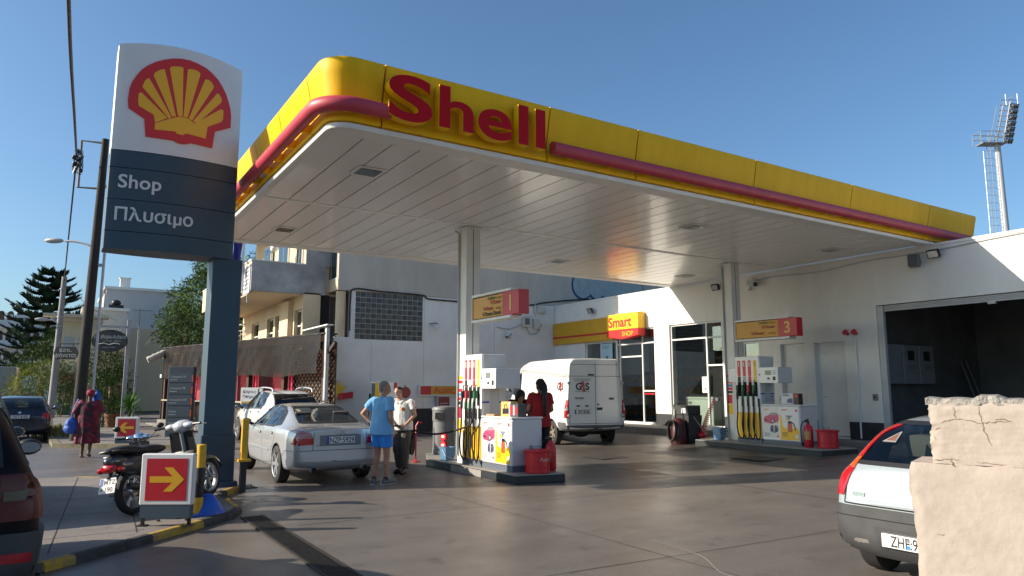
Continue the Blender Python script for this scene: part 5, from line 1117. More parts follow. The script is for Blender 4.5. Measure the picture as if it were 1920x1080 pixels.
    def finish(s, liner=True):
        me = s.me; s.me.calc_loop_triangles(); vn = [v.normal.copy() for v in me.vertices]
        def where(c, nn, items):
            for k, it in enumerate(items):
                ux, uy, dr = [Vector(q) for q in s.DIR[it[1]]]
                if nn.dot(dr) < (-.12 if it[1] in 'LR' else -.05) and inside((c.dot(ux), c.dot(uy)), it[0]): return k
            return -1
        groups = {}; hole_s = s.holes
        for p in me.polygons:
            mname = s.matn[p.material_index] if p.material_index < len(s.matn) else ''
            if mname == M_dark.name: groups.setdefault('wheel_arch', []).append(p); continue
            c = p.center; nn = p.normal
            if where(c, nn, hole_s) >= 0: continue
            k = where(c, nn, s.pieces); groups.setdefault(k, []).append(p)
        out = {}
        def make(name, ps, m, par, flip=0, off=0):
            mp = {}; vs = []; fs = []; ns = []
            for p in ps:
                f = []
                for v in p.vertices:
                    if v not in mp: mp[v] = len(vs); vs.append(me.vertices[v].co - vn[v] * off); ns.append(vn[v] * (-1 if flip else 1))
                    f.append(mp[v])
                fs.append(tuple(f[::-1] if flip else f))
            m2 = bpy.data.meshes.new(name); m2.from_pydata(vs, [], fs); m2.polygons.foreach_set('use_smooth', [True] * len(fs)); m2.update()
            if not flip and name != 'wheel_arch': m2.normals_split_custom_set_from_vertices([tuple(q) for q in ns])
            return link(name, m2, m, par)
        body_ps = groups.get(-1, [])
        body = make('body', body_ps, s.m, s.root)
        for k, it in enumerate(s.pieces):
            if groups.get(k): out[it[2], k] = make(it[2], groups[k], it[3] or s.m, it[4] or s.root)
        if groups.get('wheel_arch'): make('wheel_arch', groups['wheel_arch'], M_dark, s.root)
        if liner:
            al = [p for k in groups if k != 'wheel_arch' for p in groups[k] if p.center.z > .35]
            make('interior_lining', al, M_inter, s.root, 1, .03)
        return body, out
def wheel(root, x, y, r, w, side, spokes=7, rimm=None, rr=.66, steer=0, hub=False):
    e = MB(); R = Matrix.Rotation(-side * pi / 2, 3, 'X')            # lathe axis points outward
    e.lathe([(r * rr, -w / 2), (r * .90, -w / 2), (r * .985, -w * .42), (r, -w * .25), (r, w * .25), (r * .985, w * .42), (r * .90, w / 2), (r * rr, w / 2), (r * rr * .98, w * .3)], (0, 0, 0), 36, R, cap=False)
    o = e.build('wheel', M_rubber, root, smooth=True); o.location = (x, y, r); o.rotation_euler.z = steer
    b = MB(); b.lathe([(r * rr * 1.01, w * .49), (r * rr * .95, w * .46), (r * rr * .90, w * .30), (r * rr * .88, -w * .2)], (0, 0, 0), 36, R, cap=False)
    b.v = b.v; rim = b.build('rim', rimm or M_rim, o, smooth=True)
    b = MB(); b.lathe([(r * rr * .9, -w * .1), (.02, -w * .1)], (0, 0, 0), 24, R); b.build('brake_disc', M_disc, o)
    b = MB(); b.lathe([(.001, w * .44), (r * .12, w * .43), (r * .14, w * .36), (r * .14, 0)], (0, 0, 0), 16, R)
    for k in range(spokes):
        a = 2 * pi * k / spokes; d = Vector((cos(a), 0, sin(a))); t = Vector((-sin(a), 0, cos(a))); out = Vector((0, side, 0)); 
        r0, r1 = r * .09, r * rr * .93; w0, w1 = r * .095, r * .075 + .0
        vs = [d * r0 + t * w0 + out * w * .40, d * r0 - t * w0 + out * w * .40, d * r1 - t * w1 + out * w * .43, d * r1 + t * w1 + out * w * .43]
        vs += [v - out * w * .16 for v in vs]; b.add(vs, [(0, 1, 2, 3), (7, 6, 5, 4), (0, 4, 5, 1), (1, 5, 6, 2), (2, 6, 7, 3), (3, 7, 4, 0)])
    b.build('spokes' if False else 'hub', rimm or M_rim, o, recalc=True)
    return o
def plate(root, M, txt, w=.52, h=.115, blue=True, name='number_plate', tsx=.80):
    b = MB(); b.prism(rrect(-w / 2, -h / 2, w / 2, h / 2, .01), M, 0, .008); p = b.build(name, M_plate, root)
    b = MB(); b.prism([(-w / 2 + .002, -h / 2 + .004), (-w / 2 + .045, -h / 2 + .004), (-w / 2 + .045, h / 2 - .004), (-w / 2 + .002, h / 2 - .004)], M, .0081, .009)
    if blue: b.build('country_band', M_pbl, p)
    b2 = MB(); t_ = .006; b2.prism([(-w / 2, -h / 2), (w / 2, -h / 2), (w / 2, -h / 2 + t_), (-w / 2, -h / 2 + t_)], M, .0081, .0095); b2.prism([(-w / 2, h / 2 - t_), (w / 2, h / 2 - t_), (w / 2, h / 2), (-w / 2, h / 2)], M, .0081, .0095); b2.build('plate_rim', M_black, p)
    o = text(txt, h * 1.02, M_black, p, M @ Matrix.Translation((.02 if blue else 0, -h * .36, .0085)), 'registration', bold=.012, align='CENTER', sx=tsx, extrude=.0015)
    xs = [v.co for v in o.data.vertices]; return p
def seat(root, x, y, m=M_seat):
    b = MB(); b.obox((x - .1, y, .72), (.07, .24, .34), Matrix.Rotation(-.25, 3, 'Y')); b.obox((x + .15, y, .42), (.26, .25, .08)); s = b.build('seat', m, root, bevel=.05, seg=2, smooth=True)
    b = MB(); b.obox((x - .22, y, 1.17), (.05, .15, .10), Matrix.Rotation(-.15, 3, 'Y')); b.tube([(x - .2, y - .06, 1.0), (x - .22, y - .06, 1.1)], .01, 6); b.tube([(x - .2, y + .06, 1.0), (x - .22, y + .06, 1.1)], .01, 6); b.build('headrest', m, s, bevel=.03, seg=2, smooth=True)
def mirror(root, x, y, z, side, m):
    b = MB(); b.ball((x, y + side * .12, z), (.075, .105, .075), 12); b.tube([(x + .02, y - side * .03, z - .05), (x + .01, y + side * .06, z - .03)], .03, 8); o = b.build('wing_mirror', m, root, smooth=True)
    b = MB(); b.lathe([(.001, 0), (.065, .0), (.07, .012)], (x - .062, y + side * .125, z), 14, Matrix.Rotation(-pi / 2, 3, 'Y'), sx=.7, sy=1.2); b.build('mirror_glass', mat('mirror_glass', (.25, .30, .33), .05, .8), o); return o
def handle(car, x, z, side, par, m):
    q, nn = car.hit(x, z, 'L' if side > 0 else 'R'); b = MB(); b.obox(q + nn * .022, (.085, .012, .017), Matrix.Identity(3)); o = b.build('handle', m, par, bevel=.008, seg=2, smooth=True)
    b = MB(); b.prism(circ(0, 0, .05, 14, ry=.03), frame(q + nn * .001, (side * -1, 0, 0), (0, 0, 1)), -.004, .003); b.build('handle_recess', M_trim, o)
def place(root, x, y, heading, z=0, s=1.0): root.location = (x, y, z); root.rotation_euler = (0, 0, heading); root.scale = (s, s, s)
def rear_fr(car, y, z, tilt=0):
    q, nn = car.hit(y, z, 'B'); return q, nn
def plane_on(car, a, b, d, lift=.004):
    q, nn = car.hit(a, b, d); n = Vector((nn.x, nn.y, nn.z)).normalized(); ux = Vector((0, 0, 1)).cross(n).normalized(); return frame(q + n * lift, ux, n.cross(ux))

# ---- silver saloon
def saloon():
    root = thing('silver_saloon', 'silver saloon car with its rear to us being refuelled beside two men', 'car')
    m = paint('silver_paint', (.48, .488, .50), .45, .30)
    st = [(0.0, .42, .72, .88, .60, .99), (.05, .30, .81, .93, .63, 1.035), (.35, .22, .865, .965, .66, 1.055), (.60, .20, .88, .98, .64, 1.065), (1.45, .19, .885, .985, .53, 1.395), (2.2, .19, .885, .975, .565, 1.44), (2.85, .19, .885, .955, .545, 1.40), (3.55, .20, .875, .925, .64, .99), (4.1, .22, .86, .84, .60, .90), (4.45, .27, .79, .70, .54, .76), (4.55, .40, .66, .62, .45, .66)]
    c = Car(root, st, (1.02, 3.67), .335, m, .21)
    c.window([(-.565, 1.085), (.565, 1.085), (.52, 1.22), (.445, 1.355), (-.445, 1.355), (-.52, 1.22)], 'B', 'rear_window', M_cglass, trim=.03); c.window([(-.62, 1.03), (.62, 1.03), (.48, 1.37), (-.48, 1.37)], 'F', 'windscreen', M_cglass)
    fr, re = [(3.30, .99), (2.98, 1.19), (2.72, 1.335), (2.17, 1.375), (2.17, .995)], [(2.09, .998), (2.09, 1.375), (1.72, 1.345), (1.55, 1.30), (1.40, 1.02), (1.40, 1.005)]
    qd = [(1.345, 1.02), (1.49, 1.29), (1.36, 1.23), (1.12, 1.045)]
    for d in 'LR':
        w1 = c.window(fr, d); w2 = c.window(re, d); w3 = c.window(qd, d)
        d1 = [(3.38, .97), (3.38, .34), (2.13, .30), (2.13, 1.40), (2.72, 1.36)]; d2 = [(2.13, .30), (1.55, .30), (1.38, .60), (1.24, .72), (1.24, .99), (1.50, 1.31), (1.72, 1.37), (2.13, 1.40)]
        c.piece(d1, d, 'door'); c.piece(d2, d, 'door')
        c.line([(3.40, .97), (3.42, .62), (3.36, .33), (2.13, .29)], d); c.line([(2.13, .29), (2.13, 1.0)], d); c.line([(1.24, .98), (1.22, .76), (1.38, .60), (1.54, .34), (2.13, .29)], d)
        c.patch([(3.2, .545), (1.58, .545), (1.58, .575), (3.2, .575)], d, 'rubbing_strip', m, .014, .08)
        sd = 1 if d == 'L' else -1
        handle(c, 2.32, .86, sd, root, m); handle(c, 1.42, .88, sd, root, m)
        mirror(root, 3.08, sd * .86, 1.03, sd, m if sd < 0 else M_trim)
        c.line([(.14, .615), (.45, .62), (.66, .50)], d)
    for sg in (-1, 1):
        fr_ = frame(Vector((.0, sg * .8, 0)), Vector((1, 0, 0)) if False else Vector((-sg * .707 * -1, -.707 * -1 * 1, 0)) if False else Vector((sg * .55, -.83, 0)) * 1, (0, 0, 1)) if False else None
        t = c.patch([(sg * .50, .73), (sg * .72, .72), (sg * .86, .74), (sg * .86, .84), (sg * .50, .84)], 'B', 'tail_lamp', M_lampred, .010, .035); c.patch([(sg * .50, .842), (sg * .86, .842), (sg * .80, .96), (sg * .70, .97), (sg * .545, .935)], 'B', 'tail_lamp_clear', mat('lamp_pinkish', (.42, .16, .16), .15, coat=1), .010, .035, t)
        d = 'L' if sg > 0 else 'R'
        c.patch([(-.0, .73), (.20, .74), (.13, .84), (-.0, .84)], d, 'tail_lamp_side', M_lampred, .010, .03, t); c.patch([(.0, .842), (.13, .842), (.06, .95), (.0, .95)], d, 'tail_lamp_side', mat('lamp_pinkish'), .010, .03, t)
        b = MB(); q = Vector((.02, sg * .47, .29)); b.tube([q + Vector((.2, 0, .02)), q + Vector((-.03, 0, 0))], .05, 16, cap=False); b.tube([q + Vector((.05, 0, .015)), q + Vector((-.0, 0, 0))], .043, 14); b.build('exhaust_pipe', M_dark if False else M_steel, root, smooth=True)
        b = MB(); b.prism(circ(0, 0, .046, 14), frame(q + Vector((-.031, 0, 0)), (0, -1, 0), (0, 0, 1)), -.006, .0); b.build('exhaust_mouth', M_dark, root)
        c.patch([(4.1, .62), (4.5, .62), (4.5, .76), (4.2, .80)], d, 'headlight', M_lampclear, .008, .05)
    c.line([(-.50, .63), (-.48, .99)], 'B', w=.010); c.line([(.50, .63), (.48, .99)], 'B', w=.010); c.line([(-.82, .625), (.82, .625)], 'B', w=.010)
    c.patch([(-.38, .70), (.38, .70), (.38, .885), (-.30, .90), (-.38, .88)], 'B', 'plate_recess', mat('recess_silver', (.16, .165, .17), .4), .003, .06)
    plate(root, plane_on(c, 0, .80, 'B', .012), 'NZP:5929', .52, .135)
    M = plane_on(c, 0, .935, 'B', .006)
    b = MB()
    for k in range(4): 
        cx = -.072 + .048 * k; b.tube([M @ Vector((cx + .031 * cos(a), .031 * sin(a), .002)) for a in [2 * pi * j / 16 for j in range(17)]], .0045, 5, cap=False)
    b.build('ring_emblem', M_chrome, root, smooth=True)
    text('A4', .05, M_chrome, root, plane_on(c, .42, .70, 'B', .006) , 'badge', bold=.01, align='CENTER'); text('1.8T', .05, M_chrome, root, plane_on(c, -.42, .715, 'B', .006), 'badge', bold=.01, align='CENTER')
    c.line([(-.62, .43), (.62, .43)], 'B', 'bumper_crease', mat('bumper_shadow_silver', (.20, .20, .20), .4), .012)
    c.finish()
    for x, y in ((1.35, .37), (1.35, -.37), (2.3, .38), (2.3, -.38)): seat(root, x, y)
    b = MB(); b.box((.75, -.6, .75), (1.15, .6, 1.03)); b.box((.7, -.75, .25), (3.6, .75, .32)); b.box((3.1, -.62, .6), (3.45, .62, .98)); b.build('parcel_shelf', M_inter, root)
    for ax in (1.02, 3.67):
        for sg in (-1, 1): wheel(root, ax, sg * .775, .335, .215, sg, 6, None, .70)
    return root
place(saloon(), 4.20, 12.12, pi / 2, 0, .955)

# ---- white compact SUV
def hatch(kind):
    if kind == 'suv':
        root = thing('white_suv', 'white compact SUV with roof rails parked ahead of the silver saloon', 'car'); m = paint('white_car_paint', (.70, .70, .69), .0, .3)
        st = [(0.0, .42, .72, .86, .62, .97), (.06, .34, .80, .95, .64, 1.04), (.20, .28, .845, 1.0, .66, 1.09), (.50, .26, .86, 1.0, .57, 1.46), (1.6, .25, .865, .985, .60, 1.55), (2.35, .25, .865, .965, .575, 1.50), (3.10, .26, .86, .94, .64, 1.05), (3.7, .30, .83, .86, .60, .96), (3.95, .36, .74, .72, .54, .80), (4.02, .46, .62, .64, .45, .70)]
        ax = (.75, 3.3); r = .335
    elif kind == 'fiat':
        root = thing('white_hatchback', 'white hatchback with a black bumper half hidden by the broken plaster wall', 'car'); m = paint('pale_blue_white_paint', (.275, .315, .335), .0, .25)
        st = [(0.0, .36, .72, .62, .66, .70), (.035, .27, .79, .66, .70, .76), (.09, .24, .805, .90, .70, 1.0), (.17, .22, .82, .93, .655, 1.055), (.50, .20, .825, .935, .575, 1.43), (1.5, .2, .83, .92, .60, 1.48), (2.2, .2, .83, .90, .565, 1.44), (3.0, .2, .825, .86, .60, .96), (3.5, .24, .80, .76, .56, .83), (3.75, .30, .72, .66, .5, .70), (3.82, .42, .6, .58, .42, .6)]
        ax = (.62, 3.08); r = .285
    else:
        root = thing('navy_hatchback', 'dark navy hatchback parked at the kerb down the road' if kind == 'navy' else 'dark car parked ahead of the dark red SUV, only its wing mirror showing', 'car'); m = paint('navy_paint' if kind == 'navy' else 'dark_car_paint', (.010, .014, .028) if kind == 'navy' else (.012, .012, .014), .2, .25)
        st = [(0.0, .36, .72, .70, .66, .80), (.04, .27, .80, .78, .70, .86), (.12, .23, .83, .90, .68, 1.0), (.55, .2, .845, .93, .56, 1.38), (1.6, .2, .845, .915, .585, 1.43), (2.3, .2, .845, .90, .56, 1.39), (3.1, .2, .84, .87, .62, .95), (3.7, .24, .81, .78, .56, .85), (3.95, .30, .72, .66, .5, .7), (4.02, .42, .6, .58, .42, .6)]
        ax = (.75, 3.2); r = .295
    c = Car(root, st, ax, r, m, .19, level=3 if kind == 'fiat' else 2)
    zb = {'suv': 1.0, 'fiat': .95, 'navy': .94, 'hidden': .94}[kind]; zt = {'suv': 1.45, 'fiat': 1.39, 'navy': 1.35, 'hidden': 1.35}[kind]
    if kind == 'suv': c.window([(-.60, 1.10), (.60, 1.10), (.53, 1.40), (-.53, 1.40)], 'B', 'rear_window', M_cglass_d)
    elif kind == 'fiat': c.window([(-.64, 1.025), (.64, 1.025), (.54, 1.375), (-.54, 1.375)], 'B', 'rear_window', M_cglass, trim=.035)
    else: c.window([(-.62, .98), (.62, .98), (.53, 1.32), (-.53, 1.32)], 'B', 'rear_window', M_cglass)
    c.window([(-.60, zb + .10), (.60, zb + .10), (.50, zt - .02), (-.50, zt - .02)], 'F', 'windscreen', M_cglass)
    xf = st[-4][0] - .25; xm = (xf + .7) / 2 + .1; k_ = st[-5][0]
    for d in 'LR':
        sd = 1 if d == 'L' else -1
        if kind == 'suv':
            c.window([(xf, 1.0), (2.3, 1.42), (1.72, 1.47), (1.72, 1.0)], d); c.window([(1.64, 1.0), (1.64, 1.47), (.95, 1.43), (.72, 1.12), (.95, 1.03)], d)
            c.piece([(xf + .08, .98), (xf + .1, .4), (1.68, .36), (1.68, 1.5), (2.3, 1.46)], d, 'door'); c.piece([(1.68, .36), (1.15, .36), (1.05, .6), (.62, 1.1), (.95, 1.47), (1.68, 1.5)], d, 'door')
            c.line([(xf + .1, .98), (xf + .12, .42), (1.68, .34)], d); c.line([(1.68, .34), (1.68, 1.0)], d); c.line([(1.68, .34), (1.14, .38), (1.02, .62), (.9, 1.0)], d)
            handle(c, 1.88, .90, sd, root, M_lgrey); handle(c, 1.05, .92, sd, root, M_lgrey); mirror(root, xf - .12, sd * .86, 1.04, sd, M_trim)
            for a in ax:
                c.line([(a + (r * 1.20) * cos(t), r + (r * 1.20) * sin(t)) for t in [pi * (.0 + k / 14) for k in range(15)]], d, 'arch_moulding', M_cbump, .07, .008)
            c.line([(ax[0] + .4, .33), (ax[1] - .4, .33)], d, 'sill_moulding', M_cbump, .12, .008)
            b = MB(); b.tube(smooth_path([(.62, sd * .56, 1.47), (.75, sd * .565, 1.565), (1.5, sd * .59, 1.60), (2.05, sd * .57, 1.565), (2.2, sd * .56, 1.49)], 5), .022, 8); b.build('roof_rail', M_chrome if False else M_alu, root, smooth=True)
        elif kind == 'fiat':
            c.window([(xf + .05, .94), (2.12, 1.355), (1.55, 1.39), (1.55, .94)], d); c.window([(1.47, .95), (1.47, 1.39), (.95, 1.36), (.75, 1.0)], d)
            c.line([(xf + .12, .94), (xf + .1, .34), (1.5, .28), (1.5, .95)], d); c.piece([(xf + .1, .94), (xf + .08, .3), (1.5, .26), (1.5, 1.42), (2.12, 1.4)], d, 'door'); handle(c, 1.68, .80, sd, root, M_cbump); mirror(root, xf - .1, sd * .83, .98, sd, M_trim)
            c.patch([(.0, .30), (.32, .30), (.24, .62), (.0, .62)], d, 'bumper_corner', M_cbump, .016, .06)
            c.line([(.0, .66), (.36, .66)], d)
        else:
            c.window([(xf + .05, .95), (2.2, 1.30), (1.65, 1.34), (1.65, .95)], d); c.window([(1.57, .95), (1.57, 1.34), (1.0, 1.31), (.78, 1.0)], d); mirror(root, xf - .1, sd * .84, 1.0, sd, m); handle(c, 1.8, .82, sd, root, m)
            c.line([(xf + .12, .94), (xf + .1, .34), (1.6, .28), (1.6, .95)], d)
    for sg in (-1, 1):
        if kind == 'suv': c.patch([(sg * .62, .78), (sg * .84, .78), (sg * .84, 1.02), (sg * .66, 1.02)], 'B', 'tail_lamp', M_lampred, .01, .05)
        elif kind == 'fiat':
            ux_ = Vector((-sg * .77 * sg if sg > 0 else .77, -.64, 0)); ux_ = Vector((-.77 * sg, -.64, 0)); fd = frame((.25, sg * .7, 0), ux_, (0, 0, 1))
            def dg(pts): return [((x - .25) * ux_.x + (sg * y - sg * .7) * ux_.y, z) for x, y, z in pts]
            t = c.patch(dg([(.02, .725, .73), (.03, .725, .975), (.20, .81, .975), (.12, .81, .73)]), 'D', 'tail_lamp', M_lampred, .012, .03, None, fd); c.patch(dg([(.04, .725, .98), (.12, .705, 1.07), (.27, .79, 1.07), (.20, .81, .98)]), 'D', 'tail_lamp_amber', M_lampor, .012, .03, t, fd)
            c.patch(dg([(.12, .705, 1.075), (.235, .68, 1.2), (.38, .645, 1.32), (.415, .638, 1.355), (.475, .675, 1.355), (.44, .715, 1.3), (.35, .76, 1.18), (.275, .785, 1.075)]), 'D', 'tail_lamp_top', M_lampred, .012, .03, t, fd)
            c.patch([(sg * .45, .335), (sg * .62, .345), (sg * .60, .395), (sg * .45, .385)], 'B', 'reflector', mat('reflector_grey', (.16, .15, .14), .3), .02, .05)
        else:
            t = c.patch([(sg * .58, .72), (sg * .82, .72), (sg * .82, .88), (sg * .58, .88)], 'B', 'tail_lamp', M_lampred, .01, .05)
    if kind == 'fiat':
        c.patch([(-.80, .25), (.80, .25), (.80, .655), (-.80, .655)], 'B', 'bumper', M_cbump, .022, .05)
        c.line([(-.80, .565), (.80, .565)], 'B', w=.008, off=.024); c.line([(-.685, .67), (.685, .67)], 'B', w=.012, off=.004); c.line([(.69, .67), (.685, 1.0)], 'B', w=.010, off=.004)
        c.patch([(-.36, .31), (.36, .31), (.40, .50), (-.40, .50)], 'B', 'plate_recess', mat('bumper_recess', (.03, .03, .032), .6), .024, .05)
        M = plane_on(c, 0, .405, 'B', .03); p = plate(root, M @ Matrix.Translation((-.07, 0, 0)), 'ZHE:9957', .52, .125, False, tsx=.70)
        b = MB(); b.prism(circ(-.10, -.03, .017, 12), M, .009, .0105); b.build('plate_seal', mat('seal_blue', (.02, .2, .5), .5), p); b = MB(); b.prism(circ(-.10, .025, .015, 12), M, .009, .0105); b.build('plate_seal', M_grey, p)
        M = plane_on(c, .56, .755, 'B', .006); b = MB(); b.prism(rrect(-.06, -.018, .06, .018, .003), M, -.002, .004); e = b.build('square_badge_strip', mat('badge_teal', (.12, .22, .22), .4), root)
        b = MB()
        for k in range(4): b.prism([(-.052 + .027 * k, -.012), (-.031 + .027 * k, -.012), (-.031 + .027 * k, .012), (-.052 + .027 * k, .012)], M, .0041, .0055)
        b.build('badge_square', mat('badge_dark', (.05, .10, .10), .4), e)
        q, nn = c.hit(.0, .80, 'B'); b = MB(); b.lathe([(.03, 0), (.03, .012), (.012, .016)], q, 14, Matrix.Rotation(-pi / 2, 3, 'Y')); b.build('lock', M_grey, root)
        b = MB(); P = [c.hit(y, z, 'B') for y, z in ((.02, 1.03), (-.1, 1.05), (-.3, 1.10), (-.5, 1.12))]; b.tube([p + nn * .03 for p, nn in P], [.03, .022, .014, .01], 8); b.build('wiper', M_trim, root, smooth=True)
        st_ = c.patch([(.35, 1.21), (.48, 1.21), (.36, 1.30), (.35, 1.295)], 'B', 'window_sticker', mat('sticker_pale', (.22, .22, .21), .6), .007, .05); c.patch([(.36, 1.22), (.45, 1.22), (.365, 1.285)], 'B', 'sticker_print', mat('sticker_brown', (.25, .10, .07), .5, var=.6, vscale=30), .0085, .04, st_)
        for x, y in ((.95, .3), (.95, -.3), (1.9, .36), (1.9, -.36)): seat(root, x, y, mat('seat_beige', (.16, .15, .14), .9))
        b = MB(); b.box((.30, -.55, .70), (.75, .55, .74)); b.build('parcel_shelf', M_inter, root)
        for a in ax:
            for sg in (-1, 1): wheel(root, a, sg * .72, r, .175, sg, 8, mat('steel_wheel', (.10, .10, .105), .5, .3))
    else:
        M = plane_on(c, 0, .78 if kind != 'suv' else .80, 'B', .010); plate(root, M, 'YXT 8185' if kind == 'navy' else 'YZH 4127', .52, .115)
        if kind == 'navy': c.line([(-.66, .66), (.66, .66)], 'B', w=.012); q = plane_on(c, 0, .90, 'B', .004); b = MB(); b.prism(circ(0, 0, .045, 14), q, 0, .006); b.build('badge', M_alu, root); b = MB(); b.tube([(.65, 0, 1.38), (.45, 0, 1.62)], .006, 5); b.build('aerial', M_trim, root)
        for x, y in ((1.0, .33), (1.0, -.33), (2.0, .36), (2.0, -.36)): seat(root, x, y)
        for a in ax:
            for sg in (-1, 1): wheel(root, a, sg * (.76 if kind == 'suv' else .74), r, .2, sg, 5 if kind == 'suv' else 7)
    c.finish()
    return root
place(hatch('suv'), 5.98, 20.9, pi / 2 + .03, 0, 1.04)
place(hatch('fiat'), 5.95, 3.24, 0.0, 0, .965)
place(hatch('navy'), -.88, 26.6, pi / 2, 0, 1.0)
place(hatch('hidden'), -1.35, 10.3, pi / 2 + .02, 0, 1.0)

# ---- white van
def van():
    root = thing('white_van', 'white delivery van with red tail lamps parked by the shop door', 'van'); m = paint('van_white_paint', (.74, .74, .72), 0, .35)
    st = [(0.0, .48, .93, 1.15, .80, 2.42), (.10, .42, .965, 1.15, .83, 2.45), (1.0, .36, .97, 1.15, .84, 2.47), (3.2, .36, .97, 1.15, .84, 2.47), (3.95, .36, .97, 1.15, .80, 2.36), (4.75, .36, .95, 1.12, .76, 1.62), (5.2, .38, .90, .98, .68, 1.12), (5.5, .42, .78, .80, .58, .90), (5.56, .5, .6, .7, .45, .78)]
    c = Car(root, st, (.95, 4.55), .34, m, .2, cre=[(0, None, .8), (None, 6, .55)], rk=(.86, .14, .015), arch=1.16)
    c.window([(-.62, 1.55), (.62, 1.55), (.62, 2.2), (-.62, 2.2)], 'F', 'windscreen')
    for d in 'LR':
        sd = 1 if d == 'L' else -1
        c.window([(4.65, 1.42), (4.1, 2.05), (3.65, 2.05), (3.65, 1.35)], d)
        c.line([(3.55, .5), (3.55, 2.25)], d); c.line([(1.55, .55), (1.55, 2.25)], d); c.line([(.12, 1.92), (3.5, 1.94)], d, w=.012); c.line([(.12, 2.26), (3.55, 2.27)], d, w=.010); c.line([(.13, .60), (.12, 2.3)], d, w=.012)
        c.patch([(.0, .44), (.52, .44), (.52, .66), (.0, .66)], d, 'corner_bumper', mat('van_bumper', (.10, .10, .105), .6), .015, .08)
        mirror(root, 4.3, sd * .98, 1.55, sd, M_trim)
        c.line([(.95 + .42 * cos(t), .34 + .42 * sin(t)) for t in [pi * k / 14 for k in range(15)]], d, 'arch_lip', m, .04, .008)
    c.line([(0, .60), (0, 2.32)], 'B', w=.013); c.line([(-.80, .62), (-.845, 1.2), (-.76, 2.27), (.76, 2.27), (.845, 1.2), (.80, .62)], 'B', w=.011, closed=True); c.line([(-.80, 1.94), (.80, 1.94)], 'B', w=.012)
    c.patch([(-.95, .40), (.95, .40), (.95, .58), (-.95, .58)], 'B', 'bumper', mat('van_bumper'), .03, .08)
    for sg in (-1, 1):
        t = c.patch([(sg * .855, .78), (sg * .955, .78), (sg * .955, 1.28), (sg * .865, 1.28)], 'B', 'tail_lamp', M_lampred, .02, .05); c.patch([(sg * .87, .98), (sg * .95, .98), (sg * .95, 1.08), (sg * .87, 1.08)], 'B', 'tail_lamp_clear', M_lampclear, .024, .05, t)
        c.patch([(.0, .78), (.07, .78), (.07, 1.28), (.0, 1.28)], 'L' if sg > 0 else 'R', 'tail_lamp_side', M_lampred, .016, .05, t)
        for z in (.85, 1.75):
            b = MB(); q, nn = c.hit(sg * .83, z, 'B'); b.obox(q + nn * .02, (.03, .05, .035)); b.build('hinge', M_lgrey, root, bevel=.008)
    plate(root, plane_on(c, .40, .95, 'B', .012), 'IPZ·8236', .52, .115)
    b = MB()
    for y in (.55, .28): q, nn = c.hit(y, 1.11, 'B'); b.obox(q + nn * .012, (.015, .045, .018))
    b.build('plate_lamp', M_black, root)
    q, nn = c.hit(-.12, 1.03, 'B'); b = MB(); b.obox(q + nn * .01, (.014, .085, .035)); b.build('handle', M_black, root, bevel=.008); q, nn = c.hit(-.07, 1.15, 'B'); b = MB(); b.obox(q + nn * .008, (.01, .022, .025)); b.build('lock', M_black, root)
    q, nn = c.hit(.14, 1.98, 'B'); b = MB(); b.obox(q + nn * .012, (.016, .09, .022)); b.build('brake_lamp', mat('lamp_dark_red', (.03, .005, .006), .3), root)
    text('TRANSIT', .075, M_grey, root, plane_on(c, .66, 1.30, 'B', .006), 'badge', bold=.015)
    b = MB(); b.prism(circ(0, 0, .085, 18, ry=.035), plane_on(c, -.5, 1.31, 'B', .006), 0, .008); b.build('oval_badge', M_grey, root)
    # company mark on door and flank: black G and S with a red 4 between
    for d, a, z, s_ in (('B', .42, 1.66, 1.0), ('L', .48, 1.66, 1.0)):
        Mx = plane_on(c, a, z, d, .006); h = .27 * s_
        for ch, x, dz, mm in (('G', -.20, 0, M_black), ('4', -.045, .02, M_lampred), ('S', .10, 0, M_black)): text(ch, h, mm, root, Mx @ Matrix.Translation((x * s_, -.10 + dz, .0 if ch != '4' else .003)), 'company_mark', bold=.03)
        bb = MB(); bb.prism([(-.06, .11), (.06, .14), (-.0, .03)], Mx, .003, .006); bb.build('company_mark', M_lampred, root); bb = MB(); bb.prism([(.0, -.13), (.10, -.16), (.10, -.08), (.02, -.08)], Mx, .003, .006); bb.build('company_mark', M_lampred, root)
    b = MB(); 
    Mx = plane_on(c, .42, 1.86, 'B', .006)
    for k in range(3): b.prism([(-.30 + .04 * k, -.02 * k * 1.6), (.30 - .04 * k, -.032 * k), (.30 - .04 * k, -.032 * k + .010), (-.30 + .04 * k, -.032 * k + .010)], Mx, 0, .002)
    Mx = plane_on(c, .42, 1.50, 'B', .006); b.prism([(-.22, 0), (.22, 0), (.22, .014), (-.22, .014)], Mx, 0, .002)
    b.build('small_print', M_grey, root)
    c.finish()
    for a in (.95, 4.55):
        for sg in (-1, 1): wheel(root, a, sg * .84, .34, .2, sg, 5, mat('van_wheel', (.42, .36, .30), .35, .6), rr=.62)
    b = MB(); b.box((.3, -.7, .3), (4.2, .7, .42)); b.ball((1.0, 0, .38), (.25, .3, .2), 12); b.build('underbody', M_dark, root)
    return root
vh = radians(57.6 + 20)
VC = Vector((12.45, 16.15)) ; place(van(), 12.32, 15.2, vh, .11, .955)

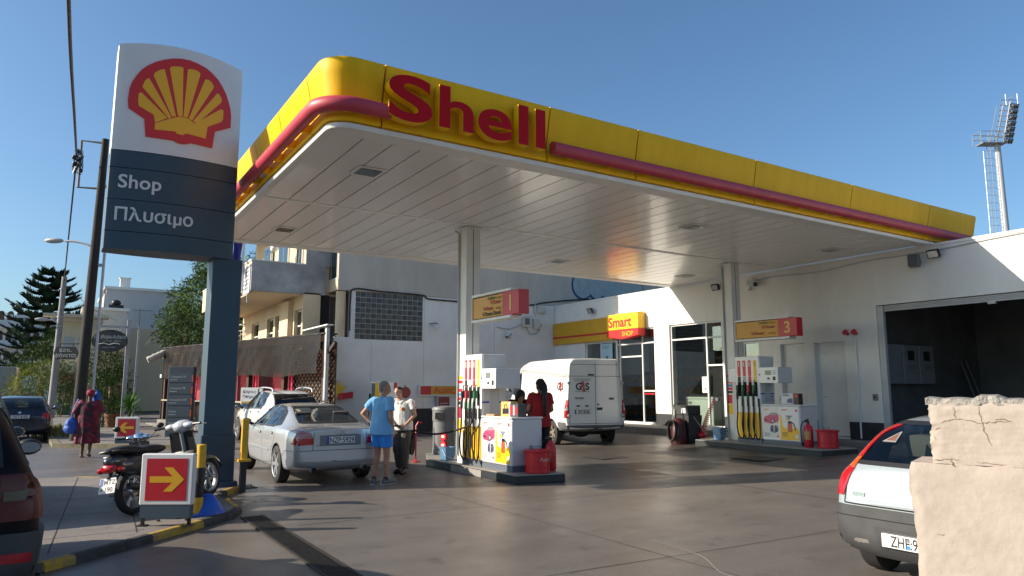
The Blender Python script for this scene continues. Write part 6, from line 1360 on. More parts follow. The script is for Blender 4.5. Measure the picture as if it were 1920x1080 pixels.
# ---- dark red SUV at the left edge
def jeep():
    root = thing('dark_red_suv', 'dark red SUV cut by the left edge of the picture, rear corner in shade', 'car'); m = mat('dark_red_paint', (.007, .0035, .0035), .45, spec=.15)
    st = [(0.0, .50, .76, 1.02, .66, 1.10), (.06, .42, .82, 1.04, .70, 1.14), (.14, .38, .84, 1.06, .67, 1.2), (.36, .36, .845, 1.06, .58, 1.62), (1.8, .36, .85, 1.04, .61, 1.70), (2.4, .36, .85, 1.02, .58, 1.65), (3.0, .37, .84, 1.0, .64, 1.12), (3.6, .40, .82, .92, .60, 1.02), (3.8, .46, .74, .80, .54, .86), (3.86, .55, .62, .72, .45, .78)]
    c = Car(root, st, (.75, 3.05), .345, m, .21)
    c.window([(-.60, 1.16), (.60, 1.16), (.54, 1.55), (-.54, 1.55)], 'B', 'rear_window', M_cglass_d); c.window([(-.58, 1.16), (.58, 1.16), (.5, 1.58), (-.5, 1.58)], 'F', 'windscreen')
    for d in 'LR':
        sd = 1 if d == 'L' else -1
        c.window([(2.85, 1.08), (2.4, 1.56), (1.75, 1.61), (1.75, 1.08)], d, m=M_cglass_d); c.window([(1.67, 1.08), (1.67, 1.61), (.6, 1.55), (.42, 1.14)], d, m=M_cglass_d)
        c.patch([(.0, .44), (.48, .44), (.36, .76), (.0, .76)], d, 'corner_bumper', M_cbump, .03, .06); mirror(root, 2.72, sd * .78, 1.10, sd, M_trim); handle(c, 1.95, .95, sd, root, M_trim); c.line([(2.95, 1.05), (2.95, .5), (1.7, .45), (1.7, 1.05)], d)
        c.patch([(.02, .84), (.16, .84), (.12, 1.10), (.02, 1.10)], d, 'tail_lamp_side', mat('lamp_deep_red', (.085, .005, .005), .4), .02, .04)
    c.patch([(-.84, .43), (.84, .43), (.84, .77), (-.84, .77)], 'B', 'bumper', M_cbump, .04, .06)
    for sg in (-1, 1):
        t = c.patch([(sg * .56, .84), (sg * .83, .84), (sg * .83, 1.10), (sg * .57, 1.10)], 'B', 'tail_lamp', mat('lamp_deep_red'), .02, .04); c.patch([(sg * .60, .98), (sg * .78, .98), (sg * .78, 1.08), (sg * .60, 1.08)], 'B', 'tail_lamp_amber', mat('lamp_dull_amber', (.10, .022, .006), .4), .036, .04, t); c.patch([(sg * .62, .965), (sg * .73, .965), (sg * .73, 1.02), (sg * .62, 1.02)], 'B', 'tail_lamp_clear', mat('lamp_dull_clear', (.10, .08, .05), .4), .046, .04, t)
        c.patch([(sg * .60, .60), (sg * .76, .60), (sg * .76, .655), (sg * .60, .655)], 'B', 'reflector', mat('reflector_red', (.36, .004, .014), .3), .048, .04)
    c.line([(-.55, .78), (-.56, 1.5)], 'B', w=.014); c.line([(.55, .78), (.56, 1.5)], 'B', w=.014)
    b = MB(); b.lathe([(.34, 0), (.36, .03), (.36, .17), (.30, .2)], (-.03, -.0, 1.0), 28, Matrix.Rotation(-pi / 2, 3, 'Y')); b.build('spare_wheel', M_rubber, root, smooth=True)
    c.finish()
    for a in (.75, 3.05):
        for sg in (-1, 1): wheel(root, a, sg * .75, .345, .215, sg, 5)
    return root
place(jeep(), -.84, 5.35, pi / 2 + .085, 0, 1.0)
# ------------------------------------------------------------------ people
SKIN = mat('skin_tanned', (.38, .19, .12), .55, var=.12, vscale=8); SKIN2 = mat('skin_fair', (.45, .25, .17), .55, var=.12, vscale=8); SKIN3 = mat('skin_brown', (.11, .055, .035), .6, var=.15, vscale=8)
def cone(b, p0, r0, p1, r1, n=14, ends=True):
    b.tube([p0, p1], [r0, r1], n)
    if ends: b.ball(p0, r0, n); b.ball(p1, r1, n)
def remesh(name, b, m, par, vox=.009, sm=4, wr=0, wsc=9, loc=None):
    me = b.mesh('t', recalc=True); o = bpy.data.objects.new('t', me); COL.objects.link(o)
    r = o.modifiers.new('r', 'REMESH'); r.mode = 'VOXEL'; r.voxel_size = vox
    s = o.modifiers.new('s', 'SMOOTH'); s.iterations = sm; s.factor = .5
    m2 = bpy.data.meshes.new_from_object(o.evaluated_get(bpy.context.evaluated_depsgraph_get())); bpy.data.objects.remove(o)
    if wr:
        ns = [v.normal.copy() for v in m2.vertices]
        for v, n in zip(m2.vertices, ns):
            p = v.co; k = mnoise.noise(Vector((p.x * wsc, p.y * wsc, p.z * wsc * .45))) + .6 * abs(mnoise.noise(Vector((p.x * wsc * 1.8 + p.z * 6, p.y * wsc * 1.8, p.z * wsc * .9)))) - .2
            v.co = p + n * k * wr
    m2.materials.clear(); m2.materials.append(m); m2.name = name
    m2.polygons.foreach_set('use_smooth', [True] * len(m2.polygons)); m2.update()
    return link(name, m2, None, par)
def hand(b, w, d, s, up, curl=.5):
    # palm and five separate fingers; d points along the forearm, up is the back of the hand, s picks the thumb side
    w = Vector(w); d = Vector(d).normalized(); up = (Vector(up) - d * Vector(up).dot(d)).normalized(); t = d.cross(up) * s
    b.ball(w + d * .05, (.052, .040, .017), 12, Matrix((d, t, up)).transposed())
    for k, (o, L) in enumerate(((-.03, .060), (-.01, .074), (.011, .078), (.031, .070))):
        p = w + d * .088 + t * o; q = p + (d * cos(curl * .6) - up * sin(curl * .6)) * L * .5; e = q + (d * cos(curl * 1.5) - up * sin(curl * 1.5)) * L * .5
        b.tube([p - d * .02, p, q, e], [.0095, .0095, .0088, .007], 8); b.ball(q, .0088, 8); b.ball(e, .007, 8)
    p = w + d * .03 + t * .036; q = p + (d * .7 + t * .7) * .032; e = q + (d * .95 + t * .2 - up * .3).normalized() * .03
    b.tube([p - t * .015, p, q, e], [.014, .013, .011, .009], 8); b.ball(e, .009, 8); b.ball(q, .011, 8)
def person(label, loc, heading, J, skin, scale=1.0, fem=False, shoes=None, barefoot=False, head_yaw=0, head_tilt=0, head_nod=0, head_off=(0, 0, 0), glasses=False):
    root = thing('person', label, 'person', loc, heading); root.scale = (scale,) * 3
    D = dict(hipL=(0, .09, .92), hipR=(0, -.09, .92), kneeL=(.02, .10, .50), kneeR=(.02, -.10, .50), ankL=(-.01, .10, .085), ankR=(-.01, -.10, .085), toeL=(.16, .12, .03), toeR=(.16, -.12, .03),
             pel=(0, 0, .96), waist=(.0, 0, 1.10), chest=(.005, 0, 1.30), shL=(-.01, .175, 1.425), shR=(-.01, -.175, 1.425), elL=(-.02, .23, 1.15), elR=(-.02, -.23, 1.15), wrL=(.04, .24, .90), wrR=(.04, -.24, .90), neck=(0, 0, 1.47), head=(.025, 0, 1.635))
    D.update(J); D = {k: Vector(v) for k, v in D.items() if not k.startswith('curl')}; f = .93 if fem else 1.0
    b = MB()
    for s in 'LR':
        cone(b, D['hip' + s], .092, D['knee' + s], .058); cone(b, D['knee' + s], .056, D['ank' + s], .037); b.ball(D['knee' + s].lerp(D['ank' + s], .3) + Vector((-.018, 0, 0)), (.052, .05, .10), 12)
        a, t = D['ank' + s], D['toe' + s]; cone(b, a - Vector((.02, 0, .045)), .038, t, .026); cone(b, a, .038, a - Vector((.01, 0, .04)), .04)
        cone(b, D['sh' + s], .056 * f, D['el' + s], .040 * f); cone(b, D['el' + s], .040 * f, D['wr' + s], .027)
        d = D['wr' + s] - D['el' + s]; sg = 1 if s == 'L' else -1
        hand(b, D['wr' + s], D.get('hd' + s, d), sg * -1 if False else (1 if s == 'L' else -1), D.get('hu' + s, Vector((0, sg, 0))), J.get('curl' + s, .6))
        cone(b, D['chest'] + Vector((-.01, sg * .10, .08)), .075 * f, D['sh' + s], .058 * f)
    b.ball(D['pel'] + Vector((0, 0, -.02)), (.112, .168, .125), 18); b.ball(D['waist'], (.105, .142 * f, .14), 18); b.ball(D['chest'], (.118, .165 * f, .18), 18); cone(b, D['pel'], .11, D['chest'], .12)
    cone(b, D['neck'] - Vector((0, 0, .06)), .062 * f, D['head'] - Vector((.02, 0, .06)), .052 * f)
    R = Matrix.Rotation(head_yaw, 3, 'Z') @ Matrix.Rotation(head_tilt, 3, 'X') @ Matrix.Rotation(head_nod, 3, 'Y'); h = D['head'] + Vector(head_off)
    hp = lambda x, y, z: h + R @ Vector((x, y, z))
    b.ball(hp(-.008, 0, .025), (.098, .076, .095), 18, R); b.ball(hp(.022, 0, -.045), (.066, .058, .075), 16, R); b.ball(hp(.05, 0, -.09), (.028, .032, .022), 10, R)
    b.ball(hp(.07, 0, .03), (.025, .05, .02), 10, R)
    cone(b, hp(.085, 0, .015), .009, hp(.100, 0, -.028), .013, 8); b.ball(hp(.092, .0, -.03), (.013, .018, .010), 8, R); b.ball(hp(.082, 0, -.068), (.014, .026, .012), 8, R)
    for sg in (-1, 1): b.ball(hp(-.008, sg * .077, -.008), (.022, .009, .033), 10, R)
    body = remesh('body', b, skin, root, .0075, 3)
    for sg in (-1, 1):
        b = MB(); b.ball(hp(.076, sg * .031, .004), (.011, .012, .008), 10, R); b.build('eye', mat('eye_white', (.35, .33, .31), .2), root, smooth=True)
        b = MB(); b.ball(hp(.0845, sg * .031, .004), (.004, .006, .006), 8, R); b.build('pupil', M_black, root)
        b = MB(); b.tube([hp(.086, sg * .014, .026), hp(.086, sg * .034, .030), hp(.074, sg * .05, .022)], .005, 6); b.build('eyebrow', mat('brow_dark', (.03, .02, .015), .8), root)
    b = MB(); b.tube([hp(.079, -.022, -.064), hp(.0905, 0, -.063), hp(.079, .022, -.064)], .0035, 6); b.build('mouth', mat('lips', (.26, .11, .09), .5), root)
    if shoes:
        for s in 'LR':
            a, t = D['ank' + s], D['toe' + s]; d = (t - a); d.z = 0; d.normalize(); b = MB(); g = Vector((a.x, a.y, 0)); lift = min(a.z - .085, 1)
            g.z = max(0, a.z - .085)
            b.ball(g - d * .03 + Vector((0, 0, .05)), (.05, .047, .058), 12); b.tube([g - d * .04 + Vector((0, 0, .045)), g + d * .08 + Vector((0, 0, .048)), t.xyz + Vector((0, 0, .015)), t + d * .06 + Vector((0, 0, .008))], [.048, .046, .044, .026], 12); b.ball(t + d * .055 + Vector((0, 0, .006)), .028, 10)
            sh = remesh('shoe', b, shoes, root, .009, 2)
            b = MB(); b.tube([g - d * .075 + Vector((0, 0, .012)), g + d * .08 + Vector((0, 0, .010)), Vector((t.x, t.y, t.z - .02)) + d * .06], [.044, .045, .036], 12); 
            for v in b.v: v.z = g.z + .0 + (v.z - g.z) * .22 + .004
            b.build('sole', M_lgrey if shoes != M_black else M_black, sh, smooth=True)
    return root, D, hp, R
def shirt(root, D, m, f=1.0, sleeve=.62, hem=.86, loose=.02, wr=.006, belly=0):
    b = MB(); L = loose
    z = lambda v, a: Vector((v.x, v.y, a))
    b.ball(D['chest'], (.118 + L, (.165 + L) * f, .19), 18); b.ball(D['waist'], (.108 + L + belly, (.148 + L) * f, .16), 18)
    p = D['pel']; n = 20
    rows = []
    for t, rx, ry in ((0, .148, .212), (.25, .142, .205), (.6, .128, .176), (1, .125, .172)):
        c = Vector((p.x, p.y, hem)).lerp(D['chest'], t); rows.append([c + Vector(((rx + L + belly * (1 - t)) * cos(2 * pi * k / n), (ry + L * .8) * f * sin(2 * pi * k / n), 0)) for k in range(n)])
    b.grid(rows, close=True); b.add(rows[0], [tuple(range(n - 1, -1, -1))]); b.add(rows[-1], [tuple(range(n))])
    for s in 'LR':
        sg = 1 if s == 'L' else -1; e = D['sh' + s].lerp(D['el' + s], sleeve)
        b.ball(D['sh' + s] + Vector((0, -sg * .01, 0)), .068 * f + L * .3, 14); b.tube([D['sh' + s], e], [.066 * f + L * .4, .062 * f + L * .7], 16); cone(b, D['chest'] + Vector((-.01, sg * .09, .09)), .08 * f + L * .4, D['sh' + s], .066 * f + L * .3)
    cone(b, D['neck'] + Vector((-.005, 0, -.06)), .072 * f, D['neck'] + Vector((0, 0, -.015)), .062 * f)
    return remesh('shirt', b, m, root, .011, 4, wr, 10)
def legs(name, root, D, m, frac=1.0, r0=.112, r1=.075, r2=.068, top=1.0, wr=.006, hem=None):
    b = MB(); p = D['pel']; b.ball(p + Vector((0, 0, -.03)), (.128, .184, .13), 18); b.tube([p + Vector((0, 0, .0)), Vector((p.x, p.y, top))], [.12, .12], 18)
    for v in b.v[-36:]: v.y = p.y + (v.y - p.y) * 1.4
    for s in 'LR':
        h, k, a = D['hip' + s], D['knee' + s], D['ank' + s]
        if frac <= .5: e = h.lerp(k, frac * 2); b.tube([h + Vector((0, 0, .02)), e], [r0, r1], 18)
        else: cone(b, h, r0 * .97, k, r1); e = k.lerp(a, (frac - .5) * 2); b.ball(k, r1, 14); b.tube([k, e], [r1, r2], 16)
        b.ball(h, r0 * .9, 14)
    return remesh(name, b, m, root, .011, 4, wr, 11)
def hair_cap(root, hp, R, m, pts, name='hair', vox=.008, wr=.004):
    b = MB()
    for c, r in pts: b.ball(hp(*c), r, 14, R)
    return remesh(name, b, m, root, vox, 2, wr, 40)

F2 = Vector((.536, .844)); R2 = Vector((.844, -.536))
def head_of(f, r): v = F2 * f + R2 * r; return atan2(v.y, v.x)
# man in light blue
J = dict(kneeL=(.02, .10, .50), ankL=(-.05, .11, .085), toeL=(.10, .15, .03), ankR=(.04, -.08, .085), toeR=(.20, -.11, .03), kneeR=(.04, -.09, .50), hipL=(0, .085, .92),
         elL=(-.10, .36, 1.20), wrL=(-.02, .20, 1.02), hdL=(.55, -.75, -.3), huL=(-.3, .5, .6), elR=(-.05, -.235, 1.14), wrR=(.06, -.20, .93), hdR=(.25, .05, -1), huR=(0, -1, 0), curlL=.9, head=(.05, -.005, 1.64), neck=(.01, 0, 1.48))
r, D, hp, R = person('grey haired man in a light blue t-shirt and blue shorts seen from behind', (4.84, 11.85, 0), head_of(.86, .5), J, SKIN, 1.0, shoes=mat('shoe_grey', (.12, .135, .14), .7, var=.3, vscale=12), head_yaw=-.85, head_nod=.05)
shirt(r, D, mat('tshirt_light_blue', (.15, .36, .60), .85, var=.08), 1.03, .62, .84, .026, .013, .012)
legs('shorts', r, D, mat('shorts_blue', (.02, .20, .62), .7, var=.08), .34, .122, .112, .1, 1.0, .012)
hair_cap(r, hp, R, mat('hair_grey', (.20, .19, .175), .9, var=.4, vscale=40), [((-.022, 0, .045), (.098, .083, .088)), ((-.05, 0, .0), (.066, .078, .08)), ((-.055, 0, -.045), (.045, .058, .045))])
for s in 'LR':
    b = MB(); a = D['ank' + s]; b.tube([a + Vector((0, 0, -.02)), a + Vector((0, 0, .05))], [.045, .043], 14); b.build('sock', M_black, r, smooth=True)
b = MB(); w = D['wrL']; dd = (D['elL'] - w).normalized(); b.tube([w + dd * .01, w + dd * .04], .034, 14); b.build('wristwatch', M_black, r, smooth=True)
# attendant
J = dict(kneeL=(.05, .09, .50), ankL=(.02, .07, .085), toeL=(.17, .10, .03), kneeR=(.03, -.09, .50), ankR=(-.06, -.06, .085), toeR=(.09, -.08, .03), chest=(.0, -.01, 1.29), neck=(.02, -.035, 1.46), head=(.05, -.075, 1.61),
         elL=(.0, .27, 1.16), wrL=(.15, .13, .96), hdL=(.4, -.6, -.5), huL=(.6, .7, .2), elR=(.06, -.25, 1.14), wrR=(.24, -.14, 1.0), hdR=(.6, .4, -.2), huR=(.2, -.6, .6), curlL=1.0, curlR=1.0)
r, D, hp, R = person('petrol attendant in a white polo shirt and grey trousers holding the hose', (5.80, 13.15, 0), head_of(-.9, -.28), J, SKIN2, .965, shoes=M_black, head_yaw=-.35, head_tilt=.28, head_nod=.2)
sh_ = shirt(r, D, mat('polo_white', (.62, .60, .57), .85, var=.06), .98, .6, .86, .024, .013)
legs('trousers', r, D, mat('trousers_grey', (.085, .075, .065), .85, var=.2), .97, .118, .088, .085, 1.0, .015)
hair_cap(r, hp, R, mat('hair_dark_brown', (.015, .010, .008), .7), [((-.018, 0, .05), (.092, .080, .075)), ((-.045, 0, .01), (.06, .077, .07))])
b = MB()
for sg in (-1, 1): b.tube(smooth_path([D['neck'] + Vector((-.05, sg * .05, .02)), D['neck'] + Vector((.02, sg * .075, -.0)), D['neck'] + Vector((.10, sg * .03, -.07))], 4), .016, 8)
b.build('collar', mat('polo_white'), r, smooth=True)
b = MB(); b.prism(circ(0, 0, .042, 16), frame((D['chest'].x + .135, .075, 1.28), (-.35, 1, 0), (0, 0, 1)), -.012, .006); b.build('chest_emblem', mat('emblem_ochre', (.50, .30, .04), .6), sh_)
b = MB(); b.prism(circ(0, 0, .024, 12), frame((D['chest'].x + .135, .075, 1.28), (-.35, 1, 0), (0, 0, 1)), .006, .008); b.build('emblem_centre', M_red, sh_)
b = MB(); p, q = D['shL'], D['elL']; d = (q - p).normalized(); b.tube([p + d * .03 + Vector((0, .03, 0)), p + d * .15 + Vector((0, .035, 0))], [.052, .050], 12); b.build('sleeve_patch', M_red, sh_, smooth=True)
b = MB(); w = D['wrL']; dd = (D['elL'] - w).normalized(); b.tube([w + dd * .0, w + dd * .02], .031, 14); b.build('bracelet', mat('gold', (.6, .4, .1), .3, .9), r, smooth=True)
# attendant in red with a ponytail
J = dict(elL=(.02, .24, 1.16), wrL=(.24, .15, 1.05), elR=(.02, -.24, 1.16), wrR=(.24, -.15, 1.05), hdL=(1, -.3, 0), hdR=(1, .3, 0), huL=(0, 0, 1), huR=(0, 0, 1))
r, D, hp, R = person('woman in a red polo shirt with a long black ponytail behind the near pump', (8.12, 11.75, .02), head_of(.9, -.25), J, SKIN, 1.03, True, M_black, head_yaw=.35)
sh_ = shirt(r, D, mat('polo_red', (.36, .012, .016), .85, var=.1), .95, .6, .84, .024, .012)
legs('trousers', r, D, mat('trousers_black', (.010, .010, .012), .85), .97, .115, .082, .075, 1.0, .006)
HB = mat('hair_black', (.006, .005, .005), .5)
b = MB(); b.ball(hp(-.02, 0, .035), (.105, .09, .095), 14, R); b.ball(hp(-.05, 0, -.02), (.07, .085, .09), 14, R); P = smooth_path([hp(-.11, 0, .03), hp(-.15, .0, -.06), Vector((-.155, -.03, 1.42)), Vector((-.16, -.04, 1.25)), Vector((-.165, -.04, 1.05))], 4)
b.tube(P, [.05 + .012 * sin(pi * k / (len(P) - 1)) - .03 * (k / (len(P) - 1)) ** 3 for k in range(len(P))], 12); remesh('hair', b, HB, r, .009, 2, .004, 30)
b = MB(); p, q = D['shL'], D['elL']; b.tube([D['neck'] + Vector((-.02, .07, -.01)), p + Vector((-.01, .0, .055))], [.022, .03], 8); b.build('shoulder_stripe', mat('stripe_yellow', (.50, .25, .02), .7), sh_, smooth=True)
# person bending behind the pump
J = dict(chest=(.12, 0, 1.24), neck=(.24, 0, 1.38), head=(.32, .0, 1.47), shL=(.18, .17, 1.35), shR=(.18, -.17, 1.35), elL=(.3, .2, 1.12), elR=(.3, -.2, 1.12), wrL=(.45, .1, 1.02), wrR=(.45, -.1, 1.02), waist=(.05, 0, 1.08), hdL=(1, 0, 0), hdR=(1, 0, 0), huL=(0, 0, 1), huR=(0, 0, 1))
r, D, hp, R = person('dark haired person in black leaning over behind the cartons on the near pump', (8.15, 12.65, .0), head_of(-.85, .2), J, SKIN2, 1.0, True, M_black, head_nod=.5)
shirt(r, D, mat('shirt_black', (.010, .010, .011), .9), .95, .9, .85, .024, .005); legs('trousers', r, D, mat('trousers_black'), .97, .115, .082, .075, 1.0, .006)
hair_cap(r, hp, R, HB, [((-.02, 0, .04), (.11, .10, .10)), ((-.04, 0, -.04), (.08, .11, .14)), ((-.03, .05, -.12), (.06, .05, .12)), ((-.03, -.05, -.12), (.06, .05, .12))])
# woman walking away in the red dress
J = dict(kneeL=(.03, .09, .50), ankL=(.02, .10, .085), kneeR=(.02, -.09, .48), ankR=(-.10, -.08, .14), toeR=(.03, -.09, .03), elL=(.0, .32, 1.18), wrL=(.06, .30, .98), elR=(-.02, -.30, 1.20), wrR=(.12, -.24, 1.08), hdR=(1, .2, .2), shL=(-.01, .19, 1.42), shR=(-.01, -.19, 1.42))
r, D, hp, R = person('woman walking away in a dark red patterned dress and a red headscarf', (.72, 20.2, 0), head_of(.92, -.38), J, SKIN3, .91, True)
md = bpy.data.materials.new('dress_print'); md.use_nodes = True; t_ = md.node_tree; pn = t_.nodes['Principled BSDF']; pn.inputs['Roughness'].default_value = .85
co = t_.nodes.new('ShaderNodeTexCoord'); wv = t_.nodes.new('ShaderNodeTexNoise'); wv.inputs['Scale'].default_value = 3.2; wv.inputs['Detail'].default_value = 3; wv.inputs['Distortion'].default_value = 2.2; rp = t_.nodes.new('ShaderNodeValToRGB')
e = rp.color_ramp; e.elements[0].position = .40; e.elements[0].color = (.02, .012, .018, 1); e.elements[1].position = .50; e.elements[1].color = (.13, .007, .022, 1); x = e.elements.new(.62); x.color = (.17, .010, .032, 1); x = e.elements.new(.70); x.color = (.35, .16, .16, 1)
t_.links.new(co.outputs['Object'], wv.inputs['Vector']); t_.links.new(wv.outputs[0], rp.inputs[0]); t_.links.new(rp.outputs[0], pn.inputs['Base Color'])
b = MB(); n = 28; rows = []
for z, rx, ry, wv_ in ((.36, .23, .29, .02), (.38, .24, .30, .02), (.60, .225, .28, .018), (.85, .215, .27, .012), (1.0, .20, .255, .006), (1.15, .18, .235, .003), (1.3, .165, .235, 0), (1.40, .12, .20, 0), (1.46, .08, .11, 0)):
    rows.append([(rx * cos(2 * pi * k / n) + wv_ * sin(k * 2.2 + z * 3), ry * sin(2 * pi * k / n) + wv_ * cos(k * 1.9), z) for k in range(n)])
b.grid(rows, close=True); b.add(rows[0], [tuple(range(n - 1, -1, -1))]); b.add(rows[-1], [tuple(range(n))])
for s in 'LR': sg = 1 if s == 'L' else -1; b.ball(D['sh' + s], .085, 12); b.tube([D['sh' + s], D['el' + s].lerp(D['wr' + s], .2)], [.09, .105], 14)
remesh('dress', b, md, r, .013, 3, .008, 9)
hair_cap(r, hp, R, mat('scarf_red', (.30, .015, .045), .8, var=.5, vscale=14), [((-.01, 0, .05), (.12, .105, .09)), ((-.05, 0, .03), (.09, .10, .085))], 'headscarf')
for s in 'LR': a = D['ank' + s]; b = MB(); b.obox((a.x + .05, a.y, max(.012, a.z - .075)), (.125, .045, .012), Matrix.Rotation(.35 if s == 'R' else 0, 3, 'Y')); b.build('sandal', mat('sandal_tan', (.22, .13, .07), .7), r, bevel=.01)
hb = r.rotation_euler.z; ca, sa = cos(hb), sin(hb)
bg_ = thing('shoulder_bag', 'bright blue shoulder bag on the left hip of the woman in red', 'bag', (.72 - sa * .34 - ca * .02, 20.2 + ca * .34 - sa * .02, .76), hb); b = MB(); b.ball((0, 0, .0), (.10, .15, .20), 14); b.ball((0, 0, -.08), (.12, .17, .13), 14); remesh('pouch', b, mat('bag_blue', (.015, .09, .42), .6, var=.25, vscale=8), bg_, .012, 2, .012, 9)
b = MB(); b.tube(smooth_path([(0, .02, .18), (.0, -.02, .4), (.03, -.10, .62)], 4), .018, 6); b.build('strap', mat('bag_blue'), bg_, smooth=True)
bb_ = thing('blue_bundle', 'small bright blue bundle held at the right shoulder of the woman in red', 'bundle', (.72 + sa * .12 + ca * .16, 20.2 - ca * .12 + sa * .16, 1.40), hb); b = MB(); b.ball((0, 0, 0), (.10, .10, .15), 14); b.ball((.02, 0, .08), (.08, .08, .09), 12); remesh('cloth', b, mat('bag_blue'), bb_, .012, 2, .01, 12); b = MB(); b.lathe([(.02, .12), (.035, .17), (.05, .19)], (.02, 0, .02), 12); b.build('knot', mat('bag_blue'), bb_, smooth=True)
# ------------------------------------------------------------------ scooters, signs and posts on the traffic island
def scooter(loc, heading, label, shell, seatm, head, lean=.06, big=True, s=1.0, reg=None, wb=1.36):
    t = thing('scooter', label, 'scooter', loc, heading, 'scooters parked on the traffic island'); t.rotation_euler = (lean, 0, heading); t.scale = (s,) * 3
    r = .275
    for x in (0, wb):
        b = MB(); R = Matrix.Rotation(pi / 2, 3, 'X'); w = .10
        b.lathe([(r * .74, -w * .4), (r * .86, -w / 2), (r * .97, -w * .32), (r, 0), (r * .97, w * .32), (r * .86, w / 2), (r * .74, w * .4)], (0, 0, 0), 32, R, cap=False); o = b.build('wheel', M_rubber, t, smooth=True); o.location = (x, 0, r)
        b = MB(); b.lathe([(r * .75, -w * .42), (r * .70, -w * .2), (r * .70, w * .2), (r * .75, w * .42)], (0, 0, 0), 32, R, cap=False); b.lathe([(.05, -.05), (.05, .05)], (0, 0, 0), 14, R)
        for k in range(6):
            a = 2 * pi * k / 6
            for da in (-.10, .10): b.tube([(.04 * cos(a), 0, .04 * sin(a)), (r * .72 * cos(a + da), 0, r * .72 * sin(a + da))], .011, 5)
        b.build('rim', mat('scooter_rim', (.38, .38, .39), .35, .7), o, smooth=True)
    b = MB(); b.grid([[(-.06 + .30 * cos(a) * 1.0, y, r + .02 + .31 * sin(a)) for y in (-.075, -.05, .05, .075)] for a in [pi * (.30 + .07 * k) for k in range(10)]]); b.build('rear_mudguard', M_black, t, smooth=True)
    b = MB(); b.grid([[(wb + .32 * cos(a), y, r + .315 * sin(a) - (abs(y) > .06) * .05) for y in (-.085, -.06, 0, .06, .085)] for a in [pi * (.12 + .07 * k) for k in range(11)]]); b.build('front_mudguard', shell, t, smooth=True)
    b = MB(); b.ball((.02, 0, .62), (.36, .15, .13), 16); b.ball((.32, 0, .56), (.28, .16, .16), 16); b.ball((-.25, 0, .68), (.18, .11, .08), 14); remesh('side_panel', b, shell, t, .016, 4)
    b = MB(); b.ball((.30, 0, .77), (.36, .14, .07), 16); b.ball((-.12, 0, .80), (.30, .13, .06), 16); b.ball((.1, 0, .78), (.3, .14, .05), 14); remesh('seat', b, seatm, t, .016, 4)
    b = MB(); b.box((.5, -.17, .26), (1.02, .17, .36)); b.obox((1.06, 0, .50), (.06, .17, .20), Matrix.Rotation(.35, 3, 'Y')); b.build('floorboard', M_black, t, bevel=.03, seg=2, smooth=True)
    b = MB(); P = [];
    for k in range(9):
        z = .36 + .60 * k / 8; xx = 1.20 - .12 * k / 8; w = .20 - .05 * abs(k / 8 - .5); P.append([(xx - .07, -w, z), (xx, -w * .8, z), (xx + .05, 0, z), (xx, w * .8, z), (xx - .07, w, z), (xx - .05, 0, z)])
    b.grid(P, close=True); b.add(P[0], [(5, 4, 3, 2, 1, 0)]); b.add(P[-1], [(0, 1, 2, 3, 4, 5)]); b.build('leg_shield', shell if not big else M_black, t, smooth=True, recalc=True)
    b = MB()
    for sg in (-1, 1): b.tube([(1.12, sg * .07, .72), (wb, sg * .07, r)], .022, 8)
    b.tube([(1.12, 0, .5), (1.02, 0, 1.0)], .028, 8); b.build('fork', M_steel, t, smooth=True)
    b = MB(); b.ball((1.08, 0, 1.03), (.13, .15, .10), 16); b.ball((1.14, 0, 1.02), (.10, .11, .09), 14); b.ball((1.02, .14, 1.04), (.06, .10, .05), 12); b.ball((1.02, -.14, 1.04), (.06, .10, .05), 12); hd_ = remesh('handlebar_cowl', b, head, t, .012, 3)
    b = MB(); b.ball((1.20, 0, 1.015), (.05, .085, .07), 14); b.build('headlamp', M_lampclear, hd_, smooth=True)
    for sg in (-1, 1):
        b = MB(); b.tube([(1.02, sg * .16, 1.05), (.96, sg * .36, 1.04)], .018, 8); b.build('handlebar_grip', M_black, t, smooth=True); b = MB(); b.tube([(1.02, sg * .22, 1.05), (1.06, sg * .38, 1.03)], .007, 6); b.build('brake_lever', M_alu, t)
        if not big: b = MB(); b.tube(smooth_path([(1.04, sg * .22, 1.06), (1.06, sg * .30, 1.14), (1.03, sg * .36, 1.20)], 4), .008, 6); m_ = b.build('mirror_stalk', M_black, t, smooth=True); b = MB(); b.ball((1.02, sg * .38, 1.23), (.025, .07, .05), 12); b.build('mirror', M_black, m_, smooth=True)
    b = MB(); b.ball((-.36, 0, .60), (.06, .12, .06), 14); tl = b.build('tail_lamp', M_lampred, t, smooth=True); 
    for sg in (-1, 1): b = MB(); b.ball((-.33, sg * .14, .58), (.05, .05, .035), 10); b.build('indicator', M_lampred, t, smooth=True)
    b = MB(); b.tube([(.02, .12, .76), (-.34, .13, .80), (-.38, 0, .80), (-.34, -.13, .80), (.02, -.12, .76)], .016, 8); b.build('grab_rail', M_black if big else M_alu, t, smooth=True)
    b = MB(); b.obox((.12, .13, .30), (.30, .05, .08), Matrix.Rotation(.12, 3, 'Y')); b.lathe([(.10, -.03), (.10, .03)], (0, .12, r), 16, Matrix.Rotation(pi / 2, 3, 'X')); b.build('engine_case', mat('engine_grey', (.20, .20, .21), .4, .5), t, bevel=.02, seg=2, smooth=True)
    b = MB(); b.tube([(.35, -.14, .28), (.1, -.16, .30), (-.25, -.17, .36)], [.03, .045, .042], 14); b.build('silencer', mat('silencer_dark', (.06, .06, .065), .4, .6), t, smooth=True)
    b = MB(); b.tube([(.35, .12, .28), (.30, .22, .01)], .014, 6); b.build('side_stand', M_black, t)
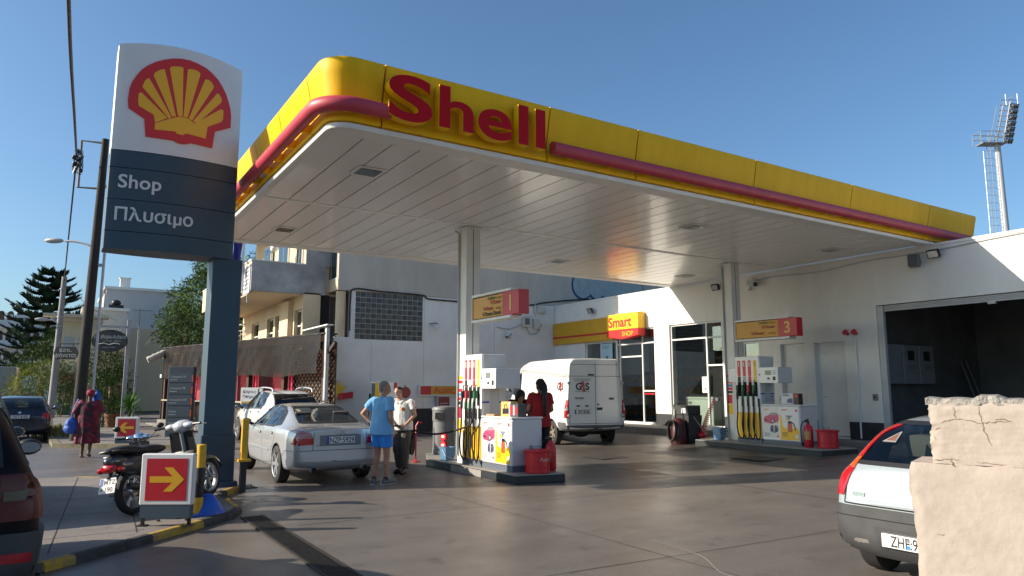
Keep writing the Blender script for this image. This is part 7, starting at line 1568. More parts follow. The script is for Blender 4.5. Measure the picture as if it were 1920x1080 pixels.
    if reg:
        Mx = frame((-.40, 0, .40), (0, -1, 0), (.28, 0, 1)); b = MB(); b.prism(rrect(-.11, -.09, .11, .09, .01), Mx, 0, .006); p = b.build('number_plate', M_plate, t); b = MB(); b.prism([(-.105, .0), (-.06, .0), (-.06, .085), (-.105, .085)], Mx, .0061, .007); b.build('country_band', M_pbl, p)
        text(reg[0], .078, M_black, p, Mx @ Matrix.Translation((.025, .015, .0065)), 'registration', bold=.012, align='CENTER', extrude=.0008); text(reg[1], .078, M_black, p, Mx @ Matrix.Translation((.02, -.072, .0065)), 'registration', bold=.012, align='CENTER', extrude=.0008)
        b = MB(); b.prism(circ(-.075, -.045, .018, 10), Mx, .0061, .007); b.build('plate_seal', mat('seal_olive', (.25, .25, .05), .5), p); b = MB(); b.tube([(-.39, 0, .48), (-.30, 0, .58)], .02, 6); b.build('plate_bracket', M_black, p)
    return t
M_sc_w = mat('scooter_silver_white', (.50, .50, .50), .3, .1, coat=1); M_sc_b = mat('scooter_bronze', (.20, .155, .12), .35, .3, coat=1); M_sseat = mat('scooter_seat', (.012, .012, .013), .6)
scooter((.93, 10.28, .081), radians(46.5), 'large wheeled black and silver scooter behind the right pointing arrow sign', mat('scooter_dark', (.05, .05, .052), .3, coat=1), M_sseat, M_sc_w, -.15, True, 1.0, ('MTZ', '190'), 1.55)
scooter((.88, 11.42, .081), radians(68), 'older bronze scooter standing behind the black and silver scooter', M_sc_b, M_sseat, M_chrome, -.10, False, .80)
def arrow_sign(loc, ang, label, right, z0, s=1.0):
    t = thing('arrow_sign', label, 'sign', loc, ang, 'red arrow signs at the entrance'); t.scale = (s,) * 3; w, h = .60, .575
    b = MB(); b.box((-w / 2, -.05, .235), (w / 2, .05, .235 + h)); f = b.build('white_box', mat('sign_white', (.62, .62, .61), .45, var=.1), t, bevel=.012)
    Mx = frame((0, -.0505, .235 + h / 2), (1, 0, 0), (0, 0, 1)); q = .235
    b = MB(); b.prism([(-q, -q), (q, -q), (q, q), (-q, q)], Mx, 0, .003); b.build('red_panel', mat('arrow_red', (.42, .010, .022), .4, var=.15, vscale=5), f)
    d = 1 if right else -1; A = [(-.19, -.035), (.07, -.035), (-.03, -.135), (.07, -.135), (.205, 0), (.07, .135), (-.03, .135), (.07, .035), (-.19, .035)]
    b = MB(); b.prism([(x * d, y) for x, y in A], Mx, .0031, .005); b.build('arrow', mat('arrow_yellow', (.62, .33, .015), .45), f)
    b = MB(); b.box((-w / 2 + .015, -.045, .095), (w / 2 - .015, .045, .234)); b.build('slate_skirt', M_slate, t)
    for x in (-w / 2 + .035, w / 2 - .035): b = MB(); b.box((x - .015, -.02, 0), (x + .015, .02, .094)); b.box((x - .05, -.05, 0), (x + .05, .05, .01)); b.build('leg', M_black, t)
arrow_sign((1.175, 9.25, .081), atan2(-.34, .54), 'red sign with a yellow arrow pointing right in front of the scooters', True, 0)
arrow_sign((1.79, 23.15, .0), atan2(-.34, .54) + .1, 'red sign with a yellow arrow pointing left beside the terracotta pot', False, 0, 1.03)
bl = thing('bollard', 'yellow and black banded bollard at the corner of the traffic island', 'bollard', (1.60, 9.78, .081)); b = MB(); b.lathe([(.055, .58), (.055, .855), (.045, .862)], (0, 0, 0), 18); b.build('top_band', M_yel2, bl, smooth=True); b = MB(); b.lathe([(.0555, .22), (.0555, .579)], (0, 0, 0), 18); b.build('black_band', M_black, bl, smooth=True); b = MB(); b.lathe([(.055, 0), (.055, .2199)], (0, 0, 0), 18); b.build('lower_band', M_yel2, bl, smooth=True)
bs = thing('plastic_tub', 'bright blue plastic tub tipped over at the foot of the bollard', 'tub', (1.74, 9.84, .081), .3); b = MB(); b.grid([[(x * w - .04 * (1 - w), y * w * .8, z) for x, y in circ(0, 0, .2, 16)] for w, z in ((1, 0), (.98, .03), (.55, .17), (.32, .235), (.2, .245))], close=True); b.add([(x * .2 - .032, y * .16, .245) for x, y in circ(0, 0, .2, 16)], [tuple(range(16))]); b.box((-.34, -.12, 0), (-.1, .12, .025)); b.build('shell', mat('tub_blue', (.012, .10, .50), .4), bs, smooth=True, bevel=.004)
for k in range(9):
    a = random.uniform(0, 6.28); x, y = 1.35 + random.uniform(-.25, .45), 9.55 + random.uniform(-.2, .5); b = MB(); b.ball((0, 0, .008), (random.uniform(.015, .05), random.uniform(.012, .03), .012), 8); o = b.build('soil_clump', mat('soil', (.05, .04, .028), .95), None); o.location = (x, y, .081); prop(o, 'small dark clump of soil on the island by the arrow sign', 'soil clump', 'soil clumps on the traffic island')
# slate information totem and the blue and yellow board
tt = thing('price_totem', 'low slate blue price totem with five fuel rows beside the pylon', 'sign', (3.45, 25.5, 0), atan2(-.45, .69)); b = MB(); b.box((-.42, -.09, 0), (.42, .09, 2.34)); bd = b.build('body', mat('totem_slate', (.012, .028, .046), .6, var=.2), tt, bevel=.02)
for k, s_ in enumerate(('Unleaded 95', 'Unleaded 98', 'Unleaded LRP', 'Diesel', 'Diesel')):
    z = 1.98 - k * .37; b = MB(); b.box((-.38, -.098, z - .15), (.36, -.0905, z + .15)); r_ = b.build('row_panel', mat('row_slate', (.016, .036, .056), .6), tt, bevel=.004); text(s_, .10, mat('row_letter', (.22, .25, .27), .6), r_, frame((-.34, -.099, z + .0), (1, 0, 0), (0, 0, 1)), bold=.01, extrude=.001); b = MB(); b.box((.365, -.1, z - .14), (.40, -.0905, z + .1)); b.build('price_tab', M_lampor, r_)
    b = MB(); b.box((-.34, -.1005, z - .08), (-.1, -.0985, z - .06)); b.build('small_print', mat('row_letter'), r_)
sb_ = thing('service_board', 'white board headed in Greek over yellow panels beside the tavern', 'sign', (5.62, 25.3, 0), atan2(-.5, .75)); b = MB(); b.box((-.37, -.03, .35), (.37, .03, 1.66)); bd = b.build('board', M_white, sb_, bevel=.008); b = MB(); b.box((-.34, -.036, .4), (.34, -.0305, 1.2)); b.build('yellow_panel', mat('board_ochre', (.50, .30, .05), .5), bd)
for x in (-.3, -.06, .16): b = MB(); b.box((x, -.04, .95), (x + .18, -.0365, 1.14)); b.box((x, -.04, .6), (x + .18, -.0365, .8)); b.build('blue_picture', mat('picture_blue', (.02, .08, .22), .5), bd)
text('Κάρτες &', .13, mat('letter_navy', (.03, .05, .12), .5), bd, frame((-.30, -.0305, 1.48), (1, 0, 0), (0, 0, 1)), bold=.015, extrude=.001); text('Υπηρεσίες', .13, mat('letter_navy'), bd, frame((-.30, -.0305, 1.32), (1, 0, 0), (0, 0, 1)), bold=.015, extrude=.001)
b = MB(); b.box((-.34, -.02, 0), (-.30, .02, .349)); b.box((.30, -.02, 0), (.34, .02, .349)); b.build('leg', M_grey, sb_)

# ------------------------------------------------------------------ poles and wires
M_pole = mat('creosoted_wood', (.036, .030, .026), .9, var=.45, vscale=3, stretch=(3, 3, .4), bump=.4, bscale=18)
wp = thing('utility_pole', 'tall dark wooden utility pole with a street lamp and a bracket frame', 'utility pole', (.66, 25.12, 0)); b = MB(); b.tube([(-.06, .04, 0), (.04, 0, 6), (.08, -.02, 9.42)], [.165, .13, .10], 16); b.build('trunk', M_pole, wp, smooth=True)
b = MB(); b.tube([(.05, 0, 9.3), (-.56, .38, 9.38), (-.55, .36, 7.86), (.04, 0, 7.82)], .045, 8); b.build('bracket_frame', M_grey, wp)
b = MB(); b.tube([(.28, -.05, .2), (.30, -.06, 5.9), (.26, -.05, 8.3)], .04, 8); b.tube([(.06, 0, 5.4), (.3, -.06, 5.4)], .05, 6); b.tube([(.06, 0, 7.9), (.26, -.05, 7.9)], .05, 6); b.build('cable_pipe', M_lgrey, wp, smooth=True)
b = MB(); b.tube(smooth_path([(-.02, 0, 5.5), (-.08, .03, 5.95), (-.45, .28, 6.12), (-.75, .48, 6.14)], 5), .035, 8); arm = b.build('lamp_arm', M_lgrey, wp, smooth=True); b = MB(); b.ball((-1.05, .68, 6.16), (.30, .13, .085), 14, Matrix.Rotation(atan2(.48, -.75), 3, 'Z')); b.build('lamp_head', M_lgrey, arm, smooth=True)
b = MB()
for k in range(14): P = [(-.58 + random.uniform(-.22, .12), .36 + random.uniform(-.15, .15), 8.55 + random.uniform(-.3, .5)) for _ in range(4)]; b.tube(smooth_path(P, 4), .012, 4)
for k in range(4): b.ball((-.6 + random.uniform(-.15, .1), .36, 8.4 + .2 * k), (.06, .05, .08), 8)
b.build('cable_clamp', M_black, wp)
cp = thing('concrete_pole', 'grey concrete lamp pole behind the parked navy car', 'lamp post', (-.12, 45.05, 0)); b = MB(); b.tube([(-.02, 0, -.2), (.06, 0, 7.6)], [.19, .12], 16); b.build('shaft', mat('pole_concrete', (.30, .29, .29), .85, var=.2), cp, smooth=True); b = MB(); b.tube([(0, 0, 5.1), (-.35, .1, 5.25), (-.5, .15, 5.25)], .04, 8); a = b.build('lamp_arm', M_lgrey, cp, smooth=True); b = MB(); b.ball((-.78, .22, 5.27), (.34, .14, .10), 12); b.build('lamp_head', M_lgrey, a, smooth=True)
b = MB()
for z in (4.9, 5.4, 6.9): b.lathe([(.20 - .009 * z, z), (.20 - .009 * z, z + .06)], (.02, 0, 0), 14)
b.build('steel_band', M_steel, cp)
cable('power_line', 'thick twisted power cable crossing the sky from the top of the frame', [(-.75, -12, 9.6), (-.42, 4, 7.75), (-.28, 12, 7.45), (-.1, 19, 7.85), (0, 25.55, 8.85)], .032, M_black)
cable('power_line', 'thin power line running down from the wooden pole to the concrete pole', [(0, 25.5, 8.6), (-.03, 34, 7.75), (-.06, 44.9, 7.4)], .028, M_black)
cable('service_wire', 'thin service wire from the concrete pole towards the white house', [(0, 45, 7.2), (1.6, 52, 6.6), (3.4, 60, 6.6)], .014, M_black); cable('service_wire', 'thin wire reaching out of the left edge towards the tall conifer', [(-8, 60, 6.6), (-5, 66, 6.7), (-1.3, 71, 9.2)], .016, M_black)
# ------------------------------------------------------------------ hanging signs by the tavern
fr_ = thing('gantry_post', 'grey steel sign frame standing beside the tavern entrance', 'post', (2.25, 31.7, 0)); b = MB(); b.box((-.07, -.07, 0), (.07, .07, 4.3)); b.box((.32, -.04, 0), (.40, .04, 4.1)); b.build('post', M_steel, fr_); b = MB(); b.box((-1.5, -.04, 3.98), (-.071, .04, 4.06)); b.box((.071, -.04, 3.98), (.319, .04, 4.05)); b.build('crossbar', M_steel, fr_)
b = MB(); b.box((-1.55, -.035, .0), (-1.48, .035, 4.06)); b.build('thin_post', M_steel, fr_)
ov = thing('oval_sign', 'black oval tavern sign with white script hanging from the steel frame', 'sign', (1.62, 31.6, 3.46), -.45); b = MB(); b.prism(circ(0, 0, .66, 32, ry=.43), frame((0, 0, 0), (1, 0, 0), (0, 0, 1)), -.03, .03); o_ = b.build('board', mat('sign_black', (.014, .015, .014), .5), ov); b = MB(); b.prism(circ(0, 0, .62, 32, ry=.39), frame((0, -.0305, 0), (1, 0, 0), (0, 0, 1)), 0, .002); b.build('face', mat('sign_charcoal', (.022, .026, .024), .5), o_)
MTW = mat('sign_letter_white', (.42, .42, .40), .6); Fo = lambda x, z: frame((x, -.0335, z), (1, 0, 0), (0, 0, 1)); text('τα Βαρελάκια', .185, MTW, o_, Fo(0, .09), bold=.012, align='CENTER', shear=.3, extrude=.001); text('ψησταριά - ταβέρνα', .07, MTW, o_, Fo(.1, -.03), align='CENTER', extrude=.001); text('ΠΑΝΩ ΠΑΡΚΟ', .07, MTW, o_, Fo(0, -.28), align='CENTER', extrude=.001)
b = MB(); b.tube(smooth_path([(-.4, -.036, -.14), (-.2, -.036, -.10), (0, -.036, -.15), (.2, -.036, -.10), (.4, -.036, -.14)], 5), .018, 6); b.build('flourish', MTW, o_); b = MB(); b.tube([(-.4, 0, .33), (-.4, 0, .55)], .012, 5); b.tube([(.4, 0, .33), (.4, 0, .55)], .012, 5); b.build('hanger', M_grey, o_)
ks = thing('hanging_sign', 'black pointed board with chalky Greek writing hanging by the wooden pole', 'sign', (.27, 40.1, 3.3), -.5); b = MB(); b.prism([(-.55, 0), (-.45, .3), (.42, .3), (.58, 0), (.42, -.3), (-.45, -.3)], frame((0, 0, 0), (1, 0, 0), (0, 0, 1)), -.03, .03); o_ = b.build('board', mat('sign_black'), ks); text('Κάτι..', .24, MTW, o_, Fo(0, .06), bold=.01, align='CENTER', extrude=.001); text('ψήνεται', .26, MTW, o_, Fo(0, -.19), bold=.01, align='CENTER', extrude=.001); b = MB(); b.box((-.3, -.02, .42), (.9, .02, .46)); b.box((-.3, -.01, .3), (-.28, .01, .42)); b.box((.3, -.01, .3), (.32, .01, .42)); b.build('arm', M_black, ks)
rs = thing('roadside_sign', 'small faded red sign board beyond the wooden pole', 'sign', (.75, 46.9, 2.2), -.5); b = MB(); b.box((-.55, -.03, -.25), (.5, .03, .25)); b.build('board', mat('faded_sign_red', (.22, .03, .03), .6, var=.3), rs); b = MB(); b.box((-.4, -.035, -.08), (.35, -.0305, .06)); b.build('print', mat('print_pinkish', (.30, .10, .10), .6), rs); b = MB(); b.box((-.03, .031, -2.2), (.03, .08, .2)); b.build('post', M_grey, rs)
gp_ = thing('kiosk', 'small green metal kiosk cabinet on the far pavement', 'kiosk', (.46, 49.5, .0)); b = MB(); b.box((-.33, -.3, 0), (.33, .3, 1.95)); b.build('cabinet', mat('kiosk_green', (.03, .13, .08), .5, var=.3), gp_, bevel=.02); b = MB(); b.box((-.2, -.306, 1.0), (.05, -.3005, 1.6)); b.build('window', M_lgrey, gp_); b = MB(); b.box((-.38, -.35, 1.951), (.38, .35, 2.03)); b.build('roof', M_grey, gp_)
for x, y, c_, lab in ((1.15, 47.5, (.13, .055, .03), 'dark brown gate pillar beside the green kiosk'), (1.75, 46.2, (.40, .28, .17), 'tan gate pillar between the kiosk and the wooden pole'), (2.6, 42.0, (.38, .26, .16), 'tan gate pillar seen behind the woman in red')):
    t = thing('gate_pillar', lab, 'pillar', (x, y, 0)); b = MB(); b.box((-.3, -.3, 0), (.3, .3, 1.75)); b.build('shaft', mat('pillar_%d' % int(x * 100), c_, .85, var=.25), t); b = MB(); b.box((-.36, -.36, 1.751), (.36, .36, 1.83)); b.build('cap', mat('pillar_%d' % int(x * 100)), t, bevel=.01)
gw = thing('garden_wall', 'low white garden wall with a red tiled top far down the road', 'wall', (-2.4, 62, 0)); b = MB(); b.box((-2.2, -.12, 0), (1.6, .12, 1.1)); b.build('wall', M_wall, gw); b = MB(); b.box((-2.25, -.18, 1.101), (1.65, .18, 1.25)); b.build('tile_coping', mat('tile_red', (.30, .09, .06), .8), gw)
tk = thing('box_truck', 'grey box truck standing at the left edge far down the road', 'truck', (-3.3, 55.5, 0), pi / 2); b = MB(); b.box((0, -1.1, .9), (5.5, 1.1, 3.0)); b.build('box', mat('truck_grey', (.30, .30, .31), .6, var=.2), tk, bevel=.03); b = MB(); b.box((.0, -1.05, .5), (7.2, 1.05, .85)); b.build('chassis', M_black, tk); b = MB(); b.box((5.6, -1.0, .86), (7.2, 1.0, 2.5)); b.build('cab', mat('truck_cab', (.35, .35, .36), .5), tk, bevel=.1, seg=2)
for x in (1.2, 6.2):
    for sg in (-1, 1): wheel(tk, x, sg * .95, .45, .25, sg, 5)

# ------------------------------------------------------------------ plants and trees
def leafmat(n, c, c2, rough=.7): return mat(n, c, rough, var=.5, vscale=.9, c2=c2, detail=3, spec=.15)
def leaves(b, c, rad, n, size, asp=.5, droop=.2, shell=.35):
    c = Vector(c)
    for _ in range(n):
        d = Vector((random.gauss(0, 1), random.gauss(0, 1), random.gauss(0, 1))).normalized(); r = shell + (1 - shell) * random.random() ** .6; k = 1 + .28 * mnoise.noise(d * 2.2 + c * .7)
        p = c + Vector((d.x * rad[0], d.y * rad[1], d.z * rad[2])) * r * k
        a = (d + Vector((random.gauss(0, .7), random.gauss(0, .7), random.gauss(0, .7) - droop))).normalized(); s_ = a.cross(Vector((random.gauss(0, 1), random.gauss(0, 1), random.gauss(0, 1)))).normalized(); L = size * random.uniform(.6, 1.3); w = L * asp
        b.add([p - s_ * w * .5, p + a * L * .5 - s_ * w * .1, p + s_ * w * .5, p + a * L], [(0, 1, 3), (1, 2, 3)])
def bush(name, label, cat, loc, clumps, n, size, m, trunk=None, asp=.5, grp=None, tm=None):
    t = thing(name, label, cat, loc, 0, grp); b = MB()
    tot = sum(r[0] * r[1] * r[2] for c, r in clumps) ** .0001
    w = [(r[0] * r[2]) for c, r in clumps]; S_ = sum(w)
    for (c, r), k in zip(clumps, w): leaves(b, c, r, int(n * k / S_), size, asp)
    b.build('crown', m, t)
    b = MB(); M_bark = tm or mat('bark', (.10, .075, .055), .9, var=.4, vscale=5)
    if trunk:
        h, r0 = trunk; b.tube([(0, 0, -.1), (.05, .03, h * .5), (0, .05, h)], [r0, r0 * .8, r0 * .6], 8)
        for c, r in clumps: b.tube([(0, .05, h * .8), tuple(Vector((0, 0, h)).lerp(Vector(c), .5) + Vector((.1, 0, .1))), c], [r0 * .45, r0 * .3, r0 * .12], 6)
    else:
        for c, r in clumps: b.tube([(c[0] * .5, c[1] * .5, -.05), c], [.04, .02], 5)
    b.build('trunk', M_bark, t)
    return t
LM1 = leafmat('leaf_mid_green', (.105, .165, .028), (.028, .060, .010)); LM2 = leafmat('leaf_dark_green', (.045, .085, .022), (.014, .03, .009)); LM3 = leafmat('leaf_yellow_green', (.28, .30, .04), (.11, .15, .02)); LM4 = leafmat('leaf_olive_green', (.17, .20, .08), (.05, .08, .025)); LM5 = leafmat('leaf_bright_green', (.08, .20, .025), (.03, .085, .01))
bush('broadleaf_tree', 'tall leafy tree rising between the pylon and the tavern terrace', 'tree', (6.9, 45.3, 0), [((0, 0, 6.6), (1.9, 1.9, 1.9)), ((1.3, .5, 8.2), (1.7, 1.7, 1.4)), ((-.6, 0, 5.2), (1.8, 1.8, 1.4)), ((2.2, 0, 6.2), (1.8, 1.8, 1.9)), ((.4, 0, 8.9), (1.0, 1.0, .7))], 15000, .25, LM1, (5.2, .22))
bush('broadleaf_tree', 'leafy tree behind the balcony flagpole right of the pylon', 'tree', (9.6, 47, 0), [((0, 0, 8.2), (2.2, 2.2, 1.9)), ((-2.0, 0, 7.2), (1.8, 1.8, 1.7)), ((1.5, 0, 9.4), (1.6, 1.6, 1.1)), ((-.5, 0, 5.8), (2.2, 2, 1.8))], 7000, .26, LM1, (6, .25))
bush('dense_shrub', 'dark dense climber covered shrub under the oval tavern sign', 'shrub', (1.75, 33.3, 0), [((-.1, 0, 2.6), (.75, .7, .9)), ((.2, .1, 1.6), (.8, .7, .9)), ((-.2, 0, .8), (.7, .7, .8))], 4200, .14, LM2)
bush('street_shrub', 'yellow green feathery shrub at the roadside', 'shrub', (-1.35, 54, 0), [((0, 0, 2.0), (1.1, 1.0, 1.3)), ((.7, 0, 2.6), (.7, .7, .9)), ((-.8, .2, 1.5), (.7, .7, .9))], 3800, .26, LM3, asp=.18)
bush('street_shrub', 'low dark green shrub at the left edge in front of the apartment block', 'shrub', (-3.6, 58, 0), [((0, 0, 1.6), (1.4, 1, 1.3)), ((.8, 0, 2.3), (1.0, .8, .9)), ((-1.6, 0, 2), (1.2, 1, 1.2))], 3200, .22, LM2)
bush('flowering_hedge', 'big olive green hedge bush behind the concrete pole', 'hedge', (.05, 46.6, 0), [((-.2, .6, 1.5), (1.2, 1, 1.5)), ((.5, 0, 2.2), (1.0, .9, 1.1)), ((-.4, 0, 2.6), (.8, .8, .8)), ((1.3, .5, 1.7), (.9, .9, 1.4))], 6500, .17, LM4)
bush('street_tree', 'round dark green tree standing behind the hedge and the conifer', 'tree', (.2, 63, 0), [((0, 0, 4.6), (1.8, 1.5, 1.7)), ((-1.5, 0, 3.6), (1.6, 1.5, 1.6)), ((1.6, 0, 3.4), (1.5, 1.5, 1.8))], 4200, .32, LM2, (3.5, .2))
bush('street_tree', 'low green tree behind the wooden utility pole', 'tree', (2.6, 58, 0), [((0, 0, 3.0), (1.6, 1.4, 1.4)), ((-1.2, 0, 2.2), (1.3, 1.2, 1.4))], 3200, .28, LM1, (2.4, .16))
bush('terrace_plant', 'green plants standing on the roof terrace behind the railing', 'plant', (5.0, 36.5, 3.2), [((0, 0, 1.0), (1.4, .8, .7)), ((1.5, -1, 1.0), (.9, .7, .8))], 2600, .2, LM2)
bush('terrace_plant', 'dark foliage filling the terrace behind the cream balcony', 'plant', (7.6, 38.5, 3.2), [((0, 0, 1.6), (2.0, 1.2, 1.6)), ((-2, 0, .9), (1.2, 1, 1.0))], 3000, .25, LM2)
def pot(t, r, h, m):
    b = MB(); b.lathe([(r * .62, 0), (r * .9, h * .8), (r * 1.02, h * .8), (r * 1.05, h), (r * .9, h), (r * .85, h * .9)], (0, 0, 0), 20); b.build('pot', m, t, smooth=True)
M_terra = mat('terracotta', (.30, .12, .06), .8, var=.25, vscale=6)
p1 = bush('potted_plant', 'fine leaved green plant in a terracotta pot on the pavement', 'potted plant', (2.0, 33.2, .1), [((0, 0, 1.25), (.55, .5, .75)), ((-.25, 0, 1.7), (.35, .35, .45)), ((.3, 0, .95), (.4, .4, .45))], 3600, .13, LM5, asp=.16); pot(p1, .30, .52, M_terra)
yc = thing('yucca_plant', 'spiky yucca with long leaves in a pot beside the terracotta pot', 'potted plant', (2.42, 31.0, .1)); pot(yc, .22, .38, mat('pot_yellowish', (.36, .26, .07), .7, var=.2)); b = MB(); b.tube([(0, 0, .3), (0, 0, .75)], .05, 8); b.build('stem', mat('bark'), yc); b = MB()
for k in range(90):
    a = random.uniform(0, 2 * pi); e = random.uniform(-.35, 1.35); L = random.uniform(.45, .8); d = Vector((cos(a) * cos(e), sin(a) * cos(e), sin(e))); s_ = Vector((-sin(a), cos(a), 0)) * .026; p = Vector((0, 0, random.uniform(.65, .95))); q = p + d * L * .55; r_ = p + d * L + Vector((0, 0, -.18 * L * (1.2 - e)))
    b.add([p - s_ * .5, p + s_ * .5, q + s_, q - s_, r_], [(0, 1, 2, 3), (3, 2, 4)])
b.build('leaf_rosette', LM5, yc)
pl_ = thing('palm_tree', 'small palm with drooping fronds beside the leafy tree', 'palm', (5.4, 40, 2.6)); b = MB(); b.tube([(0, 0, -2.6), (.1, 0, 2.4)], [.16, .12], 8); b.build('trunk', mat('bark'), pl_); b = MB()
for k in range(16):
    a = 2 * pi * k / 16 + random.uniform(-.2, .2); e = random.uniform(.1, 1.0); L = 1.9; P = [Vector((.1, 0, 2.4)) + Vector((cos(a), sin(a), 0)) * L * t * cos(e * (1 - .5 * t)) + Vector((0, 0, L * (t * sin(e) - .75 * t * t))) for t in [j / 8 for j in range(9)]]
    for j in range(1, 9):
        d = (P[j] - P[j - 1]).normalized(); sd = Vector((-sin(a), cos(a), 0))
        for f in range(3):
            q = P[j - 1].lerp(P[j], f / 3)
            for sg in (-1, 1): tip = q + sd * sg * .42 * (1 - .4 * j / 8) + d * .22 - Vector((0, 0, .14)); b.add([q - d * .02, q + d * .03, tip], [(0, 1, 2)])
b.build('crown', leafmat('palm_green', (.10, .13, .05), (.05, .07, .02)), pl_)
# Norfolk Island pine
np_ = thing('norfolk_pine', 'tall dark conifer with level tiers of branches far down the road', 'conifer', (-1.1, 71, 0)); b = MB(); b.tube([(0, 0, 0), (.1, 0, 6), (.15, 0, 11.9)], [.32, .2, .03], 10); b.build('trunk', mat('bark'), np_); b = MB(); bb2 = MB()
zt_ = 3.0; tier = 0
while zt_ < 11.6:
    R_b = 5.0 * (1 - (zt_ - 2.2) / 9.9) ** .62 * random.uniform(.9, 1.05); nb = 7 if zt_ < 10 else 5; off = random.uniform(0, 1)
    for k in range(nb):
        a = 2 * pi * (k + off) / nb; L = R_b * random.uniform(.8, 1.08); P = []
        for j in range(11): t = j / 10; P.append(Vector((.1 + cos(a) * L * t, sin(a) * L * t, zt_ - .35 * L * .3 * sin(pi * t * .8) + .16 * L * t ** 3)))
        bb2.tube(P, [.05 * (1 - j / 11) + .012 for j in range(11)], 4)
        for j in range(2, 11):
            d = (P[j] - P[j - 1]).normalized(); sd = Vector((-sin(a), cos(a), 0))
            for f in range(3):
                q = P[j - 1].lerp(P[j], f / 3)
                for sg in (-1, 1):
                    for u in range(3):
                        l2 = (.70 * (1 - .45 * (j / 10)) + .1) * random.uniform(.7, 1.15); tip = q + sd * sg * l2 * random.uniform(.55, 1) + d * l2 * .6 + Vector((0, 0, random.uniform(.05, .24))); w = Vector((0, 0, .055)) + d * .05
                        b.add([q - w, q + w, tip + w * .5, tip - w * .3], [(0, 1, 2, 3)])
        tip = P[-1]; 
        for u in range(6): b.add([tip - Vector((.04, 0, 0)), tip + Vector((.04, 0, .02)), tip + Vector((cos(a) * .22 + random.uniform(-.1, .1), sin(a) * .22 + random.uniform(-.1, .1), .22))], [(0, 1, 2)])
    zt_ += .74 - .018 * tier; tier += 1
b.build('crown', leafmat('pine_green', (.022, .045, .024), (.010, .022, .013)), np_); bb2.build('branch', mat('bark'), np_)
# ------------------------------------------------------------------ far buildings
def house(name, label, x0, y0, x1, y1, h, wallm, extra=None, ang=0):
    t = thing(name, label, 'building', (x0, y0, 0), ang); b = MB(); b.box((0, 0, 0), (x1 - x0, y1 - y0, h)); w = b.build('wall', wallm, t); b = MB(); b.box((-.15, -.15, h + .001), (x1 - x0 + .15, y1 - y0 + .15, h + .22)); b.build('cornice', M_white, t); return t
hs1 = house('white_house', 'plain white block house with a square chimney', 2.95, 68, 9.5, 80, 9.9, mat('house_white', (.52, .51, .50), .85, var=.12, vscale=.4)); b = MB(); b.box((1.0, .4, 10.12), (1.75, 1.0, 10.9)); b.box((.93, .33, 10.901), (1.82, 1.07, 11.0)); b.build('chimney', M_wall, hs1); b = MB(); b.tube([(2.6, -.3, 6.4), (2.6, -.3, 8.3)], .025, 5); b.tube([(2.0, -.3, 8.2), (3.6, -.3, 8.2)], .02, 5); b.build('aerial', M_grey, hs1); b = MB(); b.box((5.4, -.02, 6.9), (6.2, .0, 7.5)); b.build('window', M_dark, hs1)
hs2 = house('white_house', 'lower white flat roofed house in front of the chimney block', 1.35, 62, 4.2, 66, 7.5, mat('house_offwhite', (.56, .54, .50), .85, var=.1)); b = MB(); b.box((1.6, .3, 7.73), (2.6, 1.2, 8.0)); b.ball((2.1, .8, 8.2), (.35, .35, .25), 12); b.build('water_tank', M_black, hs2, smooth=True); b = MB(); b.box((2.86, -4, 0), (7, 1, 5.9)); b.build('side_wing', mat('house_sand', (.55, .45, .30), .85), hs2)
hs3 = house('cream_house', 'cream two storey house with a wide eave and balcony behind the hanging sign', -.15, 55, 2.2, 60, 6.0, mat('house_cream', (.70, .60, .42), .85, var=.08)); b = MB(); b.box((-.9, -.9, 6.23), (2.8, .2, 6.42)); b.build('eave', mat('house_cream'), hs3); b = MB(); b.box((-.75, -1.0, 2.6), (1.9, 0, 3.1)); b.build('balcony', mat('house_cream'), hs3)
for x in (.35, 1.15): b = MB(); b.box((x, -.03, 3.7), (x + .6, -.001, 5.0)); b.box((x, -.05, 4.3), (x + .28, -.0301, 4.8)); b.build('window', M_lgrey, hs3)
ap = thing('apartment_block', 'distant white apartment block with arched balconies at the left edge', 'building', (-9.5, 131, 0), .0); b = MB(); b.box((0, 0, 0), (7.0, 10, 12.2)); b.build('wall', M_wall, ap); b = MB(); b.box((2.6, -1.0, 12.2), (9.8, 8, 12.6)); b.box((7.001, .5, 0), (9.8, 9, 12.1)); b.build('wing', M_wall, ap)
for k in range(4): b = MB(); b.box((-1, -1.4, 1.6 + k * 3.0), (7.0, 0, 2.7 + k * 3.0)); b.build('balcony', M_white, ap)
for k in range(3):
    for j in range(6): b = MB(); x = .2 + j * 1.15; b.prism([(x, 0), (x + .8, 0), (x + .8, 1.1)] + [(x + .4 + .4 * cos(a), 1.1 + .4 * sin(a)) for a in [pi * q / 6 for q in range(1, 6)]] + [(x, 1.1)], frame((0, -.02, 5.9 + k * 3.0 - .2), (1, 0, 0), (0, 0, 1)), 0, .03); b.build('arched_opening', mat('arch_shade', (.10, .055, .04), .8), ap)
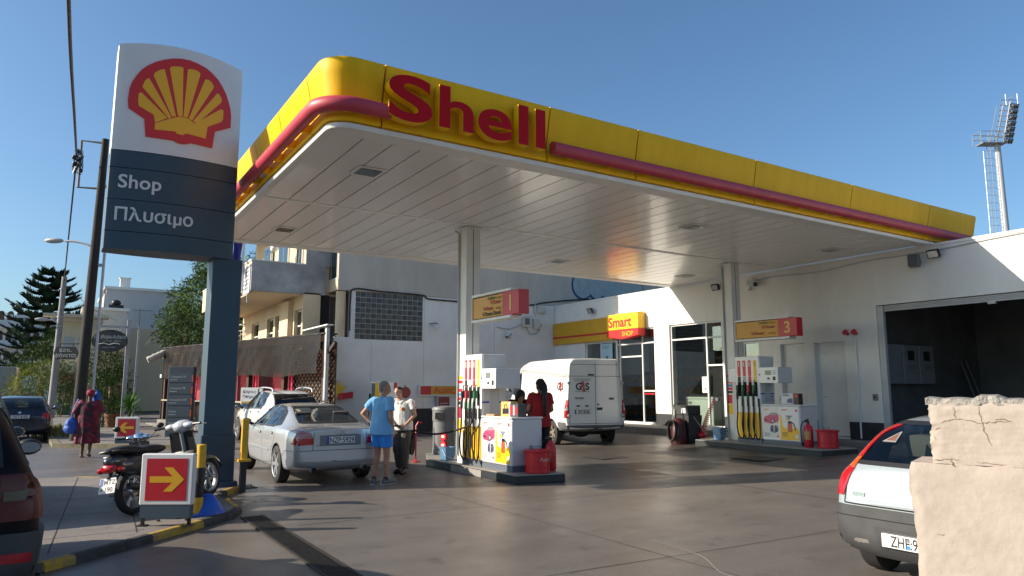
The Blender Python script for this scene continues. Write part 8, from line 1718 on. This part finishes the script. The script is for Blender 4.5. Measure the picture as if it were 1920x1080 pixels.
# ------------------------------------------------------------------ floodlight mast behind the shop
fm = thing('floodlight_mast', 'tall tubular stadium floodlight mast behind the shop roof', 'floodlight mast', (102.06, 41.8, 0)); b = MB(); b.tube([(0, 0, 0), (0, 0, 33.6)], [.56, .36], 18); b.build('shaft', mat('mast_grey', (.42, .43, .45), .5, .3), fm, smooth=True)
ux = Vector((.844, -.536, 0)); uf = Vector((-.536, -.844, 0))
b = MB(); 
for z in (33.4,): b.obox(Vector((0, 0, z)) - ux * .75, (1.6, .8, .06), Matrix((ux, -uf, (0, 0, 1))).transposed())
b.build('platform', M_steel, fm); b = MB()
for u in (-2.6, -1.6, -.6, .3):
    for v in (-.85, .85): b.tube([ux * u + uf * v + Vector((0, 0, 33.4)), ux * u + uf * v + Vector((0, 0, 34.9))], .05, 5)
for z in (34.2, 34.9):
    for v in (-.85, .85): b.tube([ux * -2.6 + uf * v + Vector((0, 0, z)), ux * .3 + uf * v + Vector((0, 0, z))], .045, 5)
    b.tube([ux * -2.6 - uf * .85 + Vector((0, 0, z)), ux * -2.6 + uf * .85 + Vector((0, 0, z))], .045, 5)
b.build('guard_rail', M_steel, fm); b = MB()
lean = lambda z: ux * (.35 + (z - 33.5) * .26) + Vector((0, 0, z))
for v in (-.7, .7): b.tube([lean(33.4) + uf * v, lean(39.0) + uf * v], .09, 6); b.tube([lean(33.4) + uf * v - ux * .9, lean(39.0) + uf * v - ux * .8], .05, 5)
for k in range(9): z = 33.6 + k * .74; b.tube([lean(z) + uf * -1.2, lean(z) + uf * 1.2], .05, 5); b.tube([lean(z), lean(z) - ux * .85], .04, 4); b.tube([lean(z) - ux * .9, lean(z) + ux * 1.2], .05, 5)
b.tube([lean(38.8), lean(38.8) + Vector((0, 0, 1.5))], .03, 4); b.tube([lean(39.0) + ux * 1.5, lean(39.0) + ux * 1.5 + Vector((0, 0, 1.4))], .03, 4); b.build('lamp_frame', M_steel, fm)
for k in range(7):
    for j in range(3):
        p = lean(33.7 + k * .80) + ux * (.45 + .62 * j) + uf * (.5 - .4 * j) + Vector((0, 0, .12 * j)); b = MB(); d = (ux * .9 + uf * .35 - Vector((0, 0, .35))).normalized(); M3 = frame((0, 0, 0), d.orthogonal(), d.cross(d.orthogonal())).to_3x3(); b.lathe([(.14, -.34), (.33, -.06), (.38, .15), (.35, .18)], p, 12, M3); b.build('floodlight', mat('flood_metal', (.22, .22, .23), .25, .8), fm, smooth=True)
b = MB()
for v in (-.35, .35): b.tube([ux * -1.35 + uf * v + Vector((0, 0, 20)), ux * -1.15 + uf * v + Vector((0, 0, 33.4))], .045, 5)
for k in range(26): z = 20.2 + k * .5; b.tube([ux * (-1.35 + .015 * k * .5) - uf * .35 + Vector((0, 0, z)), ux * (-1.35 + .015 * k * .5) + uf * .35 + Vector((0, 0, z))], .03, 4)
for k in range(13): z = 20.5 + k * 1.0; b.tube([ux * -1.25 + Vector((0, 0, z)), ux * -.5 + Vector((0, 0, z))], .03, 4); b.tube([ux * -2.0 + Vector((0, 0, z)), ux * -1.3 + Vector((0, 0, z))], .03, 4)
b.tube([ux * -2.0 + Vector((0, 0, 20.5)), ux * -1.9 + Vector((0, 0, 32.5))], .035, 4); b.build('ladder', M_steel, fm)
# ------------------------------------------------------------------ broken plaster wall in the foreground
pw = thing('plaster_wall', 'rough cream plaster wall with cracks and a broken end in the right foreground', 'wall', (3.21, 1.75, 0)); dW = Vector((.342, -.94, 0)).normalized(); nW = Vector((-.94, -.342, 0)).normalized()
M_plas = mat('cream_plaster', (.385, .325, .28), .95, var=.2, vscale=6, bump=.2, bscale=26, detail=8); M_plas2 = mat('broken_mortar', (.30, .28, .25), .95, var=.4, vscale=30, bump=.8, bscale=60)
def slab(name, edge, u1, z0, z1, d0, d1, m, topj=.008):
    # front face as a fine grid with a ragged edge, thickness d0..d1 behind the face
    b = MB(); nz_ = 46; nu = 70; F_, B_ = [], []
    for i in range(nz_ + 1):
        z = z0 + (z1 - z0) * i / nz_; e = edge(z) ; rf, rb = [], []
        for k in range(nu + 1):
            u = e + (u1 - e) * (k / nu) ** 1.6; edgef = max(0, 1 - (u - e) / .03) + max(0, 1 - (z1 - z) / .03); q = .002 * mnoise.noise(Vector((u * 7, z * 7, 3))) + .0011 * mnoise.noise(Vector((u * 26, z * 26, 1))) + .0018 * mnoise.noise(Vector((u * 90, z * 90, 1))) - .012 * edgef * (.6 + mnoise.noise(Vector((u * 40, z * 40, 9))))
            zz = z + (topj * mnoise.noise(Vector((u * 14, 2, 5))) if i == nz_ else 0)
            rf.append(dW * u + nW * (q - d0) + Vector((0, 0, zz))); rb.append(dW * u - nW * d1 + Vector((0, 0, zz)))
        F_.append(rf); B_.append(rb)
    b.grid(F_); b.grid([r[::-1] for r in B_]); b.grid([[F_[i][0], B_[i][0]] for i in range(nz_, -1, -1)]); b.grid([[F_[-1][k], B_[-1][k]] for k in range(nu + 1)])
    return b.build(name, m, pw, smooth=True, recalc=True)
def rag(pts, s=.008):
    def f(z):
        for (z0, u0), (z1, u1) in zip(pts, pts[1:]):
            if z <= z1: u = u0 + (u1 - u0) * max(0, (z - z0)) / (z1 - z0); break
        else: u = pts[-1][1]
        return u + s * mnoise.noise(Vector((z * 22, 1, 2))) + s * .6 * mnoise.noise(Vector((z * 70, 4, 2)))
    return f
slab('lower_block', rag([(-.1, -.02), (.85, -.022), (1.0, -.020), (1.1, -.026), (1.22, -.036), (1.30, -.026), (1.33, -.018)]), 3.6, -.1, 1.318, 0, .34, M_plas, .006)
slab('upper_block', rag([(1.3, .062), (1.40, .060), (1.48, .066), (1.53, .064), (1.59, .058)]), 3.6, 1.3185, 1.577, .006, .33, M_plas)
b = MB(); rows = []
for k in range(60):
    u = .052 + 3.5 * (k / 59) ** 1.8; h = .012 + .012 * abs(mnoise.noise(Vector((u * 9, 1, 7)))) + (.016 if .24 < u < .33 else 0); j = .006 * mnoise.noise(Vector((u * 30, 3, 3))); rows.append([dW * u + nW * (-.012 + j) + Vector((0, 0, 1.568)), dW * u + nW * (-.016 + j) + Vector((0, 0, 1.580 + h)), dW * u - nW * .15 + Vector((0, 0, 1.585 + h)), dW * u - nW * .32 + Vector((0, 0, 1.578 + h)), dW * u - nW * .33 + Vector((0, 0, 1.56))])
b.grid(rows); b.add(rows[0], [(0, 1, 2, 3, 4)]); b.build('mortar_cap', M_plas2, pw, recalc=True)
def crack(pts, w, d=0.004):
    P = [Vector((u, z)) for u, z in pts]; Q = []
    for i in range(len(P) - 1): Q += [P[i].lerp(P[i + 1], t / 5) + Vector((random.uniform(-.003, .003), random.uniform(-.003, .003))) for t in range(5)]
    Q.append(P[-1]); A, B_ = [], []; n = len(Q)
    for i, p in enumerate(Q):
        t = (Q[min(i + 1, n - 1)] - Q[max(i - 1, 0)]).normalized(); nn = Vector((-t.y, t.x)) * w * .36 * (1 - abs(2 * i / (n - 1) - 1) ** 4 * .8) * random.uniform(.5, 1.3)
        zoff = lambda v: .002 * mnoise.noise(Vector((v.x * 7, v.y * 7, 3))) + .0011 * mnoise.noise(Vector((v.x * 26, v.y * 26, 1))) + .0020 - (.006 if v.y > 1.3185 else 0)
        for arr, sg in ((A, 1), (B_, -1)): v = p + nn * sg; arr.append(dW * v.x + nW * zoff(v) + Vector((0, 0, v.y)))
    b = MB(); b.grid([A, B_]); b.build('crack', mat('crack_shadow', (.17, .11, .08), .95), pw)
for pts, w in (([(.10, 1.49), (.14, 1.505), (.19, 1.51), (.25, 1.495), (.30, 1.50), (.36, 1.505)], .004), ([(.155, 1.565), (.162, 1.545), (.158, 1.525), (.168, 1.51)], .003), ([(.252, 1.575), (.248, 1.54), (.258, 1.50), (.262, 1.46), (.285, 1.40)], .004), ([(.30, 1.51), (.33, 1.515), (.36, 1.50)], .003), ([(.065, 1.462), (.085, 1.465), (.105, 1.47)], .004), ([(.075, 1.44), (.082, 1.42)], .003), ([(.05, 1.335), (.09, 1.333), (.13, 1.34), (.165, 1.338)], .004), ([(.13, 1.335), (.138, 1.32), (.142, 1.31)], .006), ([(.06, 1.02), (.09, 1.025)], .003), ([(.22, 1.33), (.27, 1.33), (.33, 1.325)], .003)): crack(pts, w)
